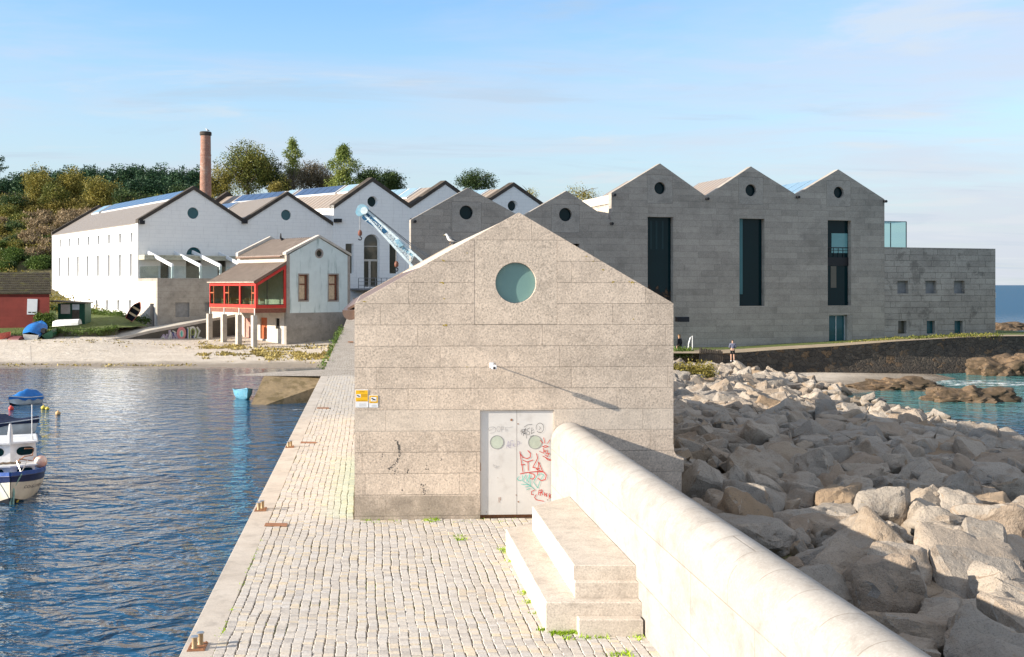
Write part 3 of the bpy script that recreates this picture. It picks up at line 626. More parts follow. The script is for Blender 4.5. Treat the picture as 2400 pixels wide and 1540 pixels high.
for s_, a0 in ((-1, -.09),):
    mb.ext([(a0+.17*math.cos(t), 4.42+.17*math.sin(t)) for t in np.linspace(math.pi, 2*math.pi, 10)]+[(a0+.17, 4.46), (a0-.17, 4.46)], .12, LEN-.1)
build(mb, 'gutter', mt['browngutter'], shed, smooth=40)
mb = MB(sh); a, z = sh.p(1582, 748, .3); mb.box(aR+.16, aR+.42, .25, .45, z-.06, z+.05); build(mb, 'floodlight', mt['black'], shed)
mb = MB(sh); a, z = sh.p(1063, 571, LEN-.4); mb.box(a-.05, a+.28, LEN-1.0, LEN-.62, z-.4, z+.02); build(mb, 'roof_vent', mt['black'], shed)
# doors
a0, a1 = door[0][0], door[1][0]; z1 = door[2][1]; am, _ = sh.p(1212, 1000)
mb = MB(sh); mb.box(a0, a1, .13, .18, -.04, .05); build(mb, 'threshold', mt['rust'], shed)
mb = MB(sh); mb.box(a0+.001, a1-.001, .2, .24, .05, z1-.001); build(mb, 'door_backing', mt['blackgap'], shed)
leaves = []
for s0, s1, cxp in ((a0+.008, am-.004, 1164.5), (am+.004, a1-.008, 1254)):
    mb = MB(sh); mb.box(s0, s1, .04, .09, .065, z1-.012)
    d = build(mb, 'door_leaf', mt['dirtywhite'], shed); leaves.append(d)
    cc = sh.circ(cxp, 1036.5, 15, 28, .04)
    k1, k2 = sh.p(cxp, 1036.5, .04)
    mb = MB(sh); mb.ext([(k1+(p[0]-k1)*1.07, k2+(p[1]-k2)*1.07) for p in cc], .034, .04, [cc]); build(mb, 'porthole_ring', mt['grey'], d)
    mb = MB(sh); mb.ext(cc, .037, .039); build(mb, 'porthole', plain('pale_green_porthole', (.46, .50, .41), .4), d)
leaves[0]['label'] = 'left leaf of the white door, with faded grey tags'; leaves[1]['label'] = 'right leaf of the white door, with red and teal tags'
def Z4(x, y): return (1050+x*.1949, 937.5+y*.1949)
def dp(pts): return [sh.p(*Z4(x, y), .04) for x, y in pts]
def stroke_part(name, parent, mat, strokes, w, b=.0335):
    mb = MB(sh)
    for st in strokes: mb.ribbon(dp(st), w, b)
    return build(mb, name, mt[mat], parent)
def arc(cx, cy, rx, ry, a0, a1, n=10): return [(cx+rx*math.cos(math.radians(a0+(a1-a0)*i/n)), cy+ry*math.sin(math.radians(a0+(a1-a0)*i/n))) for i in range(n+1)]
Lf, Rf = leaves
stroke_part('marker_tag', Lf, 'inkgrey', [[(545, 320), (500, 330), (480, 355), (500, 368), (540, 345), (560, 330)], [(545, 320), (570, 340), (575, 375), (545, 395), (500, 400)], arc(608, 350, 22, 32, 0, 360), [(640, 385), (643, 320), (672, 325), (668, 350), (645, 355)], [(690, 375), (690, 330), (715, 328)], [(690, 350), (712, 350)], [(690, 375), (722, 360)], [(722, 335), (775, 322)]], .006)
stroke_part('marker_tag', Lf, 'inkviolet', [[(700, 580), (725, 495), (740, 575), (705, 545), (745, 540)], [(755, 580), (752, 490), (782, 488)], [(752, 530), (778, 526)], [(795, 510), (785, 560)], [(800, 530), (780, 545), (806, 560)]], .006)
stroke_part('marker_tag', Lf, 'inkgrey', [[(543, 775), (545, 800), (565, 790), (543, 775)], [(550, 810), (575, 812)], [(585, 790), (578, 830)], [(600, 795), (592, 828)], [(578, 810), (620, 795)]], .005)
stroke_part('marker_tag', Rf, 'inkviolet', [[(833, 560), (838, 495), (862, 505), (858, 530), (836, 535)], [(870, 520), (880, 524)]], .006)
stroke_part('marker_tag', Rf, 'inkblack', [[(885, 415), (893, 355), (920, 352), (915, 378), (890, 385), (925, 410)], [(905, 430), (930, 340), (945, 460)], [(915, 400), (948, 395)], [(985, 335), (950, 350), (955, 375), (980, 385), (978, 415), (950, 420)], [(1010, 330), (1000, 405), (1040, 385)], [(1003, 368), (1030, 358)], arc(1105, 335, 46, 58, -200, 140, 16), [(1100, 320), (1112, 340), (1095, 358)], [(915, 325), (960, 298), (1012, 292)], [(875, 385), (885, 355)], [(985, 440), (1030, 425)]], .0075)
stroke_part('spray_tag', Rf, 'inkred', [[(865, 620), (880, 730), (902, 865)], [(865, 640), (900, 690), (950, 705), (990, 685), (990, 640), (960, 608)], [(880, 780), (925, 775)], [(903, 725), (950, 745), (1020, 722)], [(962, 745), (965, 848)], [(1065, 645), (1078, 700), (1020, 810), (1100, 825)], [(1090, 745), (1075, 905)], [(1090, 745), (1140, 865)], [(1060, 830), (1140, 865)], [(868, 888), (940, 872), (1060, 860), (1150, 865), (1182, 905), (1170, 955), (1120, 970), (1080, 940)], [(980, 880), (1030, 890), (1045, 925), (1020, 950), (985, 945)]], .016)
stroke_part('spray_tag', Rf, 'inkred', [[(1150, 455), (1165, 520)], [(1225, 480), (1195, 522)], [(1110, 485), (1140, 520)], [(1135, 560), (1170, 548), (1205, 558), (1170, 572), (1138, 562)], [(1100, 618), (1150, 640), (1165, 600), (1185, 650), (1220, 640), (1195, 680), (1165, 660)], [(1145, 580), (1150, 620)], [(1190, 600), (1200, 640)], [(1140, 675), (1200, 705), (1245, 725), (1200, 722), (1175, 695)]], .013)
stroke_part('spray_tag', Rf, 'inkred', [[(1045, 1080), (1005, 1100), (1003, 1135), (1030, 1140)], [(1085, 1140), (1095, 1085), (1130, 1080), (1135, 1105), (1095, 1115)], [(1110, 1150), (1120, 1100), (1140, 1140)], [(1160, 1155), (1162, 1115), (1185, 1160), (1190, 1120)], [(1215, 1185), (1220, 1125)], [(1250, 1125), (1218, 1158), (1245, 1180)], [(1060, 1140), (1040, 1170), (1060, 1200), (1150, 1217)]], .014)
stroke_part('spray_tag', Rf, 'inkteal', [[(855, 920), (830, 950), (850, 970), (900, 960)], [(895, 905), (900, 965), (935, 900), (950, 985), (985, 890), (975, 1000)], [(900, 975), (985, 1030)], [(1000, 920), (990, 1040)], [(1040, 960), (1030, 990), (1080, 1060), (1105, 980), (1150, 900), (1120, 885), (1080, 900), (1045, 960)], [(880, 1012), (985, 1020)], [(930, 1045), (1000, 1035)], [(945, 1080), (985, 1060)], [(1000, 1040), (1040, 1075)]], .011)
mb = MB(sh)
for (x, y, r) in ((757, 235, 16), (838, 283, 8), (815, 1137, 7), (842, 1218, 9), (595, 930, 4), (1262, 1150, 9), (1255, 1100, 6), (1190, 1195, 6), (458, 1340, 5)):
    mb.ext([sh.p(*Z4(x+r*math.cos(t)*(.8+.4*rnd.random()), y+r*math.sin(t)*(.8+.4*rnd.random())), .1) for t in np.linspace(0, 6.28, 8)[:-1]], .0345, .0355)
for x0, y0, x1, y1 in ((612, 1175, 614, 1230), (628, 1170, 631, 1205), (388, 755, 392, 850), (384, 1250, 387, 1330)): mb.ribbon(dp([(x0, y0), (x1, y1)]), .012, .0345)
build(mb, 'rust_spots', mt['rust'], shed)
# soot and lichen on the front wall
mt['soot'] = plain('soot_marks', (.10, .09, .08), .95)
mb = MB(sh)
def blob(x, y, r, b=-.0015):
    n = 7; a, z = sh.p(x, y); rr = r/110
    mb.ext([(a+rr*(.5+.8*rnd.random())*math.cos(2*math.pi*i/n), z+rr*(.5+.8*rnd.random())*math.sin(2*math.pi*i/n)) for i in range(n)], b-rnd.random()*.001, .001, caps=(1, 0))
path = [(929, 1034, 5), (933, 1042, 6), (936, 1050, 6), (937, 1058, 3.5), (936, 1067, 3), (933, 1075, 5), (930, 1083, 3), (922, 1090, 3), (916, 1096, 4), (911, 1101, 3)]
for (x, y, r), (x2, y2, r2) in zip(path, path[1:]):
    for t in range(5): blob(x+(x2-x)*t/5+rnd.uniform(-2, 2), y+(y2-y)*t/5+rnd.uniform(-2, 2), r*.42)
for x, y, s_, n in ((925, 1104, 9, 14), (955, 1105, 5, 9), (992, 1140, 9, 16), (995, 1152, 6, 18), (1000, 1095, 8, 6), (945, 1148, 4, 5), (900, 1060, 10, 5), (1033, 1077, 4, 4)):
    for _ in range(n): blob(x+rnd.gauss(0, s_*.5), y+rnd.gauss(0, s_*.6), rnd.uniform(.5, 1.6))
build(mb, 'soot_marks', mt['soot'], shed)
mt['lichen'] = plain('ochre_lichen', (.42, .30, .04), .95)
mb = MB(sh)
for x, y, r in ((1038, 663, 3.4), (1043, 762, 3.4), (1034, 663, 2), (1046, 762, 2), (855, 707, 2), (1040, 611, 2.6), (1095, 593, 1.3), (1437, 661, 2.5), (1482, 662, 3), (1413, 632, 2.4), (1390, 612, 1.4), (1040, 700, 1.6), (1375, 601, 1.6), (1485, 748, 1.6), (1095, 860, 1.3)):
    for _ in range(6): blob(x+rnd.gauss(0, r*.8), y+rnd.gauss(0, r*.35), r*.55)
build(mb, 'lichen_spots', mt['lichen'], shed)
# security camera on a long arm
a, z = sh.p(1158, 861, -.50); cc_ = sh(a, -.52, z)
mb = MB(sh); mb.box(a-.045, a+.045, -.012, 0, z-.05, z+.07); mb.bar((a, 0, z+.03), (a, -.42, z+.02), .022)
cctv = build(mb, 'security_camera', mt['white'], label='small white security camera on an arm above the graffitied door', cat='security camera', origin=sh(a, 0, z))
mb = MB(sh); mb.bbox(a-.045, a+.045, -.58, -.38, z-.035, z+.05, .015); build(mb, 'camera_body', mt['white'], cctv)
mb = MB(sh); mb.tube([(a-.005, -.585, z-.01), (a-.005, -.578, z-.01)], .026, 12); build(mb, 'lens', mt['black'], cctv)
# warning signs
def sign(x0, y0, x1, y1, lab, big):
    r = sh.rect(x0, y0, x1, y1); (A0, Z0), (A1, _), (_, Z1) = r[0], r[1], r[2]; w = A1-A0; h = Z1-Z0
    mb = MB(sh); mb.box(A0, A1, -.008, -.0, Z0, Z1)
    s_ = build(mb, 'warning_sign', mt['white'], label=lab, cat='sign', group='video surveillance signs on the shed', origin=sh(A0, 0, Z0))
    zm = Z0+h*(.34 if big else .36); mb = MB(sh); mb.box(A0+w*.03, A1-w*.03, -.0115, -.0085, zm, Z1-h*.04); build(mb, 'yellow_field', mt['signyellow'], s_)
    ax = A0+w*(.24 if big else .5); az = Z0+h*(.65 if big else .67); hw = w*(.17 if big else .32); mb = MB(sh); mb.box(ax-hw, ax+hw, -.0135, -.012, az-hw*.75, az+hw*.75); build(mb, 'pictogram_panel', mt['white'], s_)
    mb = MB(sh); mb.ribbon([(ax-hw*.6, az+hw*.25), (ax+hw*.55, az-hw*.25)], hw*.42, -.0145); mb.ribbon([(ax-hw*.1, az-hw*.05), (ax-hw*.3, az-hw*.5)], hw*.15, -.0145)
    build(mb, 'camera_pictogram', mt['black'], s_)
    mb = text_mb('ZONA', sh, A0+w*.5, Z1-h*.12, h*.10, -.0135); mb2 = MB(sh)
    build(mb, 'lettering', mt['signtext'], s_)
    mb = text_mb('VIDEOVIGILADA', sh, A0+w*(.5), zm+h*(.06), w*.105, -.0135); build(mb, 'lettering', mt['signtext'], s_)
    if big:
        mb = MB(sh)
        for t in (.72, .66, .60): mb.ribbon([(A0+w*.48, Z0+h*t), (A0+w*.93, Z0+h*t)], h*.018, -.0135)
        build(mb, 'small_print', mt['signtext'], s_)
    mb = MB(sh)
    for t in (.2, .14, .08): mb.ribbon([(A0+w*.3, Z0+h*t), (A0+w*.85, Z0+h*t)], h*.012, -.0095)
    build(mb, 'small_print', mt['grey'], s_)
sign(833, 913, 863, 955, 'larger yellow and white surveillance sign at the corner of the shed', True)
sign(865, 926, 886, 955, 'smaller yellow and white surveillance sign beside the larger one', False)
# ================================================================== PARAPET, STEPS
prof = [(3.96, -.1), (3.96, 1.65)]+[(4.36-.4*math.cos(t), 1.65+.4*math.sin(t)) for t in np.linspace(0, math.pi, 22)[1:-1]]+[(4.76, 1.65), (4.76, -1.5), (3.96, -1.5)]
mb = MB(TQ); yy = [-3]+[0.5+2.35*i for i in range(11)]
for y0, y1 in zip(yy, yy[1:]):
    y1 = min(y1, 24.02)
    if y1 <= y0: break
    mb.ext(prof, y0, y1, caps=(y0 == -3, 1 if y1 >= 24 else 0))
mb.ext(prof, yy[-1], 24.04, caps=(0, 1))
build(mb, 'parapet_wall', mt['parapet'], label='long pale granite parapet with a rounded top between the quay and the boulders', cat='wall', smooth=30)
st = thing('stone_steps', 'pale granite bench steps against the rounded parapet', 'steps', Q(3.3, 18, 0))
def pbox(mb, poly, z0, z1, e=.012):
    cx = sum(p[0] for p in poly)/len(poly); cy = sum(p[1] for p in poly)/len(poly); n = len(poly)
    ins = [(p[0]+(e if p[0] < cx else -e), p[1]+(e if p[1] < cy else -e)) for p in poly]
    lo = [(p[0], p[1], z0) for p in poly]; m = [(p[0], p[1], z1-e) for p in poly]; t = [(p[0], p[1], z1) for p in ins]
    mb.face(lo[::-1]); mb.face(t)
    for i in range(n):
        j = (i+1) % n; mb.face([lo[i], lo[j], m[j], m[i]]); mb.face([m[i], m[j], t[j], t[i]])
X9 = 3.958
for nm, poly, z0, z1 in (('bench', [(2.58, 16.11), (X9, 16.11), (X9, 22.0), (3.2, 21.6), (2.60, 20.96)], -.05, .43), ('bench', [(3.045, 16.47), (X9, 16.47), (X9, 21.86), (3.08, 20.85)], .431, .875),
        ('step', [(3.02, 15.92), (X9-.03, 15.92), (X9-.03, 16.108), (3.02, 16.108)], -.05, .24), ('step', [(3.037, 16.33), (X9, 16.33), (X9, 16.468), (3.037, 16.468)], .432, .667)):
    mb = MB(TQ); pbox(mb, poly, z0, z1); build(mb, nm, mt['bench'], st)
# bollards
def bollard():
    t = thing('mooring_bollard', '', 'bollard', (0, 0, 0), 'twin post bollards on the quay kerb')
    mb = MB(); mb.bbox(-.125, .125, -.19, .19, 0, .018, .006); p = build(mb, 'base_plate', mt['rust'], t)
    for sx in (-1, 1):
        for yb in (-.16, 0, .16):
            mb = MB(); mb.lathe((sx*.1, yb, .018), [(0, .014), (.011, .014), (.011, 0)], 6); build(mb, 'bolt', mt['rust'], p)
    for (x, y) in ((-.03, -.085), (.03, .085)):
        mb = MB(); mb.lathe((x, y, .018), [(.05, 0), (.044, .008), (.039, .016), (.039, .155)], 20); q = build(mb, 'post', mt['brass'], t, smooth=40)
        mb = MB(); mb.lathe((x, y, .018), [(.038, .153), (.056, .158), (.058, .166), (.05, .174), (0, .178)], 20); build(mb, 'cap', mt['steel'], q, smooth=30)
    return t
b0 = bollard(); rz = -math.atan(M7)*1.0
p = G(463, 1517, 0); place(b0, (p[0], p[1], .001), .13, .95, 'nearest twin post bollard at the bottom edge of the quay', True)
p = G(611, 1195, 0); place(b0, (p[0], p[1], .001), .13, 1.0, 'second twin post bollard, level with the front of the shed')
p = G(679, 1048, 0); place(b0, (p[0], p[1], .001), .13, 1.0, 'third and farthest twin post bollard along the kerb')
# weeds in the joints
def tufts(name, spots, mat, label=None, kind='stuff', blades=10, h=.05, w=.012, spread=.05):
    V = []; Fc = []; R = random.Random(5)
    for (x, y, z, s) in spots:
        for _ in range(int(blades*s)):
            px, py = x+R.gauss(0, spread*s), y+R.gauss(0, spread*s*.6); a = R.uniform(0, 6.28); hh = h*R.uniform(.4, 1.3)*s; ww = w*R.uniform(.6, 1.5); lx, ly = R.gauss(0, hh*.5), R.gauss(0, hh*.5)
            i = len(V); V += [(px-ww*math.cos(a), py-ww*math.sin(a), z), (px+ww*math.cos(a), py+ww*math.sin(a), z), (px+lx, py+ly, z+hh)]; Fc.append((i, i+1, i+2))
    me = bpy.data.meshes.new(name); me.from_pydata(V, [], Fc); me.materials.append(mat); o = link(bpy.data.objects.new(name, me)); o['kind'] = kind; return o
sp_ = []
for i in range(34):
    x = rnd.uniform(835, 1240); y = rnd.uniform(1219, 1228); p = G(x, y, -.02); sp_.append((p[0], p[1], p[2], rnd.uniform(.5, 1)))
for x, y, n in ((1006, 1221, 5), (1020, 1220, 6), (1080, 1266, 5), (1073, 1263, 3), (1188, 1296, 6), (1182, 1290, 4), (1200, 1318, 4), (1230, 1390, 6), (1243, 1412, 5), (1262, 1440, 5), (1275, 1478, 7), (1300, 1486, 8), (1320, 1486, 10), (1340, 1482, 10), (1352, 1486, 8), (1380, 1497, 4), (1410, 1497, 3), (1334, 1498, 4), (1500, 1496, 4), (1468, 1536, 6), (1440, 1538, 5), (1495, 1400, 0)):
    for _ in range(n): p = G(x+rnd.gauss(0, 3), y+rnd.gauss(0, 2), -.01); sp_.append((p[0], p[1], p[2], rnd.uniform(.7, 1.3)))
for _ in range(90):
    L = rnd.choice(rows)[0]+.0; Y = rnd.uniform(14, 24); p = Q(L, Y, -.02)
    if L < 2.5: sp_.append((p[0], p[1], p[2], rnd.uniform(.25, .5)))
for _ in range(60): Y = rnd.uniform(13, 22); p = Q(-2.078, Y, -.01); sp_.append((p[0], p[1], p[2], rnd.uniform(.3, .6)))
tufts('weeds', sp_, mt['mossgreen'])
# ================================================================== BOULDERS
import bmesh
def rock_mesh(seed):
    R = random.Random(seed); bm = bmesh.new(); ax = (R.uniform(.72, 1.0), R.uniform(.5, .78), R.uniform(.34, .52))
    for sx in (-1, 1):
        for sy in (-1, 1):
            for sz_ in (-1, 1):
                j = R.uniform(.45, .92); bm.verts.new((sx*ax[0]*j*R.uniform(.75, 1), sy*ax[1]*j*R.uniform(.75, 1), sz_*ax[2]*R.uniform(.7, 1)))
    for _ in range(R.choice((6, 9, 12))):
        v = Vector((R.gauss(0, 1), R.gauss(0, 1), R.gauss(0, 1))).normalized(); q = R.uniform(.9, 1.12); bm.verts.new((v.x*ax[0]*q, v.y*ax[1]*q, v.z*ax[2]*q))
    h = bmesh.ops.convex_hull(bm, input=bm.verts[:]); bmesh.ops.delete(bm, geom=[g for g in h['geom_interior'] if isinstance(g, bmesh.types.BMVert)], context='VERTS')
    bmesh.ops.dissolve_limit(bm, angle_limit=math.radians(14), verts=bm.verts[:], edges=bm.edges[:])
    bmesh.ops.bevel(bm, geom=bm.edges[:], offset=.045, segments=1, affect='EDGES')
    bmesh.ops.triangulate(bm, faces=bm.faces[:])
    for _ in range(3):
        ed = [e for e in bm.edges if e.calc_length() > .17]
        if ed: bmesh.ops.subdivide_edges(bm, edges=ed, cuts=1); bmesh.ops.triangulate(bm, faces=bm.faces[:])
    off = Vector((seed*3.1, seed*1.7, 0))
    for v in bm.verts:
        d = noise.fractal(v.co*1.6+off, 1.0, 2.0, 4)*.055+(abs(noise.noise(v.co*3.2+off))-.2)*.10+noise.noise(v.co*8+off)*.025
        v.co += v.co.normalized()*d
    bmesh.ops.recalc_face_normals(bm, faces=bm.faces[:])
    me = bpy.data.meshes.new('boulder'); bm.to_mesh(me); bm.free()
    me.polygons.foreach_set('use_smooth', [True]*len(me.polygons)); me.set_sharp_from_angle(angle=math.radians(24)); me.materials.append(mt['rock']); return me
RM = [rock_mesh(i+1) for i in range(22)]
def Lright(Y): return float(np.interp(Y, [10, 45, 60, 75, 80], [26.0, 25.9, 26.6, 28.2, 27.5]))
def Lleft(Y): return 5.15 if Y < 24 else (7.35 if Y < 43 else 8.0)
def rz_(L, Y):
    t = (L-Lleft(Y))/(Lright(Y)-Lleft(Y)); p_ = 1.3+max(0, min(1, (Y-55)/20))*1.0
    near = .22 if Y < 44 else float(np.interp(Y, [44, 60, 78], [.15, -.1, .12]))
    return near-1.5*max(0, t)**p_
spots = []; R = random.Random(21); Y = 9.0
while Y < 74.2:
    big = .97+.0008*Y; L = Lleft(Y)+R.random()*.5
    while L < Lright(Y)+.3:
        l, y = L+R.uniform(-.35, .35)*big, Y+R.uniform(-.35, .35)*big
        X = l+M7*y; px = 1200+X/y*F
        if px < 2950 and l > Lleft(y)+.15:
            s = big*R.choice((.5, .65, .8, .92, 1.05, 1.2))*R.uniform(.9, 1.1)
            spots.append((X, y, rz_(l, y)+R.uniform(-.12, .12), s))
        L += big*R.uniform(.78, 1.12)
    Y += big*.82
for x, y, Yd, s in ((1717, 856, 74.4, .95), (1738, 856, 74.2, .8), (1698, 853, 74.6, .7), (1855, 877, 73, .7), (1873, 880, 73, .9), (1895, 888, 71, .8), (1925, 898, 69, .5), (1940, 902, 66, .4), (1960, 905, 64, .5), (2035, 928, 59, .7), (2060, 935, 57.5, .6)):
    w = W(x, y, Yd); spots.append((w[0], w[1], w[2]-.25*s, s))
# extra small stones filling the gaps
small = []
for _ in range(900):
    y = R.uniform(12, 74); l = R.uniform(Lleft(y)+.2, Lright(y)); X = l+M7*y
    if 1200+X/y*F < 2500: small.append((X, y, rz_(l, y)-.12+R.uniform(-.1, .1), R.uniform(.16, .42)))
def shows(p):
    px = 1200+p[0]/p[1]*F; py = HOR+(5-p[2])/p[1]*F
    if px > 2420 or py > 1600: return 0
    if px < 1575 and py < 1200: return 0
    if py > 1143 and px < 1583+(py-1143)*1.43: return 0
    if px < 1600: return p[3]/p[1]*.5
    return p[3]/p[1]
spots.sort(key=shows, reverse=True)
def rock_tf(p, R):
    from mathutils import Euler
    return Matrix.Translation((p[0], p[1], p[2])) @ Euler((R.gauss(0, .38), R.gauss(0, .38), R.uniform(0, 6.28))).to_matrix().to_4x4() @ Matrix.Diagonal((p[3]*R.uniform(.8, 1.1), p[3]*R.uniform(.8, 1.1), p[3]*R.uniform(.62, .98), 1))
R = random.Random(4)
nind = 0
rest = []
for p in spots:
    if nind < 296 and shows(p) > 0:
        o = link(bpy.data.objects.new('boulder', R.choice(RM))); o.matrix_world = rock_tf(p, R)
        o['category'] = 'boulder'; o['group'] = 'granite boulders piled as sea defence'; px_ = 1200+p[0]/p[1]*F; o['label'] = 'granite boulder '+('piled close along the outer side of the parapet' if px_ < 1583+(HOR+(5-p[2])/p[1]*F-1143)*1.43+230 and p[1] < 24 else 'in the sunlit near corner at the right edge' if p[1] < 23 else 'in the far sunlit heap below the museum path' if p[1] > 55 else 'along the seaward edge of the pile, above the water' if p[0]-M7*p[1] > 22 else 'in the shaded middle of the pile behind the small shed'); nind += 1
    else: rest.append(p)
VV = []; FF = []; off = 0
cache = {}
for me in RM:
    v = np.empty(len(me.vertices)*3); me.vertices.foreach_get('co', v); cache[me.name] = (v.reshape(-1, 3), np.array([tuple(q.vertices) for q in me.polygons]))
SH = []
for p in rest+small:
    me = R.choice(RM); v, f = cache[me.name]; mtx = np.array(rock_tf(p, R)); w = v@mtx[:3, :3].T+mtx[:3, 3]; VV.append(w); FF.append(f+off); off += len(v)
VV = np.concatenate(VV); FF = np.concatenate(FF)
me = bpy.data.meshes.new('boulder_fill'); me.vertices.add(len(VV)); me.vertices.foreach_set('co', VV.ravel()); me.loops.add(FF.size); me.loops.foreach_set('vertex_index', FF.ravel().astype(np.int32))
me.polygons.add(len(FF)); me.polygons.foreach_set('loop_start', np.arange(0, FF.size, 3, dtype=np.int32)); me.polygons.foreach_set('loop_total', np.full(len(FF), 3, dtype=np.int32)); me.update(); me.validate()
me.polygons.foreach_set('use_smooth', [True]*len(me.polygons)); me.set_sharp_from_angle(angle=math.radians(24)); me.materials.append(mt['rock'])
o = link(bpy.data.objects.new('boulder_fill', me)); o['kind'] = 'stuff'
# dark bed under the boulders
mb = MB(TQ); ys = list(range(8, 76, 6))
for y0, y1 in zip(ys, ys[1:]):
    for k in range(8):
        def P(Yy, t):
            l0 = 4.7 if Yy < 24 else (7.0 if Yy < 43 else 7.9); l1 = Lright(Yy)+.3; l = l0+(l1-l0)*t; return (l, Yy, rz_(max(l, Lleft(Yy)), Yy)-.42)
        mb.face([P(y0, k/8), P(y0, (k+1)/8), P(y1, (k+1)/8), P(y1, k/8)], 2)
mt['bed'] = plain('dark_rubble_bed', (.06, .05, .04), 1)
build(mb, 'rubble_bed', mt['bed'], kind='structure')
# ================================================================== LAND
def sm(a, b, x): t = max(0., min(1., (x-a)/(b-a))); return t*t*(3-2*t)
def land(X, Y):
    z = float(np.interp(Y, [40, 70, 84, 92, 101, 107, 113, 125, 140, 160, 200, 240, 290, 400], [-4, -2.2, -1.37, -1.02, -.72, -.28, .2, 1.6, 3.2, 5.2, 13, 20, 24, 18]))
    if Y > 145: z = 4.0+(z-4.0)*sm(-16, -44, X) if X < 30 else 1.0-(Y-145)*.05
    z += .62*sm(-29, -40, X)*sm(90, 102, Y)*(1-sm(110, 122, Y))
    if X < -60: z += 0
    z += .05*noise.noise(Vector((X*.25, Y*.35, 0)))+.03*noise.noise(Vector((X*.9, Y*1.1, 3)))
    if X > -10: z = min(z, -1.9)-(0 if Y < 80 else 0)
    return z
xs = list(np.arange(-75, -9.9, .9)); ys = list(np.arange(62, 116, .7))
grid_mesh('beach', xs, ys, land, mt['sand'])
def hillz(X, Y):
    z = float(np.interp(Y, [110, 125, 140, 160, 185, 205, 240, 290, 420], [.1, 1.6, 3.2, 7, 13.5, 18.5, 24, 27, 22]))
    f = sm(40, -70, X); z = 3.0+(z-3.0)*(.12+.88*f) if Y > 140 else z
    if X > 10: z = min(z, 1.5)
    return z+.5*noise.noise(Vector((X*.05, Y*.05, 1)))*sm(130, 160, Y)-.06
grid_mesh('hill', list(np.arange(-260, 10, 6)), list(np.arange(114, 430, 5)), hillz, mt['hill'])
# headland on the right with its seawall
tops = [(1500, 828, 73.4), (1600, 828, 74.2), (1692, 828, 75.2), (1745, 825.5, 75.9), (1790, 822, 76.6), (1850, 818, 77.4), (1950, 812, 78.8), (2100, 800, 80.6), (2250, 791, 82.8), (2340, 788, 84.2), (2450, 787, 86.0), (2640, 786, 89)]
T3 = [W(*t) for t in tops]
back = [W(1500, 800, 100), W(1600, 800, 100), W(1692, 797, 100), W(1745, 795, 100), W(1790, 793, 100), W(1850, 790, 100), W(1950, 786, 100), W(2100, 779, 100), W(2250, 775, 100), W(2340, 774, 100), W(2420, 778, 96), W(2560, 783, 92)]
mb = MB()
for i in range(len(T3)-1):
    p, q, r, s_ = T3[i], T3[i+1], back[i+1], back[i]
    def mid(a, b, t, dz=0): return (a[0]+(b[0]-a[0])*t, a[1]+(b[1]-a[1])*t, a[2]+(b[2]-a[2])*t+dz)
    mb.face([p, q, mid(q, r, .22), mid(p, s_, .22)], 2)
build(mb, 'coast_path', mt['track'], kind='structure')
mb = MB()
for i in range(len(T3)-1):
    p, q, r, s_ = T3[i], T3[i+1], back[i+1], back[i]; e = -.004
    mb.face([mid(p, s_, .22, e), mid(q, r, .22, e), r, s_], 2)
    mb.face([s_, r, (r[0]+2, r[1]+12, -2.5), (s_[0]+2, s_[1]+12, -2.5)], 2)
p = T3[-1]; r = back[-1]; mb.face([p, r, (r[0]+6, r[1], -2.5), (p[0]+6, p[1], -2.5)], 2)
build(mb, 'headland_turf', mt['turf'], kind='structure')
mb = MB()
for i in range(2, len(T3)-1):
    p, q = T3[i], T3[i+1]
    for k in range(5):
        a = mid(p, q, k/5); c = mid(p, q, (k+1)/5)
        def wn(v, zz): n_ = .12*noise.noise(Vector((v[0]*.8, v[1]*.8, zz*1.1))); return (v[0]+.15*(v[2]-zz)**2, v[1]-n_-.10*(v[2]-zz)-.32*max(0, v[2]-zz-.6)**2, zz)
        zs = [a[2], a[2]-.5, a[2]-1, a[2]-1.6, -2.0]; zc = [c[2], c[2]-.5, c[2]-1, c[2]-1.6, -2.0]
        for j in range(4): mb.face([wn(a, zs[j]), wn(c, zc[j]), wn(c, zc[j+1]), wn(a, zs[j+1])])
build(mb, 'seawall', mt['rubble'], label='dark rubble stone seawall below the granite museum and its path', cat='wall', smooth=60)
# cove sand
def cove(X, Y): return -1.02-.030*max(0, 76-Y)-.012*abs(X-18)-.02*max(0, X-21)+.04*noise.noise(Vector((X, Y, 0)))
grid_mesh('cove_sand', list(np.arange(12, 34, 1)), list(np.arange(56, 86, 1)), cove, mt['sand'])
def shore_rock(name, pts, label, seed, mat='shorerock', cat='rock'):
    """long low outcrop: elongated lobes joined by one displaced surface"""
    bm = bmesh.new(); bmesh.ops.create_icosphere(bm, subdivisions=5, radius=1); cx, cy, cz, sx, sy, sz_, rz0 = pts; off = Vector((seed*5, 0, 0))
    for v in bm.verts:
        d = v.co.copy(); k = 1+.42*noise.fractal(Vector((d.x*1.2*sx/sy, d.y*1.2, d.z))+off, 1, 2, 5)+.12*abs(noise.noise(Vector((d.x*6, d.y*2.5, d.z*3))+off))
        v.co = Vector((d.x*sx*k, d.y*sy*k, d.z*sz_*k))
    bmesh.ops.rotate(bm, verts=bm.verts, cent=(0, 0, 0), matrix=Matrix.Rotation(rz0, 3, 'Z'))
    me = bpy.data.meshes.new(name); bm.to_mesh(me); bm.free(); me.polygons.foreach_set('use_smooth', [True]*len(me.polygons)); me.set_sharp_from_angle(angle=math.radians(32)); me.materials.append(mt[mat])
    o = link(bpy.data.objects.new(name, me)); o.location = (cx, cy, cz); o['category'] = cat; o['label'] = label; return o
p = G(2125, 915, -1.35); shore_rock('shore_rock', (p[0], p[1]+1.0, -1.35, 3.0, 1.2, .62, .05), 'long low ochre rock running from the cove sand into the water', 1)
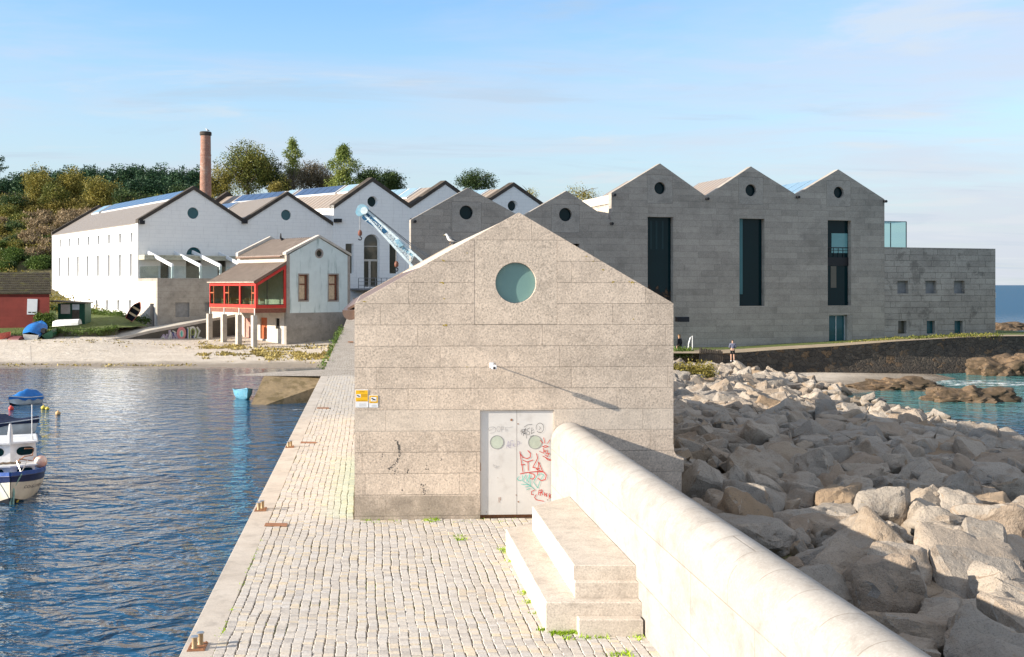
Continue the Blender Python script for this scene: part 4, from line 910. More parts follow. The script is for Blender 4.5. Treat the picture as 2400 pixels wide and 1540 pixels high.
p = G(2272, 940, -1.35); shore_rock('shore_rock', (p[0], p[1]+.3, -1.4, 2.6, 1.3, .80, -.12), 'humped ochre rock at the tip of the reef in the turquoise cove', 2)
for i, (x, y, Yd, sx, sy, sz_, lb) in enumerate([(2355, 882, 79.4, 2.6, 1.5, 1.15, 'brown rock ledge at the foot of the seawall, left of the taller one'), (2418, 878, 79.8, 2.4, 1.5, 1.25, 'tallest brown rock at the foot of the seawall, at the right edge')]):
    w = W(x, y, Yd); shore_rock('shore_rock', (w[0], w[1], -1.35, sx, sy, sz_, .1*i), lb, 5+i)
w = W(2362, 772, 158); shore_rock('reef_rock', (w[0], w[1], -1.3, 4.2, 2, 1.0, 0), 'bare tan rock with breaking waves out at sea beyond the museum', 11)
w = W(2358, 786, 96); shore_rock('shore_rock', (w[0], w[1], w[2]-.2, 1.6, .8, .34, 0), 'dark rock behind the path end, right of the museum corner', 13, 'rubble')
# ================================================================== MUSEUM (granite)
mu = Fr((0, 80.28), (1, .2964))
mus = thing('museum_building', 'long grey granite museum with saw-tooth gables, tall dark windows and a low wing', 'building', mu(0, 0, -.5))
P = lambda pts, fr=mu, b=0: [fr.p(x, y, b) for x, y in pts]
zb = -.9
aL = mu.a(963); a1 = mu.a(1433); a2 = mu.a(2073)
out = [(aL, zb), (a2, zb)]+P([(2073, 467), (1965, 397), (1866, 456), (1760, 390), (1655, 460), (1547, 383), (1433, 452), (1433, 517), (1328, 447), (1222, 508), (1097, 440), (963, 515)])
tall = [mu.rect(1518, 508, 1578, 722), mu.rect(1733, 512, 1792, 717), mu.rect(1940, 516, 1995, 716)]
doorm = mu.rect(1943, 738, 1998, 806)
ports = [(1547, 441, 14.5), (1760, 446, 14.2), (1966, 451, 13.5), (1093, 498, 16.5), (1325.5, 503, 16)]
sqs = [[(mu.a(x0), mu.p(x0, y0)[1]), (mu.a(x1), mu.p(x0, y0)[1]), (mu.a(x1), mu.p(x0, y1)[1]), (mu.a(x0), mu.p(x0, y1)[1])] for x0, x1, y0, y1 in ((1517, 1577, 409, 476), (1731, 1789, 414, 479), (1937, 1994, 422, 483), (1059, 1128, 472, 544), (1292, 1358, 478, 545))]
small_dark = mu.rect(1334, 571, 1358, 592)
loading = mu.rect(1046, 571, 1070, 584)
mb = MB(mu); mb.ext(out, 0, .6, sqs+tall+[doorm, small_dark]); build(mb, 'front_wall', mt['museum'], mus)
for s_, (x, y, r) in zip(sqs, ports):
    e = .015; cx, cz = mu.p(x, y); R0 = r*abs(mu.p(x, y-1)[1]-cz); cir = [(cx+R0*math.cos(2*math.pi*i/28), cz+R0*math.sin(2*math.pi*i/28)) for i in range(28)]
    a0_, z0_, a1_, z1_ = s_[0][0]+e, s_[2][1]+e, s_[1][0]-e, s_[0][1]-e
    mb = MB(mu); mb.ext([(a0_, z0_), (a1_, z0_), (a1_, z1_), (a0_, z1_)], .002, .55, [cir]); pn = build(mb, 'window_surround', mt['museumpanel'], mus)
    mb = MB(mu); mb.ext([(cx+(p[0]-cx)*1.02, cz+(p[1]-cz)*1.02) for p in cir], .32, .34); build(mb, 'round_window', mt['darkglass'], mus)
    mb = MB(mu); mb.ext(cir, .26, .31, [[(cx+(p[0]-cx)*.93, cz+(p[1]-cz)*.93) for p in cir]]); build(mb, 'window_rim', mt['black'], mus)
def rc(r): return r[0][0], r[1][0], r[0][1], r[2][1]
for i, r in enumerate(tall):
    A0, A1, Z0, Z1 = rc(r)
    mb = MB(mu); mb.box(A0-.05, A1+.05, .46, .48, Z0-.05, Z1+.05); w_ = build(mb, 'tall_window', mt['darkglass'], mus)
    mb = MB(mu)
    if i == 0:
        for q_ in (.38, .82, 1.32): mb.box(A0+q_, A0+q_+.16, .44, .458, Z1-2.4, Z1-.25)
        build(mb, 'blue_reveal', mt['inkteal2'], w_)
        mb = MB(mu)
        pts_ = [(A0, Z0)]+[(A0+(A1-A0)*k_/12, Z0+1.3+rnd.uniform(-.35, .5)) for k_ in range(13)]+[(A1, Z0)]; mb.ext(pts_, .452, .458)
        build(mb, 'painted_reflection', mt['inside'], w_)  # reflection of the rocks drawn as a coloured shape on the glass
    elif i == 1:
        mb.box(A0, A0+.5, .43, .458, Z0+.9, Z1); mb.box(A0, A0+.25, .43, .458, Z0, Z0+.9); build(mb, 'blue_reveal', mt['litteal2'], w_)
    else:
        mb.box(A0+.62, A1-.05, .44, .458, Z1-2.55, Z1-1.0); build(mb, 'bright_pane', mt['lit'] if 'lit' in mt else mt['litteal'], w_)
        mb = MB(mu); mb.box(A0, A1, .40, .43, Z1-2.16, Z1-2.1); mb.box(A0, A1, .40, .43, Z1-2.36, Z1-2.33)
        for k in range(4): mb.box(A0+.35+k*.42, A0+.38+k*.42, .40, .43, Z1-2.9, Z1-2.1)
        mb.box(A0, A1, .38, .43, Z1-3.55, Z1-2.9); build(mb, 'inner_railing', mt['black'], w_)
        mb = MB(mu); mb.box(A0+.55, A0+1.05, .44, .458, Z0+1.4, Z0+3.1); build(mb, 'lit_interior', mt['olive'], w_)
A0, A1, Z0, Z1 = rc(doorm)
dt = build((lambda m_: (m_.box(A0-.02, A1+.02, .40, .42, Z0-.05, Z1+.02), m_)[1])(MB(mu)), 'glass_door', mt['tealglass'], mus)
mb = MB(mu)
for a in (A0, (A0+A1-.5)/2, A1-.52): mb.box(a, a+.06, .34, .39, Z0, Z1)
mb.box(A0, A1, .34, .39, Z1-.06, Z1); mb.box(A0, A1, .34, .39, Z0, Z0+.05); build(mb, 'door_frame', mt['alu'], dt)
mb = MB(mu); mb.box(A1-.45, A1, .02, .38, Z0, Z1); build(mb, 'door_reveal', mt['museumpanel'], dt)
A0, A1, Z0, Z1 = rc(small_dark); mb = MB(mu); mb.box(A0-.02, A1+.02, .4, .42, Z0-.02, Z1+.02); build(mb, 'small_window', mt['blackgap'], mus)
# rainwater spouts
for x, y in ((971, 519), (1432, 524), (1438, 457), (1656, 466), (1868, 462), (2072, 472)):
    a, z = mu.p(x, y); mb = MB(mu); mb.tube([(a, 0, z), (a, -.32, z-.02)], .11, 10); build(mb, 'rain_spout', mt['black'], mus)
# sides and roofs
zE = mu.p(1433, 452)[1]; zEr = mu.p(2073, 467)[1]
mt['litstone'] = stone('sun_paled_granite_side', (.62, .55, .46), (.56, .49, .40), .15, 14, .5, .85, .2, (1.6, 1.7, .03, .2, .2), (.2, .17, .14), .05)  # museum granite made paler, sunlight put into the colour
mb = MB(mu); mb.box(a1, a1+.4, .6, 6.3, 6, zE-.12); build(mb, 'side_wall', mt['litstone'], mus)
mb = MB(mu); mb.box(a2-.4, a2, .6, 8, zb, zEr); build(mb, 'side_wall', mt['museum'], mus)
def groof(fr, A, Z, depth0, depth1, th=.12, dz=0.0):
    """A, Z: left eave, ridge, right eave"""
    mb = MB(fr)
    for i, j in ((0, 1), (2, 1)):
        mb.ext([(A[i], Z[i]+dz), (A[j], Z[j]+dz), (A[j], Z[j]+dz+th), (A[i], Z[i]+dz+th)], depth0, depth1)
    return mb
bays = [(1433, 452, 1547, 383, 1655, 460, 6.5), (1655, 460, 1760, 390, 1866, 456, 9.0), (1866, 456, 1965, 397, 2073, 467, 10.0)]
for i, (x0, y0, xm, ym, x1, y1, d) in enumerate(bays):
    q = [mu.p(x0, y0), mu.p(xm, ym), mu.p(x1, y1)]
    mb = groof(mu, [p[0] for p in q], [p[1] for p in q], .6, d, .1, -.85 if i == 0 else -.6); rf = build(mb, 'metal_roof', mt['roofB'], mus)
    if i == 2:
        mb = MB(mu)
        for k in range(4):
            p0 = lerp2((q[0][0], q[0][1]), (q[1][0], q[1][1]), .38); p1 = lerp2((q[0][0], q[0][1]), (q[1][0], q[1][1]), .93); b0_ = 1.6+k*1.9
            mb.ext([(p0[0], p0[1]-.48), (p1[0], p1[1]-.48), (p1[0], p1[1]-.40), (p0[0], p0[1]-.40)], b0_, b0_+1.8)
        build(mb, 'roof_skylight', mt['skylight'], rf)
# inner return of the low gables, kept behind the wall
mb = MB(lambda a, b, z: (mu(a, 0, z)[0]*(1+b/80.), mu(a, 0, z)[1]*(1+b/80.), z)); q = P([(963, 515), (1097, 440), (1222, 508)]); q2 = P([(1222, 508), (1328, 447), (1432, 517)])
for q_ in (q, q2):
    for i, j in ((0, 1), (2, 1)): mb.ext([(q_[i][0], q_[i][1]-.5), (q_[j][0], q_[j][1]-.5), (q_[j][0], q_[j][1]-.38), (q_[i][0], q_[i][1]-.38)], .6, 4)
build(mb, 'low_gable_roof', mt['roofB'], mus)
# low wing towards the sea
aW = mu.a(2334); zW0 = mu.p(2077, 579)[1]; zW1 = mu.p(2334, 583)[1]
wins = [mu.rect(x0, 658, x1, 688) for x0, x1 in ((2104, 2130), (2170, 2196), (2237, 2262))]+[mu.rect(x0, 752, x1, 782) for x0, x1 in ((2106, 2132), (2173, 2199), (2238, 2264))]
mb = MB(mu); mb.ext([(a2+.001, zb), (aW, zb), (aW, zW1), (a2+.001, zW0)], .05, .6, wins); mb.box(aW-.5, aW, .6, 9, zb, zW1); mb.box(a2, aW-.5, .6, 9, zW1-.5, zW1-.3); wg = build(mb, 'low_wing_wall', mt['extension'], mus)
for i, r in enumerate(wins):
    A0, A1, Z0, Z1 = rc(r); mb = MB(mu); mb.box(A0-.02, A1+.02, .42, .44, Z0-.02, Z1+.02)
    wn_ = build(mb, 'square_window', mt['grey'] if i in (0, 1, 2) else (mt['olive'] if i == 3 else mt['tealglass']), mus)
    if i > 2: mb = MB(mu); mb.box(A1-.24, A1, .08, .41, Z0, Z1); build(mb, 'window_reveal', mt['museumpanel'], wn_)
mb = MB(mu); a, z = mu.p(2332, 690); mb.box(aW+.003, aW+.02, .0, .55, z-.3, z+.15); build(mb, 'notice_plate', mt['white'], mus)
l0 = mu.a(2077, 1.5); l1 = mu.a(2124, 1.5); zt = mu.p(2100, 520, 1.5)[1]
mb = MB(mu); mb.box(l0-.5, l1, 1.5, 3.6, zW1-.3, zt); build(mb, 'glass_lantern', mt['lantern'], mus)
mb = MB(mu)
for a in (l0-.5, l1): 
    for b_ in (1.5, 3.6): mb.box(a-.03, a+.03, b_-.03, b_+.03, zW1-.3, zt+.02)
mb.box(l0-.5, l1, 1.46, 1.5, zt, zt+.05); mb.box(l0-.5, l1, 3.6, 3.64, zt, zt+.05); build(mb, 'lantern_frame', mt['tealglass'], mus)
# ================================================================== WHITE BUILDING B (three gables)
bo = 137.4
wb = Fr((0, bo), (1, .2964), (-2900, F))
bl = thing('white_gabled_building', 'white three-gabled building with a tall arched window and round gable windows', 'building', wb(wb.a(873), 0, 3))
e1, e2, e3, e4 = [wb.a(x) for x in (782, 961, 1122, 1274)]
zlo = 1.0
PB = lambda x, y: wb.p(x, y)
outB = [(e1, zlo), (e4, zlo), PB(1274, 478), PB(1203, 428.5), PB(1122, 481), PB(1043, 424), PB(961, 480), PB(872, 417), PB(782, 481)]
archp = []
ax0, zs = wb.p(853, 568); ax1, _ = wb.p(890, 568); zb_ = wb.p(871, 672)[1]; rr = (ax1-ax0)/2
arch = [(ax0, zb_), (ax1, zb_)]+[((ax0+ax1)/2+rr*math.cos(t), zs+rr*math.sin(t)*1.02) for t in np.linspace(0, math.pi, 16)]
sw = [wb.rect(810, 571, 829, 641), wb.rect(913, 572, 933, 641)]
cB = [wb.circ(873.5, 472.5, 12.5), wb.circ(1043, 489, 12), wb.circ(1202, 482.5, 12.5)]
mb = MB(wb); mb.ext(outB, 0, .7, cB+sw+[arch]); build(mb, 'front_wall', mt['plaster'], bl)
for c_ in cB:
    cx = sum(p[0] for p in c_)/len(c_); cz = sum(p[1] for p in c_)/len(c_); mb = MB(wb); mb.ext([(cx+(p[0]-cx)*1.05, cz+(p[1]-cz)*1.05) for p in c_], .45, .5); build(mb, 'round_window', mt['darkglass'], bl)
for r in sw: A0, A1, Z0, Z1 = rc(r); mb = MB(wb); mb.box(A0-.05, A1+.05, .4, .45, Z0-.05, Z1+.05); build(mb, 'tall_window', mt['olive'], bl)
mb = MB(wb); mb.ext([(p[0], p[1]) for p in arch], .44, .48); aw = build(mb, 'arched_window', mt['olive'], bl)
mb = MB(wb); z1_ = wb.p(871, 610)[1]; z2_ = wb.p(871, 577)[1]; mb.box(ax0, ax1, .38, .43, z1_-.12, z1_+.12); mb.box(ax0, ax1, .38, .43, z2_-.04, z2_+.04); ac = (ax0+ax1)/2; mb.box(ac-.14, ac+.10, .36, .43, zb_, z1_); build(mb, 'window_frame', mt['palerender'], aw)
mb = MB(wb); mb.box(e1, e1+.6, .7, 22, zlo, PB(782, 481)[1]-.3); build(mb, 'side_wall', mt['whitewall'], bl)
mb = MB(wb); mb.box(e4-.6, e4, .7, 22, zlo, PB(1274, 478)[1]-.3); build(mb, 'side_wall', mt['whitewall'], bl)
def rake(mb, fr, p, q, th, b0_, b1_, up=0.0):
    mb.ext([(p[0], p[1]-th), (q[0], q[1]-th), (q[0], q[1]+up), (p[0], p[1]+up)], b0_, b1_)
def gable_set(fr, root, gab, depth, roofmat, dz, th, panels=()):
    for gi, (pl_, pm, pr) in enumerate(gab):
        q = [fr.p(*pl_), fr.p(*pm), fr.p(*pr)]
        mb = MB(fr); rake(mb, fr, q[0], q[1], th, -.12, .75, .06); rake(mb, fr, q[1], q[2], th, -.12, .75, .06); build(mb, 'gable_coping', mt['trim'], root)
        mb = groof(fr, [p[0] for p in q], [p[1] for p in q], .75, depth, .12, -dz); rf = build(mb, 'ribbed_roof', mt[roofmat], root)
        mb = MB(fr); rake(mb, fr, q[0], q[1], dz+.1, depth, depth+.5, .06); rake(mb, fr, q[1], q[2], dz+.1, depth, depth+.5, .06); build(mb, 'rear_coping', mt['trim'], root)
        for (t0, t1, b0_, b1_, n, mat) in panels[gi]:
            mb = MB(fr); fm = MB(fr); p0 = lerp2(q[0], q[1], t0); p1 = lerp2(q[0], q[1], t1)
            fm.ext([(p0[0], p0[1]-dz+.10), (p1[0], p1[1]-dz+.10), (p1[0], p1[1]-dz+.26), (p0[0], p0[1]-dz+.26)], b0_-.15, b1_+.15); fo_ = build(fm, 'panel_frame', mt['alu'], root)
            p0 = lerp2(q[0], q[1], t0+.015); p1 = lerp2(q[0], q[1], t1-.015); st_ = (b1_-b0_)/n
            for k in range(n):
                mb = MB(fr); mb.ext([(p0[0], p0[1]-dz+.27), (p1[0], p1[1]-dz+.27), (p1[0], p1[1]-dz+.31), (p0[0], p0[1]-dz+.31)], b0_+k*st_+.06, b0_+(k+1)*st_-.06); build(mb, 'roof_panel', mt[mat], fo_)
gable_set(wb, bl, [((782, 481), (872, 417), (961, 480)), ((961, 480), (1043, 424), (1122, 481)), ((1122, 481), (1203, 428.5), (1274, 478))], 30, 'roofB', .75, .40,
          [((.68, .97, 2.2, 4.0, 1, 'skylight'), (.68, .97, 4.8, 13.0, 6, 'solar'), (.68, .97, 14.0, 15.6, 1, 'skylight'), (.66, .95, 16.5, 26, 6, 'solar'), (.2, .42, 17, 26, 6, 'solar')),
           ((.55, .97, 4.2, 6.0, 1, 'skylight'), (.55, .97, 6.3, 12.0, 3, 'skylight')), ((.5, .97, 4.0, 9, 3, 'skylight'),)])
# balcony outside the arched window
mb = MB(wb); A0, z = wb.p(820, 677); A1, _ = wb.p(925, 677); zt = wb.p(870, 652)[1]; mb.box(A0, A1, -1.6, 0, z-.15, z+.05); bc = build(mb, 'balcony', mt['grey'], bl)
mb = MB(wb)
for zz in (zt, z+(zt-z)*.66, z+(zt-z)*.33): mb.box(A0, A1, -1.6, -1.55, zz-.025, zz+.025)
for k in range(9): a = A0+(A1-A0)*k/8; mb.box(a-.03, a+.03, -1.6, -1.55, z, zt)
build(mb, 'railing', mt['grey'], bc)
for x, y in ((788, 517), (967, 516)):
    a, z = wb.p(x, y); mb = MB(wb); mb.box(a-.3, a+.35, -.5, 0, z-.22, z+.2); build(mb, 'floodlight', mt['black'], bl)
# ================================================================== WHITE BUILDING A (two gables, long side)
wa = Fr((-39.45, 118.0), (.8098, .5866))
ba = thing('long_white_warehouse', 'long white warehouse with two dark-edged gables and rows of slit windows', 'building', wa(0, 0, 2))
PA = lambda x, y: wa.p(x, y)
c2_ = wa.a(782)
outA = [(0, 0), (c2_, 0), PA(782, 523), PA(674, 450), PA(571, 515), PA(454, 437), PA(323, 515)]
cA = [wa.circ(452.5, 499.5, 13.5), wa.circ(670.5, 504, 12.5)]
lx0, lz = wa.p(437, 597); lx1, _ = wa.p(472, 597); lr = (lx1-lx0)/2
lun = [((lx0+lx1)/2+lr*math.cos(t), lz+lr*math.sin(t)) for t in np.linspace(0, math.pi, 14)]
doorsA = [wa.rect(376, 604, 396, 652), wa.rect(436, 604, 471, 652), wa.rect(510, 604, 530, 652)]
mb = MB(wa); mb.ext(outA, 0, .7, cA+[lun]+doorsA); build(mb, 'front_wall', mt['plaster'], ba)
for c_ in cA:
    cx = sum(p[0] for p in c_)/len(c_); cz = sum(p[1] for p in c_)/len(c_); mb = MB(wa); mb.ext([(cx+(p[0]-cx)*1.05, cz+(p[1]-cz)*1.05) for p in c_], .2, .25); build(mb, 'round_window', mt['greenpane'] if 'greenpane' in mt else mt['tealglass'], ba)
mb = MB(wa); mb.ext(lun, .2, .25); build(mb, 'half_round_window', mt['tealglass'], ba)
for r in doorsA: A0, A1, Z0, Z1 = rc(r); mb = MB(wa); mb.box(A0-.05, A1+.05, .3, .35, Z0, Z1+.05); build(mb, 'glazed_door', mt['olive'], ba)
# the sunny side
ws = Fr((-39.45, 118.0), wa.v, (wa.u[0], wa.u[1]))
hole = []
for i, x in enumerate((141, 163.5, 184.5, 207.5, 230.5, 255.5, 281.5, 308.5)):
    t = (x-141)/167.5; w_ = 2.0+.6*t
    hole.append(ws.rect(x-w_, 561-16*t, x+w_, 579-11.5*t))
for i, x in enumerate((139.5, 161, 182.5, 205, 229.5, 255, 281, 306.5)):
    t = (x-139.5)/167; w_ = 2.0+.6*t
    hole.append(ws.rect(x-w_, 604-9*t, x+w_, 647.4))
for x in (226.5, 251, 277, 304.5): hole.append(ws.rect(x-2.5, 703, x+2.5, 726))
fix = []
for h in hole:
    A = sorted((h[0][0], h[1][0])); Z = sorted((h[0][1], h[2][1])); fix.append([(A[0], Z[0]), (A[1], Z[0]), (A[1], Z[1]), (A[0], Z[1])])
LA = 28.4*1.25; zA = PA(323, 515)[1]; LA = ws.a(122)
mb = MB(ws); mb.ext([(.7, 0), (LA, 0), (LA, zA-.35), (.7, zA-.35)], .0, .6, fix); build(mb, 'side_wall', mt['whitewall'], ba)
for h in fix:
    mb = MB(ws); mb.box(h[0][0]-.02, h[1][0]+.02, .30, .33, h[0][1]-.02, h[2][1]+.02); build(mb, 'slit_window', mt['grey'], ba)
gable_set(wa, ba, [((323, 515), (454, 437), (571, 515)), ((571, 515), (674, 450), (782, 523))], LA, 'roofA', .45, .36,
          [((.70, .97, 2.2, LA-7.5, 12, 'solar'), (.70, .97, LA-6.0, LA-3.0, 1, 'skylight')), ((.72, .97, 14, LA-3, 6, 'solar'), (.30, .52, 16, LA-5, 6, 'solar'))])
for x, y in ((330, 521), (571, 520)): a, z = wa.p(x, y); mb = MB(wa); mb.box(a-.25, a+.3, -.45, 0, z-.2, z+.18); build(mb, 'floodlight', mt['black'], ba)
# concrete terrace block, balustrade, canopy, struts
tb_ = 6.27
at = wa.a(369, -tb_); ztp = wa.p(369, 652, -tb_)[1]
ter = thing('concrete_terrace_block', 'rough concrete terrace block in front of the white warehouse', 'terrace', wa(3, -tb_, .6))
hl = [wa.rect(411, 709, 444, 743, -tb_), wa.rect(480, 709, 492, 730, -tb_)]
mb = MB(wa); mb.ext([(at, 0), (c2_-2, 0), (c2_-2, ztp), (at, ztp)], -tb_, -tb_+.4, hl); mb.box(at, c2_-2, -tb_+.4, 0, ztp-.3, ztp); build(mb, 'front_wall', mt['concrete'], ter)
for r in hl: A0, A1, Z0, Z1 = rc(r); mb = MB(wa); mb.box(A0, A1, -tb_+.2, -tb_+.24, Z0, Z1); v = build(mb, 'louvred_vent', mt['grey'], ter)
mb = MB(wa); mb.box(at, at+.4, -tb_+.4, -tb_+1.0, 0, ztp-.3); mb.box(at, at+.4, -tb_+2.3, 0, 0, ztp-.3); mb.box(at, at+.4, -tb_+1.0, -tb_+2.3, 3.1, ztp-.3); build(mb, 'side_wall', mt['palerender'], ter)
mb = MB(wa); mb.box(at+.3, at+.35, -tb_+1.0, -tb_+2.3, 0, 3.1); build(mb, 'doorway', mt['grey'], ter)
mb = MB(wa); mb.box(at+.1, c2_-3, -tb_+.12, -tb_+.15, ztp, ztp+1.25); mb.box(at+.1, at+.13, -tb_+.15, -.4, ztp, ztp+1.25); build(mb, 'glass_balustrade', mt['balustrade'], ter)
mb = MB(wa); A0, z = wa.p(325, 598); A1, _ = wa.p(548, 600); mb.box(A0, A1, -1.9, 0, z-.16, z); mb.box(A0, A1, -1.85, 0, z-.5, z-.17)
build(mb, 'canopy', stone('stained_canopy_concrete', (.52, .50, .40), (.42, .40, .30), .2, 8, .8, .9, .1), ter)
for x0, y0, x1, y1, x2, y2 in ((346, 591, 404, 622.5, 404, 653), (410, 592, 470, 623, 470, 653), (451, 590.5, 516.5, 623, 516, 653), (514, 594, 572, 624, 572, 653)):
    b2 = -tb_+.3
    a1_, z1_ = wa.p(x1, y1, b2); a0_, z0_ = wa.p(x0, y0, -.1)
    mb = MB(wa); mb.bar((a0_, -.1, z0_), (a1_, b2, z1_), .16, .34); mb.bar((a1_, b2, z1_+.1), (a1_, b2, ztp), .22, .16); build(mb, 'white_strut', mt['white'], ter)
# chimney
w = W(482, 455, 150); wt = W(484.5, 309, 150)
ch = thing('brick_chimney', 'tall round brick chimney behind the white warehouse', 'chimney', (w[0], 150, 5))
mb = MB(); zt = wt[2]; mb.lathe((w[0], 150, 0), [(.98, 5), (.78, 15), (.70, zt-3.2), (.735, zt-3.2), (.735, zt-3.05), (.69, zt-3.05), (.66, zt-.55)], 28); build(mb, 'shaft', mt['brick'], ch, smooth=30)
mb = MB(); mb.lathe((w[0], 150, 0), [(.66, zt-.55), (.78, zt-.45), (.78, zt-.1), (.70, zt), (.45, zt), (.45, zt-1)], 28); build(mb, 'cap', mt['trim'], ch, smooth=30)
# ================================================================== CAFE
cf = Fr((-20.9, 103.7), (2767, F))
cafe = thing('teal_beach_house', 'pale teal gabled beach house on a concrete base', 'house', cf(3, 0, -.5))
cR = cf.a(820.6); PC = lambda x, y, b=0: cf.p(x, y, b)
zT = PC(671, 734)[1]; zEv = PC(672, 597)[1]; zPk = PC(748, 556)[1]; DL = 8.6
winC = [cf.rect(698.5, 641, 724, 707), cf.rect(768, 641, 794, 707)]
inn = []
for r in winC:
    A0, A1, Z0, Z1 = rc(r); inn.append([(A0+.12, Z0+.12), (A1-.12, Z0+.12), (A1-.12, Z1-.12), (A0+.12, Z1-.12)])
cc = cf.circ(748, 594, 11.5)
mb = MB(cf); mb.ext([(.35, zT), (cR-.3, zT), (cR-.3, zEv+.05), (cR/2, zPk-.05), (.35, zEv+.05)], 0, .4, winC+[cc]); build(mb, 'front_wall', mt['teal'], cafe)
mb = MB(cf); mb.box(0, .35, -.02, .4, zT, zEv); mb.box(cR-.3, cR, -.02, .4, zT, zEv); build(mb, 'corner_stones', mt['granitetrim'], cafe)
mb = MB(cf); rake(mb, cf, (-.12, zEv), (cR/2, zPk), .0, -.12, .45, .22); rake(mb, cf, (cR/2, zPk), (cR+.12, zEv), .0, -.12, .45, .22); build(mb, 'gable_coping', mt['palerender'], cafe)
mb = MB(cf); rake(mb, cf, (-.12, zEv), (cR/2, zPk), .0, DL, DL+.4, .35); rake(mb, cf, (cR/2, zPk), (cR+.12, zEv), .0, DL, DL+.4, .35); build(mb, 'gable_coping', mt['palerender'], cafe)
for i, (r, q) in enumerate(zip(winC, inn)):
    mb = MB(cf); mb.ext(r, -.03, .12, [q]); w_ = build(mb, 'window_surround', mt['granitetrim'], cafe)
    A0, A1, Z0, Z1 = rc(q); mb = MB(cf); mb.box(A0, A1, .26, .28, Z0, Z1); build(mb, 'window_boarding', mt['curtain'], w_)
    mb = MB(cf); zz = Z0+(Z1-Z0)*.63
    mb.box(A0, A1, .2, .25, zz-.06, zz+.06); mb.box(A1-.2, A1-.02, .18, .25, Z0, Z1); mb.box(A0, A1, .2, .25, Z1-.1, Z1); mb.box(A0, A1, .2, .25, Z0, Z0+.08); mb.box(A0, A0+.06, .2, .25, Z0, Z1); build(mb, 'window_frame', mt['rustred'], w_)
cx = sum(p[0] for p in cc)/len(cc); cz = sum(p[1] for p in cc)/len(cc); k = .68
mb = MB(cf); mb.ext(cc, -.03, .15, [[(cx+(p[0]-cx)*k, cz+(p[1]-cz)*k) for p in cc]]); w_ = build(mb, 'round_window_surround', mt['granitetrim'], cafe)
mb = MB(cf); mb.ext([(cx+(p[0]-cx)*.75, cz+(p[1]-cz)*.75) for p in cc], .2, .25); build(mb, 'round_window', mt['olive'], w_)
mb = MB(cf); mb.box(0, cR, .0, .4, -1.6, zT-.001); build(mb, 'concrete_base', mt['lowwall'], cafe)
cs = Fr(cf.o, cf.v, cf.u)           # the left side, seen along the house
dr1 = cs.rect(610, 744, 626, 795); dr2 = cs.rect(573, 745, 587.5, 792); sw1 = cs.rect(646, 746, 655, 771)
H3 = []
for h in (dr1, dr2, sw1):
    A = sorted((h[0][0], h[1][0])); Z = sorted((h[0][1], h[2][1])); H3.append([(A[0], Z[0]), (A[1], Z[0]), (A[1], Z[1]), (A[0], Z[1])])
mb = MB(cs); mb.ext([(.4, -1.6), (14, -1.6), (14, zT), (.4, zT)], 0, .35, H3); build(mb, 'base_side_wall', mt['palerender'], cafe)
mb = MB(cs); mb.ext([(.4, zT), (DL, zT), (DL, zEv), (.4, zEv)], 0.02, .33); build(mb, 'side_wall', mt['palerender'], cafe)
for h, nm, m_ in zip(H3, ('orange_door', 'pink_door', 'slot_window'), ('orangedoor', 'pinkdoor', 'blackgap')):
    mb = MB(cs); mb.box(h[0][0], h[1][0], .12, .18, h[0][1], h[2][1]); build(mb, nm, mt[m_], cafe)
mb = MB(cf); mb.box(cR-.35, cR, .4, DL, -1.6, zEv); mb.box(0, cR, DL, DL+.35, -1.0, zEv); build(mb, 'rear_wall', mt['palerender'], cafe)
def seamroof(fr, A, Z, b0_, b1_, n, name, root):
    mb = MB(fr); mb.ext([(A[0], Z[0]), (A[1], Z[1]), (A[1], Z[1]+.08), (A[0], Z[0]+.08)], b0_, b1_); r = build(mb, name, mt['seam'], root)
    mb = MB(fr)
    for k in range(n):
        b = b0_+(b1_-b0_)*(k+.5)/n; mb.ext([(A[0], Z[0]+.08), (A[1], Z[1]+.08), (A[1], Z[1]+.12), (A[0], Z[0]+.12)], b-.035, b+.035)
    build(mb, 'roof_ribs', mt['seamrib'], r); return r
seamroof(cf, (-.25, cR/2), (zEv-.12, zPk-.05), .45, DL, 21, 'metal_roof', cafe); seamroof(cf, (cR+.2, cR/2), (zEv-.12, zPk-.05), .45, DL, 21, 'metal_roof', cafe)
mb = MB(cf); mb.tube([(-.3, .5, zEv-.15), (-.3, DL, zEv-.15)], .09, 8); build(mb, 'gutter', mt['browngutter'], cafe)
a_, z_ = PC(660, 572, 6.2); fa, fz = cf.p(660, 585, 6.0)
mb = MB(cf); mb.tube([(fa, 6, fz-1.2), (fa, 6, fz+.35)], .22, 12); fl = build(mb, 'flue', mt['browngutter'], cafe, smooth=40)
mb = MB(cf); mb.tube([(fa, 6, fz+.35), (fa, 6, fz+.65)], .16, 10); mb.tube([(fa, 6, fz+.65), (fa+.1, 6, fz+.85), (fa+.05, 6, fz+1.05), (fa-.1, 6, fz+1.15), (fa-.1, 6, fz+1.6)], [.15, .16, .15, .1, .05], 10); build(mb, 'cowl', mt['black'], fl, smooth=50)
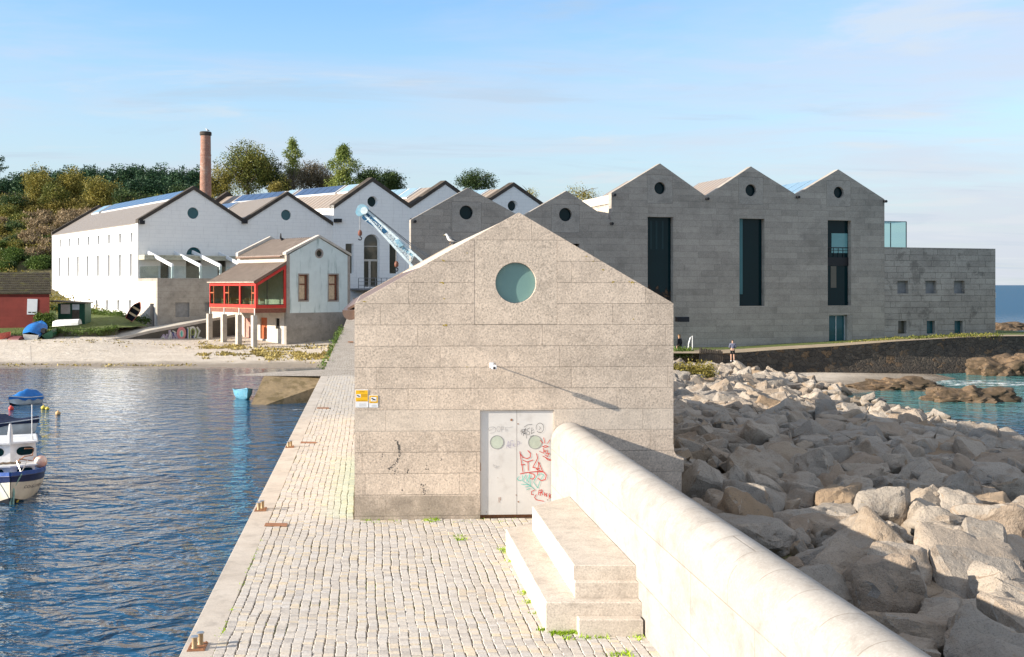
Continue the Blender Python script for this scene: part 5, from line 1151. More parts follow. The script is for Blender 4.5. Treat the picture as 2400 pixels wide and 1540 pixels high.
# glazed veranda on pillars
ver = thing('red_glazed_veranda', 'red framed glazed veranda on four concrete pillars beside the teal house', 'veranda', cf(-1.6, 4, -.6))
VD = -3.33; VL = 8.5; zf = 2.85; ze = PC(597, 661)[1]; zr = PC(671, 615)[1]
A_ = cf.a(597, .15); VD = A_
ze = cf.p(597, 662, .15)[1]; zf = cf.p(597, 723, .15)[1]; zr = cf.p(669, 617, .15)[1]
seamroof(cf, (VD-.2, -.0), (ze-.02, zr+.02), .0, VL+.15, 27, 'metal_roof', ver)
mb = MB(cf); mb.ext([(VD-.2, ze-.12), (-.02, zr-.10), (-.02, zr+.2), (VD-.2, ze+.1)], -.06, -.0); build(mb, 'roof_edge', mt['browngutter'], ver)
mb = MB(cf); zsl = zf+.42; w_ = .24
mb.ext([(VD, zf), (-.03, zf), (-.03, zr-.14), (VD, ze-.16)], .0, .14, [[(VD+w_, zf+.30), (-.03-w_, zf+.30), (-.03-w_, zr-.14-.42), (VD+w_, ze-.16-.14)]]); build(mb, 'end_frame', mt['red'], ver)
mb = MB(cf); am_ = VD+(-VD)*.38; mb.box(am_-.03, am_+.03, .04, .1, zf+.30, ze+.85); mb.box(VD+w_, -.03-w_, .04, .1, zf+.30, zf+.36); build(mb, 'end_mullion', mt['black'], ver)
mb = MB(cf); mb.ext([(VD+w_, zf+.30), (-.03-w_, zf+.30), (-.03-w_, zr-.56), (VD+w_, ze-.30)], .065, .075); build(mb, 'end_pane', mt['clear'], ver)
mb = MB(cf); nb = 3; bw_ = VL/nb; mb.box(VD, VD+.14, .14, VL, zf, zf+.34); mb.box(VD, VD+.14, .14, VL, ze-.30, ze-.10)
for k in range(nb+1): b = k*bw_; mb.box(VD, VD+.14, max(.14, b-.1), min(VL, b+.1) if k else .24, zf+.34, ze-.30)
build(mb, 'side_frame', mt['red'], ver)
for k in range(nb):
    b = k*bw_; mb = MB(cf); mb.box(VD+.06, VD+.07, b+.1, b+bw_-.1, zf+.34, ze-.30); pn = build(mb, 'side_pane', mt['clear'], ver)
    mb = MB(cf); q = b+bw_-.75 if k else b+.75; mb.box(VD+.03, VD+.09, q-.03, q+.03, zf+.34, ze-.3); s0, s1 = (q, b+bw_-.1) if k else (b+.1, q); mb.box(VD+.03, VD+.09, s0, s1, zf+1.35, zf+1.45); build(mb, 'casement_frame', mt['orangedoor'], pn)
mb = MB(cf); mb.box(VD, 0, .02, VL, zf-.02, zf+.02); build(mb, 'floor', mt['wood'], ver)
mb = MB(cf); mb.box(VD+.02, -.03, .05, .2, zf-.42, zf-.021); mb.box(VD+.02, VD+.2, .2, VL, zf-.42, zf-.021); mb.box(VD+.5, -.1, .25, VL, zf-.35, zf-.03); build(mb, 'floor_beam', mt['rustred'], ver)
mb = MB(cf); mb.ext([(VD, zf), (0, zf), (0, zr-.1), (VD, ze-.1)], VL-.02, VL); build(mb, 'rear_end_wall', mt['palerender'], ver)
for k in range(4):
    b = .0+k*(VL-.25)/3
    x_, y_, _ = cf(VD-.25, b, 0); zg = land(x_, y_)-.3
    mb = MB(cf); mb.box(VD-.26, VD+.18, b-.02, b+.40, zg, zf-.62); build(mb, 'pillar', mt['concretelight'], ver)
    mb = MB(cf); mb.box(VD-.04, VD+.03, b+.1, b+.2, zf-.62, zf+.0); build(mb, 'bracket', mt['alu'], ver)
def chair():
    t = thing('cafe_chair', 'pale wooden chair behind the veranda glass', 'chair', (0, 0, 0), 'wooden chairs and tables inside the red veranda')
    mb = MB(); mb.box(-.22, .22, -.22, .22, .42, .46); build(mb, 'seat', mt['wood'], t)
    mb = MB(); mb.box(-.22, .22, .19, .22, .62, .92); build(mb, 'backrest', mt['wood'], t)
    for sx in (-1, 1):
        for sy in (-1, 1): mb = MB(); mb.box(sx*.22-.025 if sx > 0 else -.22, .22 if sx > 0 else -.195, sy*.22-.025 if sy > 0 else -.22, .22 if sy > 0 else -.195, 0, .92 if sy > 0 else .43); build(mb, 'leg', mt['wood'], t)
    return t
def table():
    t = thing('cafe_table', 'pale wooden table behind the veranda glass', 'table', (0, 0, 0), 'wooden chairs and tables inside the red veranda')
    mb = MB(); mb.box(-.4, .4, -.4, .4, .72, .76); build(mb, 'table_top', mt['wood'], t)
    for sx in (-.36, .32):
        for sy in (-.36, .32): mb = MB(); mb.box(sx, sx+.045, sy, sy+.045, 0, .72); build(mb, 'leg', mt['wood'], t)
    return t
c0 = chair(); t0 = table(); ang = math.atan2(cf.u[1], cf.u[0])
labs = ['first wooden chair from the glazed end of the red veranda', 'wooden chair facing the first table inside the red veranda', 'wooden chair at the middle table inside the red veranda, nearer its glazed end', 'wooden chair at the middle table inside the red veranda, nearer its far end', 'wooden chair at the far table inside the red veranda', 'farthest wooden chair inside the red veranda']
for i, b in enumerate((.75, 2.35, 3.4, 5.0, 6.1, 7.6)):
    place(c0, cf(VD+1.0+.1*(i % 2), b, zf+.02), ang+(math.pi if i % 2 == 0 else 0), 1, labs[i], i == 0)
for i, (b, lb) in enumerate(((1.55, 'wooden table nearest the glazed end of the red veranda'), (4.2, 'middle wooden table inside the red veranda'), (6.85, 'farthest wooden table inside the red veranda'))): place(t0, cf(VD+1.05, b, zf+.02), ang, 1, lb, i == 0)
# ramp along the terrace with its graffitied wall
oe = [(205, 806.5, 102.0), (280, 795, 103.8), (356, 777, 105.8), (420, 765, 107.4), (487, 752, 108.9), (545, 741, 110.3), (600, 731, 111.6)]
ie = [(150, 790, 104), (270, 779, 108.5), (367, 764, 112.6), (427, 754, 114.3), (487, 744, 116.0), (545, 734, 118), (600, 724, 120)]
O3 = [W(*p) for p in oe]; I3 = [W(*p) for p in ie]
mb = MB()
for i in range(len(O3)-1):
    mb.face([O3[i], O3[i+1], I3[i+1], I3[i]], 2); a, b = O3[i], O3[i+1]
    mb.hexa([(a[0], a[1]-.02, a[2]-.12), (b[0], b[1]-.02, b[2]-.12), (b[0], b[1]+.3, b[2]-.12), (a[0], a[1]+.3, a[2]-.12)], [(a[0], a[1]-.02, a[2]+.14), (b[0], b[1]-.02, b[2]+.14), (b[0], b[1]+.3, b[2]+.14), (a[0], a[1]+.3, a[2]+.14)])
build(mb, 'ramp_deck', mt['concretelight'], kind='structure')
mb = MB()
for i in range(len(O3)-1):
    a, b = O3[i], O3[i+1]; mb.face([(a[0], a[1], -2), (b[0], b[1], -2), (b[0], b[1], b[2]-.12), (a[0], a[1], a[2]-.12)])
rw = build(mb, 'ramp_wall', mt['darkwall'], label='dark concrete wall of the rising ramp, with colourful graffiti', cat='wall')
g0, g1 = O3[2], O3[4]; gf = Fr((g0[0], g0[1]), (g1[0]-g0[0], g1[1]-g0[1]))
def zg(x, y): return gf.p(356+x*.0625, 740.6+y*.0625)
def graf(strs, m_, w, b=-.02):
    mb = MB(gf)
    for s_ in strs: mb.ribbon([zg(*p) for p in s_], w, b)
    return build(mb, 'graffiti', mt[m_], rw)
graf([arc(1105, 650, 120, 190, 0, 360, 20)], 'inkpink', .26); graf([arc(1110, 660, 60, 110, 0, 360, 16)], 'inkpale', .12, -.03); graf([[(1110, 590), (1120, 760)]], 'inkteal', .14, -.04)
graf([arc(1530, 620, 110, 200, 150, 420, 16), [(1350, 450), (1370, 900)], [(1700, 430), (1790, 560), (1700, 800), (1850, 830)], [(1600, 860), (1850, 850)], [(1440, 430), (1440, 880)]], 'inkpale', .17)
graf([[(1400, 460), (1410, 860)], [(1650, 480), (1720, 560), (1660, 800)], arc(1530, 600, 60, 110, 0, 360, 12)], 'inkgreen', .12, -.03)
graf([[(300, 920), (440, 720), (520, 900), (560, 700)], [(650, 900), (660, 560), (740, 700), (720, 900)], [(800, 900), (860, 640), (960, 900)], [(380, 860), (600, 820)]], 'inklilac', .2)
graf([[(260, 930), (430, 780), (480, 930)], [(620, 880), (700, 620), (720, 880)], [(850, 860), (980, 940)], [(780, 560), (900, 620)]], 'inkpale', .1, -.03)
graf([[(1330, 480), (1320, 900)], [(1540, 740), (1550, 900)], [(990, 860), (980, 960)], [(780, 620), (830, 760)]], 'royal', .07, -.04)
# ================================================================== LAWN, SHEDS, BEACHED BOATS
lf = [(-60, 788, 103.5), (60, 783, 103.8), (130, 779, 104.2), (136, 775, 104.6), (190, 779, 104.4), (240, 775, 105.2), (276, 768, 107)]
lbk = [(-60, 740, 118), (60, 735, 118), (122, 727, 127), (160, 722, 131), (225, 728, 127), (290, 739, 119), (350, 765, 112)]
Lf3 = [W(*p) for p in lf]; Lb3 = [W(*p) for p in lbk]
mb = MB()
for i in range(6):
    for k in range(5):
        def pt(i_, t): a = mid(Lf3[i_], Lb3[i_], t); return (a[0], a[1], a[2]+(.12*noise.noise(Vector((a[0]*.4, a[1]*.4, 0))) if 0 < t < 1 else 0))
        mb.face([pt(i, k/5), pt(i+1, k/5), pt(i+1, (k+1)/5), pt(i, (k+1)/5)], 2)
build(mb, 'lawn', mt['turf'], kind='structure', smooth=60)
mb = MB()
for i in range(6): a, b = Lf3[i], Lf3[i+1]; mb.face([(a[0], a[1], -1), (b[0], b[1], -1), b, a])
mt['mosswall'] = stone('mossy_retaining_stone', (.16, .14, .10), (.11, .10, .06), .3, 6, .8, .95, .8, stain=(.9, .5, .8), stainc=(.07, .09, .02))
build(mb, 'retaining_wall', mt['mosswall'], label='low mossy retaining wall in front of the grass and sheds', cat='wall')
# red shed
rs = Fr((W(116, 757, 108)[0], 108.0), (-1, 0.0), (0, 1))
rs = Fr((W(-160, 757, 108)[0], 108.0), (1, 0), (-.44, 1))
red = thing('red_boathouse', 'dark red boathouse with a mossy tiled roof and a white board on its wall', 'shed', rs(6, 0, .8))
r1 = rs.a(116); z0_ = .6; zt_ = rs.p(60, 687)[1]; zrf = 5-(638-HOR)*112.5/F
mb = MB(rs); mb.box(0, r1, 0, 8, z0_, zt_); build(mb, 'wall', mt['redpaintwall'], red)
mb = MB(rs); n_ = 24
for s_, b0_, b1_ in ((0, -.25, 4.5), (1, 9.0, 4.5)):
    for k in range(9):
        t0_, t1_ = k/9, (k+1)/9; ba_, bb_ = b0_+(b1_-b0_)*t0_, b0_+(b1_-b0_)*t1_; za, zb2 = zt_-.05+(zrf-zt_)*t0_, zt_-.05+(zrf-zt_)*t1_
        mb.hexa([(-.2, ba_, za-.05), (r1+.15, ba_, za-.05), (r1+.15, bb_, zb2-.05), (-.2, bb_, zb2-.05)], [(-.2, ba_, za+.10), (r1+.15, ba_, za+.10), (r1+.15, bb_, zb2+.02), (-.2, bb_, zb2+.02)])
build(mb, 'tiled_roof', mt['moss'], red)
for a_ in (0, r1-.002): mb = MB(rs); mb.face([(a_, 0, zt_), (a_, 8, zt_), (a_, 4.5, zrf)]); build(mb, 'gable_end', mt['redpaintwall'], red)
q = [rs.p(64, 700.5), rs.p(88, 701), rs.p(86.5, 737), rs.p(63, 737)]
mb = MB(rs); mb.ext([q[3], q[2], q[1], q[0]], -.06, -.01); bd = build(mb, 'white_board', plain('grey_white_board', (.50, .53, .56), .6, var=.03), red)
mb = MB(rs)
for x0, x1 in ((66, 73.5), (75.5, 83)): A0, zz = rs.p(x0, 732.3); A1, _ = rs.p(x1, 732.3); mb.box(A0, A1, -.066, -.061, zz-.06, zz+.06)
build(mb, 'board_print', mt['black'], bd)
# green hut
gh = Fr((W(136, 757, 111.5)[0], 111.5), (1, .12))
hut = thing('green_hut', 'dark green timber hut with a boarded window and a flat grey roof', 'hut', gh(1, 1, 1))
h1 = gh.a(199); hz0 = gh.p(160, 754)[1]-.3; hz1 = gh.p(160, 711)[1]
mb = MB(gh); mb.box(0, h1, 0, 2.4, hz0, hz1)
for k in range(14): a = h1*k/14; mb.box(a, a+.03, -.02, 0, hz0, hz1)
build(mb, 'wall', mt['green'], hut)
mb = MB(gh); mb.ext([(-.75, hz1+.16), (h1+.2, hz1-.03), (h1+.2, hz1+.07), (-.75, hz1+.30)], -.35, 2.7); build(mb, 'roof', plain('weathered_roof_felt', (.16, .14, .11), .95, c2=(.08, .08, .05), scale=4), hut)
mb = MB(gh); A0, zz1 = gh.p(143, 713.5); A1, zz0 = gh.p(164.5, 735.5); mb.box(A0, A1, -.05, -.021, zz0, zz1); build(mb, 'boarded_window', mt['palerender'], hut)
mb = MB(gh); A0, zz1 = gh.p(169.5, 727); A1, zz0 = gh.p(186, 754); mb.box(A0, A1, -.05, -.021, zz0, zz1); build(mb, 'door', mt['bark'], hut)
mb = MB(gh); A0, zz1 = gh.p(169.5, 713); A1, zz0 = gh.p(186, 726); mb.box(A0, A1, -.05, -.021, zz0, zz1); build(mb, 'window', mt['alu'], hut)
# hull maker: x forward, sheer rising to the bow
def hull(L, B, H, transom=.75, n=12, m=7, bow=.25, flare=.75, keel=.0):
    """returns rings of points, from stern to bow, each from one gunwale round the keel to the other"""
    R_ = []
    for i in range(n+1):
        t = i/n; x = -L/2+L*t
        hb = B/2*(transom+(1-transom)*math.sin(min(1, t/.45)*math.pi/2)) if t < .45 else B/2*math.cos(((t-.45)/.55)**1.7*math.pi/2)
        hb = max(hb, .012); sh_ = H*(1+bow*max(0, (t-.35)/.65)**2); kz = keel+H*.35*max(0, (t-.75)/.25)**2
        ring = []
        for j in range(2*m+1):
            u = (j-m)/m; au = abs(u); y_ = hb*(math.sin(au*math.pi/2)**flare if au else 0)*(1 if u > 0 else -1); z_ = kz+(sh_-kz)*(1-math.cos(au*math.pi/2))**.85
            ring.append((x+L*.04*max(0, (t-.7)/.3)*(z_/H), y_, z_))
        R_.append(ring)
    return R_
def boat(name, label, loc, rz_b, L, B, H, mats, group=None, deck=None, inside=None, bottom=None, band=None, cat='boat', n=12, draft=.12):
    """mats: hull material; bottom/band materials take the rows low down and high up"""
    T = thing(name, label, cat, (0, 0, 0), group); R_ = hull(L, B, H, n=n); m = (len(R_[0])-1)//2
    def rows(j0, j1, grow=0.0):
        mb = MB()
        for i in range(len(R_)-1):
            for j in range(len(R_[0])-1):
                k = min(abs(j-m), abs(j+1-m))
                if j0 <= k < j1: mb.face([R_[i][j], R_[i+1][j], R_[i+1][j+1], R_[i][j+1]])
        return mb
    if bottom: build(rows(0, 3), 'bottom', mt[bottom], T, smooth=50); build(rows(3, m if not band else m-1), 'hull', mt[mats], T, smooth=50)
    else: build(rows(0, m if not band else m-1), 'hull', mt[mats], T, smooth=50)
    if band: build(rows(m-1, m), 'sheer_band', mt[band], T, smooth=50)
    mb = MB(); r = R_[0]
    for j in range(m): mb.face([r[j], r[j+1], r[2*m-j-1], r[2*m-j]])
    build(mb, 'transom', mt[mats], T)
    for sgn in (0, 2*m):
        mb = MB(); mb.tube([R_[i][sgn] for i in range(len(R_))], .028, 6); build(mb, 'gunwale', mt[band or mats], T, smooth=60)
    if inside:
        mb = MB()
        for i in range(len(R_)-1):
            for j in range(len(R_[0])-1):
                s_ = .93; mb.face([(p[0]*.97, p[1]*s_, max(p[2], .07)+.02 if p[2] < H*.9 else p[2]-.01) for p in (R_[i][j], R_[i][j+1], R_[i+1][j+1], R_[i+1][j])])
        build(mb, 'inside', mt[inside], T, smooth=50)
        for t in (.35, .62):
            i = int(t*len(R_)); y_ = abs(R_[i][0][1])*.93; x_ = R_[i][0][0]; mb = MB(); mb.box(x_-.1, x_+.1, -y_, y_, H*.66, H*.72); build(mb, 'thwart', mt['wood'] if inside != 'blueinside' else mt['blueinside'], T)
    if deck:
        mat, ridge, lump = deck; mb = MB(); k = 8
        def dpnt(i, u):
            g = R_[i][2*m]; t = i/(len(R_)-1); y_ = g[1]*1.05*u; top = ridge*math.sin(min(1, t*1.15+.08)*math.pi)**.6
            zz = g[2]+.03+top*(1-abs(u)**1.5)+lump*noise.noise(Vector((i*.7, u*2, L)))*(1-abs(u)) if abs(u) < .99 else g[2]-.14-.05*math.sin(i*1.7)
            return (g[0], y_, zz)
        us = [-1, -.98]+[-.8+.2*q for q in range(9)]+[.98, 1]
        for i in range(len(R_)-1):
            for a, b in zip(us, us[1:]): mb.face([dpnt(i, a), dpnt(i+1, a), dpnt(i+1, b), dpnt(i, b)])
        build(mb, 'cover', mt[mat], T, smooth=50)
    T.location = loc; T.rotation_euler = (0, 0, rz_b); return T
# --- afloat
p = G(38, 950, SEA); boat('covered_rowing_boat', 'white rowing boat under a bright blue cover, moored farthest out', (p[0]+.2, p[1]+.6, SEA-.14), math.radians(-122), 1.75, .92, .52, 'whitehull', deck=('bluetarp', .38, .08), bottom='blackhull')
p = G(565, 936, SEA); boat('small_dinghy', 'small light blue dinghy by the slipway', (p[0]+.0, p[1]+.5, SEA-.1), math.radians(-62), 1.7, .95, .58, 'skyblue', inside='blueinside')
p = G(40, 1030, SEA); boat('canvas_covered_boat', 'pale grey boat under a navy canvas cover, behind the cabin boat', (p[0]-2.05, p[1]+.7, SEA-.15), math.radians(8), 4.6, 1.7, .72, 'whitehull', deck=('navy', .62, .22), band='cabin')
# cabin boat, bow towards the quay end
p = G(24, 1178, SEA); by = p[1]+2.0; bx = (24-1200)/F*by; hd = math.atan2(-by, -bx-.0)
cb = boat('cabin_boat', 'small white cabin fishing boat with a navy band, bow to the camera', (0, 0, 0), 0, 4.9, 2.0, .95, 'cream', bottom='blackhull', band='navyhull')
ORG[cb.name] = (0, 0, 0)
R_ = hull(4.9, 2.0, .95); m_ = (len(R_[0])-1)//2
mb = MB()
for i in range(len(R_)-1):
    a, b, c, d = R_[i][0], R_[i+1][0], R_[i+1][2*m_], R_[i][2*m_]; mb.face([a, b, c, d])
build(mb, 'deck', mt['royal'], cb)
mb = MB()
for sgn in (0, 2*m_):
    pts = [R_[i][sgn] for i in range(3, len(R_))]
    for a, b in zip(pts, pts[1:]): mb.hexa([(a[0], a[1]-.02, a[2]), (b[0], b[1]-.02, b[2]), (b[0], b[1]+.02, b[2]), (a[0], a[1]+.02, a[2])], [(a[0], a[1]-.02, a[2]+.13), (b[0], b[1]-.02, b[2]+.13), (b[0], b[1]+.02, b[2]+.13), (a[0], a[1]+.02, a[2]+.13)])
build(mb, 'bulwark', mt['royal'], cb)
def vbox(mb, xr, xf, yw, nose, z0, z1, rake_=.0):
    lo = [(xr, -yw, z0), (xf, -yw, z0), (xf+nose, 0, z0), (xf, yw, z0), (xr, yw, z0)]; hi = [(xr, -yw*.95, z1), (xf-rake_, -yw*.95, z1), (xf+nose-rake_, 0, z1), (xf-rake_, yw*.95, z1), (xr, yw*.95, z1)]; mb.hexa(lo, hi)
mb = MB(); vbox(mb, -1.3, .75, .72, .22, .95, 1.42, .05); vbox(mb, -1.3, .9, .76, .24, 1.42, 1.47); lowc = build(mb, 'fore_cabin', mt['cabin'], cb)
mb = MB(); vbox(mb, -1.5, .15, .76, .22, 1.47, 2.12, .08); vbox(mb, -1.6, .2, .80, .24, 2.12, 2.18); upc = build(mb, 'wheelhouse', mt['cabin'], cb)
def stadium(w, h, n=8):
    r = h/2; return [(w/2-r+r*math.cos(t), r*math.sin(t)) for t in np.linspace(-math.pi/2, math.pi/2, n)]+[(-w/2+r+r*math.cos(t), r*math.sin(t)) for t in np.linspace(math.pi/2, 1.5*math.pi, n)]
def oval(parent, xf, yw, nose, yc, zc, w, h, mat='darkglass'):
    for s_ in (-1, 1):
        ux, uy = -nose, yw*s_; l = math.hypot(ux, uy); ux, uy = ux/l, uy/l; nx, ny = (uy*s_, -ux*s_)
        ox, oy = xf+nose*(1-yc/yw), yc*s_
        for grow, m2, e_ in ((1.0, mat, .022), (1.12, 'cabin', .012)):
            mb = MB(lambda a, b, z, ox=ox, oy=oy, ux=ux, uy=uy, nx=nx, ny=ny: (ox+a*ux+b*nx, oy+a*uy+b*ny, z)); mb.ext([(q[0]*grow, zc+q[1]*grow) for q in stadium(w, h)], 0, e_); build(mb, 'window' if m2 == mat else 'window_rim', mt[m2], parent)
oval(lowc, .75, .72, .20, .40, 1.24, .46, .20); oval(upc, .12, .76, .20, .42, 1.84, .52, .30)
mb = MB(); mb.tube([(.35, 0, 2.15), (.35, 0, 2.55), (.36, 0, 2.85)], [.085, .07, .03], 10); build(mb, 'mast', mt['cabin'], upc)
mb = MB(); mb.tube([(-.1, .62, 2.18), (-.1, .62, 3.45)], .013, 6); mb.lathe((-.1, .62, 2.18), [(.05, 0), (.03, .14), (0, .14)], 8); build(mb, 'antenna', mt['white'], upc)
mb = MB(); mb.tube([(.55, .15, 1.49), (.62, .4, 1.70), (.60, .62, 1.72), (.50, .66, 1.95), (.55, .40, 1.97)], .022, 6); mb.tube([(.6, .25, 1.62), (.6, .62, 1.52), (.6, .70, 1.66)], .02, 6); build(mb, 'anchor', mt['rust'], upc)
mb = MB(); mb.tube([(.7, -.5+.1*i, 1.50+.02*(i % 2)) for i in range(9)], .04, 6); build(mb, 'rope_coil', mt['brownrope'], upc)
mb = MB(); mb.tube([(1.55, .30, 1.12), (1.2, .18, 1.42)], .014, 6); mb.tube([(1.55, .30, 1.12), (1.15, .48, 1.42)], .014, 6); build(mb, 'rail_stay', mt['steel'], cb)
for k, (pa) in enumerate([[(2.45, 0, 1.22), (2.5, .02, .6), (2.56, -.02, .05)], [(2.4, .0, 1.25), (2.52, .1, .7), (2.5, .06, .1)], [(2.2, -.5, 1.18), (2.45, -.5, .7), (2.5, -.3, .1)], [(2.3, .0, 1.25), (2.35, .3, 1.2), (2.48, .05, .75)]]):
    mb = MB(); mb.tube(pa, .028, 6); build(mb, 'mooring_rope', mt['rope'], cb)
R3 = R_; tm = MB()
def hullT(a, b, z):
    t = max(0, min(11.99, (a+2.45)/4.9*12)); i = int(t); f_ = t-i; j = 2*m_-2
    p_, q_ = Vector(R3[i][j]), Vector(R3[i+1][j]); w_ = p_+(q_-p_)*f_; p2, q2 = Vector(R3[i][j+1]), Vector(R3[i+1][j+1]); w2 = p2+(q2-p2)*f_; v = w_+(w2-w_)*z
    return (v.x, v.y+.02-b, v.z)
tb = text_mb('7ª CO-2-1138-92', hullT, 0, 0, 1); cu_mb = MB(hullT)
t2 = bpy.data.curves.new('t', 'FONT'); t2.body = 'CO-5-1198-94'; t2.size = 1; t2.shear = .25; to = bpy.data.objects.new('t', t2); tme = bpy.data.meshes.new_from_object(to)
wmax = max(v.co.x for v in tme.vertices)
for pg in tme.polygons: cu_mb.face([(2.05-tme.vertices[i].co.x/wmax*1.05, 0, -.05+tme.vertices[i].co.y*.62) for i in pg.vertices], 1)
build(cu_mb, 'registration_number', mt['inkblack'], cb)
bpy.data.objects.remove(to)
lowc.scale = (1, 1, .86); upc.scale = (1, 1, .86)
for o_ in (cb,): o_.location = (bx, by, SEA-.36); o_.rotation_euler = (0, 0, hd)
def buoy(name, label, x, y, r, mat, sq=1.0, zoff=None, group='mooring buoys on the harbour water'):
    p_ = G(x, y, SEA); rr_ = r*p_[1]/F; t = thing(name, label, 'buoy', (p_[0], p_[1], SEA), group)
    mb = MB(); n = 10; mb.lathe((p_[0], p_[1], SEA+rr_*.55), [(rr_*math.sin(math.pi*i/n), -rr_*sq*math.cos(math.pi*i/n)) for i in range(n+1)], 18); build(mb, 'float', mt[mat], t, smooth=80)
    mb = MB(); mb.lathe((p_[0], p_[1], SEA+rr_*.55+rr_*sq*.9), [(rr_*.28, 0), (rr_*.18, rr_*.4), (0, rr_*.45)], 10); build(mb, 'eye', mt[mat], t, smooth=80); return t
buoy('mooring_buoy', 'red ball buoy in front of the blue covered boat', 26, 961, 6, 'redbuoy'); buoy('mooring_buoy', 'pale yellow buoy, left of the floating pair', 102, 959, 6, 'yellowbuoy', .8)
buoy('mooring_buoy', 'olive yellow buoy, right of the floating pair', 111, 960.5, 5, 'yellowbuoy', .7); buoy('mooring_buoy', 'lone orange buoy on open harbour water', 136, 972, 6, 'orangebuoy', .9)
buoy('mooring_buoy', 'yellow buoy at the bow of the cabin boat', 35, 1176, 9, 'yellowbuoy')
pf = Vector((.45, .86, 1.22)); ca, sa = math.cos(hd), math.sin(hd); fx, fy = bx+pf.x*ca-pf.y*sa, by+pf.x*sa+pf.y*ca
pk = (-.2) ; mb = MB(); n = 12; rr_ = .19; mb.lathe((fx, fy, SEA-.36+1.25), [(rr_*math.sin(math.pi*i/n), -rr_*1.05*math.cos(math.pi*i/n)) for i in range(n+1)], 20)
tagf = build(mb, 'boat_fender', mt['pinkbuoy'], label='large pink ball fender on the deck of the cabin boat', cat='fender', smooth=80)
# --- beached
w = W(74, 790, 103.2); T = boat('covered_boat', 'white and red boat under a blue tarpaulin, propped up on the beach', (w[0], w[1]+.9, w[2]+.02), math.radians(-80), 3.4, 1.8, .75, 'whitehull', deck=('bluetarp', .45, .1), bottom='redhull'); T.rotation_euler = (math.radians(6), math.radians(-16), math.radians(97))
w = W(34, 800, 102.6); T = boat('upturned_dinghy', 'dark red dinghy lying upside down on the sand', (0, 0, 0), 0, 2.2, 1.5, .45, 'maroon', band='cream'); T.location = (w[0], w[1]+.3, w[2]+.50); T.rotation_euler = (math.radians(180), 0, math.radians(150))
w = W(119, 793, 103.4); T = boat('green_boat', 'dark green open boat beached beside the blue covered one', (w[0], w[1]+.5, w[2]), 0, 2.2, 1.3, .62, 'greenhull', inside='greenhull'); T.rotation_euler = (math.radians(-30), math.radians(0), math.radians(100))
w = W(-3, 800, 102.8); T = boat('pink_boat', 'salmon coloured boat cut by the left edge of the photo', (w[0], w[1], w[2]), 0, 2.0, 1.2, .7, 'redhull', bottom='cream')
w = W(103, 783, 103.0); mb = MB(); mb.tube([(w[0], w[1], w[2]-.45), (w[0]-.02, w[1], w[2]+.1), (w[0]-.03, w[1], w[2]+.12)], [.10, .10, .10], 8); mb.bbox(w[0]-.22, w[0]+.18, w[1]-.2, w[1]+.2, w[2]+.1, w[2]+.55, .1); build(mb, 'outboard_motor', mt['black'], label='black outboard motor beside the green boat', cat='outboard motor')
w = W(155, 764, 106.5); T = boat('white_upturned_hull', 'white scribbled hull lying upside down on the grass by the hut', (0, 0, 0), 0, 2.7, 1.0, .5, 'whitehull'); T.location = (w[0], w[1], w[2]+.62); T.rotation_euler = (math.radians(180-8), math.radians(2), math.radians(172))
mb = MB(); 
for i in range(16):
    xx = -1.0+i*.13; pts_ = [(xx+rnd.uniform(-.06, .06), .44+rnd.uniform(-.02, .02), .15+rnd.uniform(-.1, .12)) for _ in range(3)]
    mb.tube([(p_[0], p_[1], p_[2]) for p_ in pts_], .012, 4)
ORG[T.name] = (0, 0, 0); build(mb, 'scribbles', mt['inkblack'], T)
w = W(318, 750, 113.5); T = boat('leaning_red_boat', 'faded red boat standing on edge against the terrace wall', (0, 0, 0), 0, 2.0, 1.0, .5, 'redhull', inside='darkcloth'); T.location = (w[0], w[1], w[2]+.8); T.rotation_euler = (math.radians(75), math.radians(-58), math.radians(15))
# poles stuck in the shallows
for x0, y0, x1, y1, lb in ((73, 845, 72, 810, 'thin upright pole on the beach'),):
    a = G(x0, y0, -1.1); mb = MB(); mb.tube([a, (a[0]-.03, a[1], a[2]+1.2)], .02, 5); build(mb, 'beach_pole', mt['grey'], label=lb, cat='pole')
# seaweed on the sand and scrub on the boulders
sp_ = []; R = random.Random(9)
for _ in range(1500):
    x = R.uniform(470, 785); y = 830+R.gauss(0, 5.5)+(3 if x > 600 else -2)
    if noise.noise(Vector((x*.035, y*.12, 0))) < .0: continue
    p_ = G(x, y, -1.0); z_ = land(p_[0], p_[1]); 
    if p_[0] < -2.7+M7*p_[1]: sp_.append((p_[0], p_[1], z_-.02, R.uniform(.6, 1.3)))
for _ in range(260):
    x = R.uniform(0, 470); y = R.choice((820+R.gauss(0, 1.5), 846+R.gauss(0, 1.2), 812+R.gauss(0, 1))); p_ = G(x, y, -.9); sp_.append((p_[0], p_[1], land(p_[0], p_[1])-.03, R.uniform(.4, .9)))
tufts('seaweed', sp_, mt['seaweed'], blades=7, h=.17, w=.09, spread=.28)
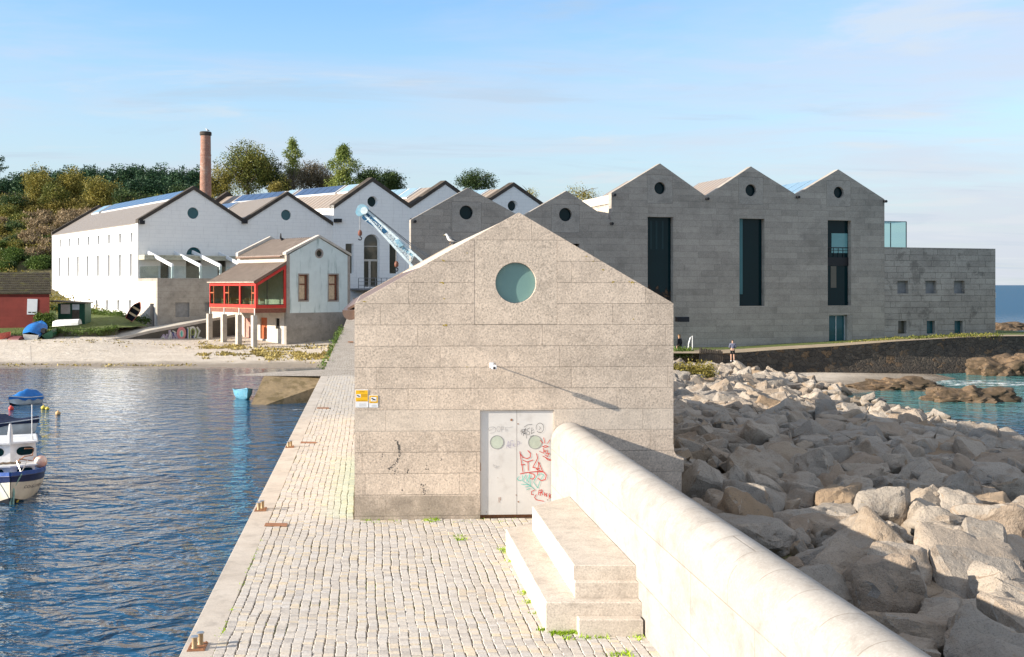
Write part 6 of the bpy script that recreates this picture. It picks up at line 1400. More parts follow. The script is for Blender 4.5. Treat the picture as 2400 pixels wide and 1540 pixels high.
# ================================================================== CRANE
YC = 50.0
def cw(x, y, dy=0.0): w = W(x, y, YC); return (w[0], YC+dy, w[2])
cr = thing('yard_crane', 'pale blue lattice yard crane with two hooks, rising behind the small shed', 'crane', (cw(1100, 700)[0], YC, 0))
def T1(zx, zy): return (834.4+zx*.0943, 473.4+zy*.0943)
D_ = .22
tt, tbm = T1(225, 170), T1(1560, 1400); bt, bbm = T1(185, 275), T1(1340, 1530)
ext_t = (1112, 733); ext_b = (1095, 762)
mb = MB()
for s_ in (-D_, D_):
    mb.bar(cw(*tt, s_), cw(*tbm, s_), .06, .09); mb.bar(cw(*tbm, s_), cw(*ext_t, s_), .06, .09)
    mb.bar(cw(*bt, s_), cw(*bbm, s_), .06, .09); mb.bar(cw(*bbm, s_), cw(*ext_b, s_), .06, .09)
for i in range(9):
    t = .40+i*.066; p = lerp2(tt, tbm, t); q = lerp2(bt, bbm, t+(.02 if i % 2 else -.0)); r2 = lerp2(bt, bbm, t+.066)
    for s_ in (-D_, D_): mb.bar(cw(*p, s_), cw(*q, s_), .022); mb.bar(cw(*p, s_), cw(*r2, s_), .022)
    mb.bar(cw(*p, -D_), cw(*p, D_), .03)
for t in (.2, .5, .8): p = lerp2(tbm, ext_t, t); q = lerp2(bbm, ext_b, t); mb.bar(cw(*p, -D_), cw(*q, -D_), .03)
boom = build(mb, 'boom', mt['cranewhite'], cr)
def plate(p0, p1, p2, p3, dy, th=.03, nm='side_plate'):
    mb = MB()
    P4 = [cw(*p, dy) for p in (p0, p1, p2, p3)]; mb.hexa([(p[0], p[1], p[2]) for p in P4], [(p[0], p[1]+th, p[2]) for p in P4]); build(mb, nm, mt['crane'], cr)
for s_ in (-D_, D_-.03): plate(T1(190, 270), T1(620, 640), lerp2(tt, tbm, .34), T1(240, 160), s_)
for s_ in (-D_, D_-.03): plate(T1(1110, 960), T1(1400, 1290), T1(1420, 1380), T1(1060, 1110), s_)
plate(T1(980, 960), T1(1080, 1140), T1(1200, 1080), T1(1060, 930), -D_-.12, .5, 'winch_housing')
mb = MB(); c_ = cw(*T1(170, 200)); mb.tube([(c_[0], YC-.32, c_[2]), (c_[0], YC+.32, c_[2])], .24, 22)
c2 = cw(*T1(100, 255)); mb.tube([(c2[0], YC-.1, c2[2]), (c2[0], YC+.1, c2[2])], .19, 18); build(mb, 'head_sheave', mt['crane'], cr, smooth=40)
mb = MB(); mb.tube([(c_[0]+.1, YC-.36, c_[2]-.05), (c_[0]+.1, YC-.33, c_[2]-.05)], .16, 18); build(mb, 'sheave_cover', mt['cranewhite'], cr, smooth=40)
mb = MB()
for k in (0, 9): mb.tube([cw(*T1(300, 190+k)), cw(*T1(1330, 1010+k*5)), cw(1150, 700+k)], .018, 5)
hk = cw(*T1(100, 300)); h2 = cw(*T1(100, 710)); mb.tube([hk, h2], .018, 5)
g1 = cw(*T1(1005, 1260)); g0_ = cw(*T1(1000, 1190)); mb.tube([g0_, cw(*T1(1000, 1490))], .018, 5)
build(mb, 'cables', mt['grey'], cr)
def hookset(x, y, parent, nm):
    mb = MB(); a, b = cw(*T1(x, y)), cw(*T1(x, y+120)); mb.lathe((a[0], YC, b[2]), [(.05, -.01), (.085, .02), (.095, .13), (.07, a[2]-b[2]), (.02, a[2]-b[2]+.04)], 14); blk_ = build(mb, nm, mt['rustred'], parent, smooth=50)
    mb = MB(); c = (b[0], YC, b[2]-.13); mb.tube([(b[0], YC, b[2]), (b[0], YC, b[2]-.05)]+[(c[0]+.07*math.sin(t), YC, c[2]+.07*math.cos(t)) for t in np.linspace(0, 4.4, 12)], .025, 8); build(mb, 'hook', mt['black'], blk_, smooth=60)
hookset(100, 715, cr, 'hook_block'); hookset(1005, 1490, cr, 'hook_block')
# lettering on a dark patch
q0, q1 = cw(*T1(395, 470), -D_-.006), cw(*T1(590, 610), -D_-.006); an = math.atan2(q1[2]-q0[2], q1[0]-q0[0])
TL = lambda a, b, z: ((q0[0]+q1[0])/2+a*math.cos(an)-z*math.sin(an), YC-D_-.012+b, (q0[2]+q1[2])/2+a*math.sin(an)+z*math.cos(an))
mb = MB(TL); mb.ext([(-.64, -.13), (-.55, -.17), (.6, -.15), (.66, .0), (.62, .15), (-.5, .16), (-.66, .1)], 0, .01); lp_ = build(mb, 'name_patch', plain('dark_blue_lettering_patch', (.02, .10, .20), .5), boom)
build(text_mb('Jomak', TL, 0, 0, .34, -.004, .1), 'lettering', mt['cranewhite'], lp_)
mb = MB(); b_ = cw(1105, 745); mb.tube([(b_[0]+.3, YC, 0), (b_[0]+.3, YC, 1.6)], .55, 20); mb.box(b_[0]-.5, b_[0]+2.0, YC-.7, YC+.7, 1.6, 2.9); build(mb, 'slewing_base', mt['crane'], cr)
mb = MB(); e_ = cw(*ext_t); mb.bar((b_[0]+1.4, YC-.5, 2.9), (b_[0]+.9, YC-.3, 5.2), .12); mb.bar((b_[0]+1.4, YC+.5, 2.9), (b_[0]+.9, YC+.3, 5.2), .12); mb.tube([(b_[0]+.9, YC, 5.2), cw(1150, 700)], .03, 6); build(mb, 'gantry', mt['crane'], cr)
# ================================================================== GULLS
def gull(x, y, Yd, sc, label, flip=1):
    w = W(x, y, Yd); T = thing('gull', label, 'gull', w); s_ = sc
    L = lambda a, b, c: (w[0]+a*s_*flip, w[1]+b*s_, w[2]+c*s_)
    mb = MB(L)
    mb.tube([(-.205, 0, .335), (-.17, 0, .345), (-.145, 0, .352), (-.115, 0, .335), (-.10, 0, .29), (-.07, 0, .225), (-.01, 0, .175), (.07, 0, .15), (.14, 0, .125), (.20, 0, .11)], [.008, .03, .036, .036, .036, .062, .078, .066, .04, .014], 14); b_ = build(mb, 'body', mt['guano'], T, smooth=80)
    mb = MB(L); mb.tube([(-.20, 0, .335), (-.235, 0, .328), (-.25, 0, .318)], [.011, .008, .003], 6); build(mb, 'beak', mt['yellowbuoy'], T)
    for s2 in (-1, 1):
        mb = MB(L); mb.tube([(-.06, s2*.045, .235), (.02, s2*.062, .205), (.11, s2*.05, .16), (.20, s2*.02, .125), (.27, s2*.005, .105)], [.02, .04, .034, .02, .006], 8); build(mb, 'wing', mt['wing'], T, smooth=80)
        mb = MB(L); mb.tube([(0, s2*.025, .12), (.0, s2*.025, .0), (-.04, s2*.025, .002)], .009, 6); build(mb, 'leg', mt['orangebuoy'], T)
    return T
gull(1055, 571.5, 42.3, 1.0, 'white gull standing on the roof ridge of the small granite shed')
gull(486, 309, 150, 1.3, 'dark gull perched on top of the brick chimney')
# ================================================================== PEOPLE
def skin_obj(name, V, E, R_, mat, parent, sub=2):
    me = bpy.data.meshes.new(name); me.from_pydata(V, E, []); me.materials.append(mat)
    o = link(bpy.data.objects.new(name, me)); o.parent = parent
    m = o.modifiers.new('skin', 'SKIN'); m.use_smooth_shade = True
    sv = me.skin_vertices[0].data
    for i, r in enumerate(R_): sv[i].radius = (r, r*.82 if r > .09 else r); sv[i].use_root = (i == 0)
    s_ = o.modifiers.new('sub', 'SUBSURF'); s_.levels = sub; s_.render_levels = sub
    return o
def person(loc, rz_p, h, label, arms_fwd, top, bottom, hairm, legs_bare, long_coat=False):
    T = thing('person', label, 'person', loc); k = h/1.75
    V, E, R_ = [], [], []
    def add(p, r, par=None):
        V.append((p[0]*k, p[1]*k, p[2]*k)); R_.append(r*k); i = len(V)-1
        if par is not None: E.append((par, i))
        return i
    pv = add((0, 0, .96), .135); sp1 = add((0, .01, 1.14), .12, pv); ch_ = add((0, 0, 1.34), .145, sp1); nk = add((0, 0, 1.47), .06, ch_); nk2 = add((0, -.01, 1.53), .055, nk); hd_ = add((0, -.02, 1.62), .095, nk2); tp = add((0, -.015, 1.71), .07, hd_); ns = add((0, -.115, 1.615), .018, hd_)
    for s_ in (-1, 1):
        hp = add((s_*.09, 0, .90), .10, pv); kn = add((s_*.11, -.02, .50), .062, hp); ak = add((s_*.12, .01, .10), .042, kn); to_ = add((s_*.13, -.13, .04), .036, ak)
        shd = add((s_*.18, 0, 1.40), .062, ch_)
        if arms_fwd: el = add((s_*.25, .02, 1.13), .045, shd); wr = add((s_*.10, -.24, 1.10), .03, el); pm = add((s_*.06, -.30, 1.12), .026, wr); fd = Vector((-s_*.3, -1, .2))
        else: el = add((s_*.24, .03, 1.12), .045, shd); wr = add((s_*.25, -.04, .86), .03, el); pm = add((s_*.25, -.05, .79), .026, wr); fd = Vector((0, -.15, -1))
        fd.normalize()
        for f_ in range(4):
            o_ = (f_-1.5)*.017; side_ = Vector((0, 0, 1)) if arms_fwd else Vector((0, 1, 0)); b_ = Vector((V[pm][0]/k, V[pm][1]/k, V[pm][2]/k))+side_*o_; l_ = (.065, .078, .074, .058)[f_]
            a1_ = add(b_+fd*.035, .0095, pm); a2_ = add(b_+fd*(.035+l_*.5)+Vector((0, -.008, 0)), .0085, a1_); add(b_+fd*(.035+l_*.9)+Vector((-s_*.012, -.012, 0)), .008, a2_)
        th_ = add(Vector((V[pm][0]/k, V[pm][1]/k, V[pm][2]/k))+Vector((-s_*.025, -.02, .01)), .010, pm); add(Vector((V[th_][0]/k, V[th_][1]/k, V[th_][2]/k))+fd*.035, .009, th_)
    skin_obj('body', V, E, R_, mt['skin'], T)
    def garment(nm, chain, mat):
        V2, E2, R2 = [], [], []
        for (p, r, par) in chain: V2.append((p[0]*k, p[1]*k, p[2]*k)); R2.append(r*k); E2 += [(par, len(V2)-1)] if par is not None else []
        skin_obj(nm, V2, E2, R2, mt[mat], T)
    ch2 = [((0, 0, .98 if not long_coat else .62), .155 if not long_coat else .19, None), ((0, .01, 1.15), .145, 0), ((0, 0, 1.34), .165, 1), ((0, 0, 1.46), .075, 2)]
    for s_ in (-1, 1):
        n0 = len(ch2); ch2 += [((s_*.19, 0, 1.40), .082, 2)]
        if arms_fwd: ch2 += [((s_*.26, .02, 1.13), .064, n0), ((s_*.12, -.22, 1.10), .045, n0+1)]
        else: ch2 += [((s_*.25, .03, 1.12), .062, n0), ((s_*.26, -.03, .90), .046, n0+1)]
    garment('jacket' if not long_coat else 'coat', ch2, top)
    c3 = [((0, 0, .98), .15, None)]
    for s_ in (-1, 1):
        n0 = len(c3); c3 += [((s_*.095, 0, .86), .115, 0), ((s_*.105, -.01, .56 if legs_bare else .5), .095 if legs_bare else .075, n0)]
        if not legs_bare: c3 += [((s_*.12, .01, .12), .055, n0+1)]
    garment('shorts' if legs_bare else 'trousers', c3, bottom)
    c4_ = [((0, .02, 1.66), .105, None), ((0, .0, 1.72), .085, 0)]
    if long_coat: c4_ += [((0, .06, 1.50), .09, 0)]
    garment('hair', c4_, hairm)
    for s_ in (-1, 1):
        mb = MB(lambda a, b, z: (loc[0]+a*k, loc[1]+b*k, loc[2]+z*k)); mb.tube([(s_*.12, .05, .05), (s_*.125, -.05, .05), (s_*.13, -.16, .035)], [.045, .05, .04], 8); build(mb, 'shoe', mt['white' if legs_bare else 'black'], T, smooth=70)
    for s_ in (-1, 1):
        mb = MB(lambda a, b, z: (loc[0]+a*k, loc[1]+b*k, loc[2]+z*k)); mb.lathe((s_*.035, -.108, 1.635), [(0, -.009), (.009, 0), (0, .009)], 6); build(mb, 'eye', mt['black'], T)
    T.rotation_euler = (0, 0, rz_p); return T
w = W(1717, 846.5, 74.6)
person((w[0], w[1], w[2]-.02), math.pi*.97, 1.45, 'person in grey blue hooded jacket and black shorts, back turned, standing on the boulders', True, 'hoodie', 'darkcloth', 'hair', True)
w = W(1592, 785, 79.0)
person((w[0], w[1], w[2]-1.60), math.pi*1.25, 1.62, 'person in a long black coat near the museum wall, beside the shed edge', False, 'darkcloth', 'darkcloth', 'blonde', False, True)
w0 = W(1613, 824, 79.5); mb = MB()
mb.tube([(w0[0]-.02, w0[1], w0[2]-.4), (w0[0]+.03, w0[1], w0[2]+.55), (w0[0]+.16, w0[1], w0[2]+1.0)], .05, 6); mb.tube([(w0[0]+.30, w0[1], w0[2]-.4), (w0[0]+.30, w0[1], w0[2]+1.12)], .04, 6); mb.bar((w0[0]+.12, w0[1], w0[2]+1.0), (w0[0]+.30, w0[1], w0[2]+1.08), .05)
build(mb, 'handrail', mt['alu'], label='short pale metal handrail beside the museum wall', cat='handrail')
# dark plank fence by the start of the seawall
pa, pb = W(1640, 820, 74.8), W(1692, 826, 75.1); nf = 14
fn = thing('plank_fence', 'low dark plank fence between the boulders and the museum path', 'fence', pa)
mb = MB()
for i in range(nf):
    t = i/(nf-1); x_ = pa[0]+(pb[0]-pa[0])*t; y_ = pa[1]+(pb[1]-pa[1])*t; z_ = pa[2]+(pb[2]-pa[2])*t; mb.box(x_-.05, x_+.05, y_-.02, y_+.02, z_-1.0, z_+.12+.05*math.sin(i*2.3))
mb.bar((pa[0], pa[1]-.03, pa[2]-.1), (pb[0], pb[1]-.03, pb[2]-.1), .06); build(mb, 'planks', mt['bark'], fn)
# ================================================================== TREES
def leaf_arrays(C, n, sig, size, R, flat=1.0):
    """C: clump centres (m,3) and radii; n leaves each"""
    C = np.asarray(C); m = len(C); P_ = np.repeat(C, n, axis=0)+R.normal(0, 1, (m*n, 3))*np.array([sig, sig, sig*flat])
    N = R.normal(0, 1, (m*n, 3)); N /= np.linalg.norm(N, axis=1)[:, None]; A = R.normal(0, 1, (m*n, 3)); A -= (A*N).sum(1)[:, None]*N; A /= np.linalg.norm(A, axis=1)[:, None]; B = np.cross(N, A)
    s_ = size*R.uniform(.55, 1.3, (m*n, 1)); q = [P_-A*s_-B*s_*.1, P_+B*s_*.55, P_+A*s_+B*s_*.05, P_-B*s_*.5]
    return np.stack(q, 1).reshape(-1, 3)
def leaves_mesh(name, V, mat):
    n = len(V)//4; me = bpy.data.meshes.new(name); me.vertices.add(len(V)); me.vertices.foreach_set('co', V.astype(np.float32).ravel()); me.loops.add(len(V)); me.loops.foreach_set('vertex_index', np.arange(len(V), dtype=np.int32))
    me.polygons.add(n); me.polygons.foreach_set('loop_start', np.arange(0, len(V), 4, dtype=np.int32)); me.polygons.foreach_set('loop_total', np.full(n, 4, dtype=np.int32)); me.update(); me.materials.append(mat); return me
def crown_pts(w, d, h, kind, R, nb=16, dens=14):
    """clump centres in a crown of half-widths w, d and half-height h about the origin, made of several uneven lobes"""
    pts = []
    if kind == 'poplar':
        for i_ in range(nb*dens): t = R.uniform(-1, 1); r_ = max(.12, (1-abs(t+.05)**5)*(.8+.3*math.sin(t*7+i_*0)))*R.uniform(.45, 1); a = R.uniform(0, 6.28); pts.append((w*r_*math.cos(a)*(1+.25*math.sin(t*9)), d*r_*math.sin(a), h*t))
        return np.array(pts)
    lobes = []
    for i in range(nb):
        v = R.normal(0, 1, 3); v /= np.linalg.norm(v); v[2] = v[2]*.95 if kind != 'shrub' else abs(v[2])*.8
        k = R.uniform(.25, .74); lobes.append((v*k, R.uniform(.26, .44)))
    for c, r_ in lobes:
        for _ in range(dens):
            u = R.normal(0, 1, 3); u /= np.linalg.norm(u)
            if kind == 'pine': u[2] = abs(u[2])*.6
            p = c+u*r_*R.uniform(.7, 1.05); pts.append((p[0]*w, p[1]*d, p[2]*h))
    return np.array(pts)
LM = {'pine': leafm('pine_needles', [(.012, .028, .014), (.022, .05, .024), (.045, .085, .035)], .1),
      'yellow': leafm('yellowing_leaves', [(.07, .07, .015), (.15, .13, .03), (.24, .20, .05)], .25),
      'olive': leafm('olive_leaves', [(.04, .05, .012), (.09, .10, .022), (.17, .15, .035)], .2),
      'dark': leafm('dark_leaves', [(.014, .026, .01), (.03, .05, .016), (.06, .085, .025)], .15),
      'poplar': leafm('poplar_leaves', [(.06, .09, .02), (.13, .16, .04), (.22, .23, .07)], .25),
      'grey': leafm('grey_brown_leaves', [(.05, .045, .03), (.09, .075, .05), (.13, .11, .075)], .15),
      'pink': leafm('dry_pinkish_brush', [(.11, .08, .045), (.17, .125, .07), (.23, .175, .105)], .15),
      'scrub': leafm('scrub_leaves', [(.05, .045, .012), (.12, .10, .022), (.19, .155, .04)], .2),
      'green': leafm('green_bush_leaves', [(.025, .045, .01), (.05, .08, .016), (.10, .14, .03)], .2),
      'gold': leafm('bright_yellow_bush', [(.40, .30, .01), (.60, .47, .02), (.7, .6, .05)], .25)}
PROTO = {}
def crown(kind, mat, w, d, h, seed, nb, dens, n, sig, size):
    key = (kind, mat, seed)
    if key not in PROTO:
        R = np.random.default_rng(seed); C = crown_pts(w, d, h, kind, R, nb, dens); PROTO[key] = leaves_mesh('crown', leaf_arrays(C, n, sig, size, R, .6 if kind == 'pine' else .9), LM[mat])
    return PROTO[key]
def tree(name, label, x, ytop, ybot, hw, Yd, kind, mat, seed, group=None, nb=16, dens=14, n=9, sig=.4, size=.22, base=None, cat='tree', unit=None, trunk=True, bare=0):
    """crown spans ytop..ybot and x-hw..x+hw of the picture when it stands Yd away"""
    t = W(x, ytop, Yd); b = W(x, ybot, Yd); w_ = hw*Yd/F; h = (t[2]-b[2])/2; cz = (t[2]+b[2])/2
    gz = hillz(t[0], Yd) if base is None else base
    T = thing(name, label, cat, (t[0], Yd, gz), group)
    if unit is None: me = crown(kind, mat, w_, w_*.85, h, seed, nb, dens, n, sig, size); sc = (1, 1, 1)
    else: me = crown(kind, mat, unit[0], unit[0]*.85, unit[1], seed, nb, dens, n, sig, size); sc = (w_/unit[0], w_/unit[0], h/unit[1])
    c = link(bpy.data.objects.new('crown', me)); c.parent = T; c.location = (0, 0, cz-gz); c.scale = sc
    if trunk:
        mb = MB(); tw = max(.12, w_*.07); mb.tube([(0, 0, -.5), (.05*w_, 0, (cz-gz)*.6), (0, 0, cz-gz+h*.55)], [tw, tw*.75, tw*.25], 8)
        R = random.Random(seed)
        for _ in range(6+bare):
            a = R.uniform(0, 6.28); z0 = (cz-gz)+h*R.uniform(-.8, .2); r_ = w_*R.uniform(.5, .9); z1 = z0+h*R.uniform(.3, .8)
            mb.tube([(0, 0, z0), (r_*.5*math.cos(a), r_*.5*math.sin(a), (z0+z1)/2+.1*h), (r_*math.cos(a), r_*math.sin(a), z1)], [tw*.4, tw*.25, tw*.08], 5)
        mb2 = build(mb, 'trunk', mt['bark'], None, origin=(0, 0, 0)); mb2.parent = T; mb2.location = (0, 0, 0)
    return T
R0 = random.Random(31)
GR = 'dark pines along the wooded ridge'
pin = [(-8, 412, 26), (22, 404, 26), (52, 396, 28), (85, 391, 27), (118, 392, 26), (150, 387, 27), (178, 392, 24), (205, 384, 26), (232, 388, 25), (262, 385, 28), (292, 383, 25), (318, 381, 27), (345, 388, 24), (367, 382, 27), (392, 391, 24), (415, 393, 25), (440, 390, 26), (462, 386, 24)]
wher = ['at the left edge of the photo', 'second from the left edge', 'third from the left edge', 'behind the left side of the yellow trees', 'behind the middle of the yellow trees', 'behind the right side of the yellow trees', 'just right of the yellow trees', 'above the pale round bush', 'right of the pale round bush', 'above the far end of the warehouse roof', 'ninth before the chimney', 'with a high round crown mid ridge', 'in the dip of the ridge', 'with the highest crown before the chimney', 'fifth left of the chimney', 'fourth left of the chimney', 'third left of the chimney', 'touching the chimney from behind']
for i, (x, y, hw) in enumerate(pin): tree('pine_tree', 'dark pine on the wooded ridge, '+wher[i], x, y, y+88+R0.uniform(-8, 8), hw*1.2, 255+R0.uniform(-8, 14), 'round', 'pine', 100+i % 4, GR, 26, 20, 11, .34, .22, unit=(2.6, 3.8))
for i in range(9):
    x = 200+i*34; tree('pine_tree', 'dark pine lower on the slope above the warehouse roof, number %s from the left' % ('one', 'two', 'three', 'four', 'five', 'six', 'seven', 'eight', 'nine')[i], x, 414+R0.uniform(-6, 12), 505, 34, 236+R0.uniform(-6, 6), 'round', 'pine', 100+i % 4, GR, unit=(2.6, 3.8))
tree('broadleaf_tree', 'yellowing tree on the left slope, left of a matching pair', 92, 390, 490, 46, 215, 'round', 'yellow', 1, 'yellowing trees on the left slope', 34, 24, 10, .34, .17)
tree('broadleaf_tree', 'yellowing tree on the left slope, right of a matching pair', 162, 388, 490, 42, 216, 'round', 'yellow', 2, 'yellowing trees on the left slope', 34, 24, 10, .34, .17)
tree('broadleaf_tree', 'pale yellow domed tree above the white warehouse roof', 236, 406, 496, 50, 205, 'round', 'yellow', 3, 'yellowing trees on the left slope', 34, 24, 10, .34, .17)
tree('broadleaf_tree', 'dark olive tree below the yellowing pair', 128, 425, 492, 45, 206, 'round', 'olive', 4, None, 16, 15, 10, .36, .18)
tree('broadleaf_tree', 'dark round tree at the left edge under the pines', 35, 436, 500, 46, 205, 'round', 'dark', 5, None, 16, 15, 10, .36, .18)
tree('broadleaf_tree', 'dark green tree right above the rear roof coping of the warehouse', 285, 440, 505, 45, 196, 'round', 'dark', 6, None, 16, 15, 10, .36, .18)
tree('broadleaf_tree', 'low dark tree between the round bush and the chimney', 355, 445, 500, 48, 200, 'round', 'dark', 7, None, 16, 14, 10, .36, .18)
tree('broadleaf_tree', 'small dark tree left of the chimney foot', 420, 430, 490, 40, 198, 'round', 'dark', 8, None, 16, 14, 10, .36, .18)
tree('large_tree', 'large yellow green tree right of the brick chimney', 578, 321, 466, 78, 172, 'round', 'olive', 9, None, 46, 30, 11, .36, .14, bare=6)
tree('large_tree', 'dark green half of the big clump, right of the large tree', 633, 352, 462, 40, 177, 'round', 'dark', 10, None, 30, 24, 11, .34, .14)
tree('broadleaf_tree', 'golden tree squeezed between the chimney and the large tree', 512, 395, 475, 42, 168, 'round', 'yellow', 12, None, 30, 22, 10, .3, .13)
tree('poplar_tree', 'tall narrow poplar, left of two poplars', 686, 328, 410, 19, 175, 'poplar', 'poplar', 13, 'poplars behind the roofs', 20, 20, 11, .24, .13)
tree('bare_tree', 'thin half bare tree under the left poplar', 688, 382, 458, 32, 174, 'round', 'grey', 14, None, 14, 12, 8, .34, .10, bare=14)
tree('broadleaf_tree', 'grey brown tree between the two poplars', 727, 374, 458, 60, 180, 'round', 'grey', 15, None, 34, 24, 11, .34, .13)
tree('poplar_tree', 'broader poplar, right of two poplars', 805, 344, 456, 35, 170, 'poplar', 'poplar', 16, 'poplars behind the roofs', 34, 26, 11, .30, .14)
tree('broadleaf_tree', 'low olive tree filling the gap left of the broad poplar', 770, 405, 462, 38, 184, 'round', 'olive', 31, None, 26, 22, 10, .34, .14)
tree('broadleaf_tree', 'low dark tree filling the gap right of the large tree', 668, 398, 462, 36, 186, 'round', 'olive', 32, None, 26, 22, 10, .34, .14)
tree('broadleaf_tree', 'dark rounded tree right of the broad poplar', 868, 391, 455, 42, 178, 'round', 'dark', 17, None, 30, 24, 11, .34, .14)
tree('broadleaf_tree', 'dark tree sloping down behind the second white gable', 918, 396, 460, 38, 182, 'round', 'dark', 18, None, 30, 24, 11, .34, .14)
tree('broadleaf_tree', 'low olive bush tree peeping over the warehouse roofs', 648, 420, 458, 27, 160, 'round', 'scrub', 19, None, 14, 14, 9, .26, .12)
tree('broadleaf_tree', 'spreading dark tree behind the saw-tooth roofs, with sky gaps', 1116, 397, 455, 55, 185, 'round', 'dark', 20, None, 28, 22, 11, .30, .13)
tree('broadleaf_tree', 'sparse yellow tree right of the last white gable', 1240, 432, 485, 26, 150, 'round', 'yellow', 22, 'sparse yellow trees behind the museum', 12, 9, 7, .25, .09)
tree('broadleaf_tree', 'sparse yellow tree left of the tall museum gables', 1366, 427, 485, 46, 150, 'round', 'yellow', 23, 'sparse yellow trees behind the museum', 18, 11, 8, .27, .10)
w = W(-34, 380, 150); T = thing('conifer_tree', 'conifer with bare drooping branch tips reaching in at the left edge', 'tree', (w[0], 150, 4.5))
mb = MB(); mb.tube([(w[0], 150, 4.5), (w[0], 150, 24)], [.4, .08], 8); build(mb, 'trunk', mt['bark'], T)
mb = MB(); C = []
for i, (yy_, xe) in enumerate(((370, 7), (375, 9), (386, 6), (393, 17), (400, 3), (410, -4), (430, 2))):
    a = W(-34, yy_+8, 150); b = W(xe, yy_, 150); mb.tube([a, ((a[0]+b[0])/2, 150, (a[2]+b[2])/2+.25), b], [.1, .07, .02], 5)
    for t in np.linspace(.4, 1, 12): C.append((a[0]+(b[0]-a[0])*t-w[0], 0, a[2]+(b[2]-a[2])*t-4.5))
build(mb, 'branches', mt['bark'], T); o = link(bpy.data.objects.new('crown', leaves_mesh('crown', leaf_arrays(C, 12, .12, .12, np.random.default_rng(3)), LM['pine']))); o.parent = T
for i, (X, Y, s_, lb) in enumerate(((-73, 112, 1.0, 'nearest'), (-76, 121, 1.2, 'middle'), (-80, 131, 1.1, 'farthest'))):
    tree('broadleaf_tree', lb+' of the trees left of the photo that shade the warehouse side', 1200+X/Y*F, HOR-(11.5*s_-5)/Y*F, HOR-(3-5)/Y*F, 3.6*s_/Y*F, Y, 'round', 'olive', 60+i, 'trees left of the photo shading the warehouse side', 14, 12, 9, .4, .25)
# hillside shrubs
def onhill(x, y):
    k = (x-1200)/F; Y = 122.0
    while Y < 330:
        if 5-(y-HOR)*Y/F <= hillz(k*Y, Y): return Y
        Y += 1.5
    return Y
kinds = {'scrub': (41, 'scrub'), 'pink': (42, 'pink'), 'green': (43, 'green'), 'dark': (44, 'dark'), 'gold': (45, 'gold'), 'olive': (46, 'olive')}
desc = {'scrub': 'yellow green scrub bush', 'pink': 'dry tan brown bush', 'green': 'fresh green bush', 'dark': 'dark green bush', 'gold': 'bright yellow bush', 'olive': 'olive green bush'}
SHR = []
R = random.Random(77)
for _ in range(190):
    x = R.uniform(-5, 330); y = R.uniform(470, 632)
    if x > 118 and y > 548-(x-118)*.45: continue
    k = 'scrub' if y < 500 else None
    if k is None:
        n_ = noise.noise(Vector((x*.022, y*.03, 2)))
        k = 'pink' if 60 < x < 260 and y < 605 and n_ > -.3 else ('green' if y > 570 and n_ > -.1 else ('dark' if n_ < -.22 else ('olive' if n_ < .05 else R.choice(('scrub', 'pink', 'olive')))))
    SHR.append((x, y, R.uniform(19, 31), k))
SHR += [(33, 593, 13, 'gold'), (57, 560, 22, 'dark'), (118, 575, 12, 'green'), (112, 560, 12, 'green'), (50, 575, 20, 'dark'), (88, 618, 20, 'green'), (20, 625, 20, 'dark'), (5, 520, 16, 'pink'), (60, 545, 10, 'gold')]
zone = lambda x, y: ('low on the slope' if y > 590 else 'halfway up the slope' if y > 530 else 'high on the slope')+(', at the left edge of the photo' if x < 40 else ', behind the red boathouse' if x < 100 else ', beside the far end of the white warehouse' if x < 180 else ', above the warehouse roof')
for x, y, hw, k in SHR:
    Y = onhill(x, y+8); gz = hillz((x-1200)/F*Y, Y)
    T = tree('hillside_bush', desc[k]+' '+zone(x, y), x, y-hw*.75, y+hw*.6, hw, Y, 'shrub', k, kinds[k][0]+R.choice((0, 100)), 'bushes on the left hillside: '+desc[k], 16, 16, 10, .22, .13, cat='bush', unit=(1.7, 1.1), trunk=False)
# ground cover between them
R = np.random.default_rng(8); C = []
while len(C) < 8500:
    X = R.uniform(-125, -26); Y = R.uniform(122, 238)
    if X/Y < -.62 or X/Y > -.30: continue
    # keep clear of the warehouse
    if (X+39.45)*.8098+(Y-118)*.5866 > -1.0 and (Y < 168): continue
    C.append((X, Y, hillz(X, Y)+.25))
V = leaf_arrays(C, 9, .45, .2, R); o = link(bpy.data.objects.new('ground_cover', leaves_mesh('ground_cover', V, LM['scrub']))); o['kind'] = 'stuff'
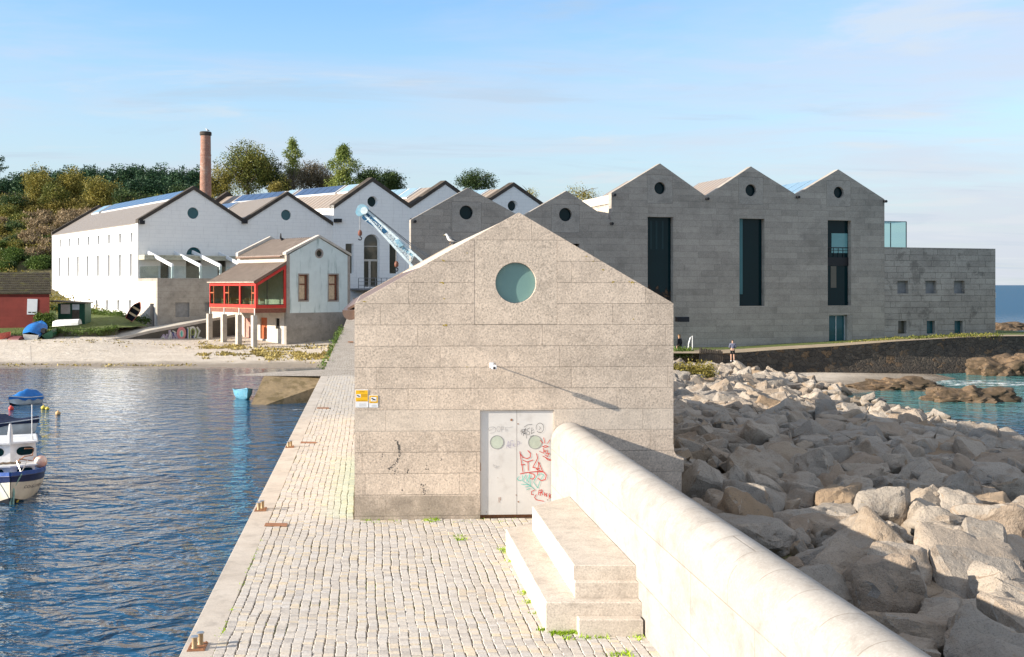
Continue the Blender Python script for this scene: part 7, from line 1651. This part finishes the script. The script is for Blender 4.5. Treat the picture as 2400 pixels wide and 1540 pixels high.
# grass fringe, weeds by the retaining wall and the scrub among the boulders
C = []
R = np.random.default_rng(12)
for _ in range(420):
    i = R.integers(0, 6); t = R.uniform(0, 1); a = mid(Lf3[i], Lf3[i+1], t); C.append((a[0], a[1]+R.normal(.1, .25), a[2]+R.normal(-.02, .07)))
for _ in range(800):
    x = R.uniform(120, 350); y = 722+(x-120)*.09+R.normal(0, 3)+(x > 290)*8; w = W(x, y, 127-(x-160)*.07 if x > 160 else 127); C.append((w[0], w[1], w[2]))
for _ in range(500): x = R.uniform(85, 125); w = W(x, R.uniform(738, 765), 107.6); C.append((w[0], w[1], w[2]))
V = leaf_arrays(C, 7, .14, .09, R); o = link(bpy.data.objects.new('rough_grass', leaves_mesh('rough_grass', V, LM['green']))); o['kind'] = 'stuff'
C = []
for _ in range(420):
    x = R.uniform(1560, 1668); y = R.normal(874, 9)-(x-1610)*.02; Yd = 64+R.normal(0, .8); w = W(x, y, Yd); C.append((w[0], w[1], w[2]))
V = leaf_arrays(C, 10, .16, .08, R); o = link(bpy.data.objects.new('coastal_scrub', leaves_mesh('coastal_scrub', V, LM['scrub']))); o['kind'] = 'stuff'
C = []
for _ in range(150):
    x = R.uniform(1578, 1620); w = W(x, R.normal(826, 3), 78+R.normal(0, .5)); C.append((w[0], w[1], w[2]))
for _ in range(120):
    Y = R.uniform(66, 92); x_ = qL(Y)+M7*Y-.15; C.append((x_+R.normal(0, .1), Y, qz(Y)-.1+R.normal(0, .1)))
V = leaf_arrays(C, 10, .12, .07, R); o = link(bpy.data.objects.new('edge_weeds', leaves_mesh('edge_weeds', V, LM['green']))); o['kind'] = 'stuff'
# grass verge at the foot of the museum
C = []
for _ in range(650):
    x = R.uniform(1950, 2345); yv = np.interp(x, [1950, 2100, 2250, 2345], [810, 797, 788.5, 785.5]); k_ = R.uniform(0, 1); w = W(x, yv-2.0-k_*1.5, 84+R.normal(0, .4)); C.append((w[0], w[1], w[2]-.05))
V = leaf_arrays(C, 6, .10, .06, R); o = link(bpy.data.objects.new('grass_verge', leaves_mesh('grass_verge', V, LM['olive']))); o['kind'] = 'stuff'
# yellow lichen patch low on the teal house and its corner weeds
mb = MB(cf); a, z = cf.p(815, 728)
for _ in range(16): 
    q = (a+rnd.gauss(0, .28), z+.2+abs(rnd.gauss(0, .55))); r_ = rnd.uniform(.08, .2); mb.ext([(q[0]+r_*math.cos(t), q[1]+r_*math.sin(t)*1.4) for t in np.linspace(0, 6.28, 8)[:-1]], -.012-rnd.random()*.004, -.001)
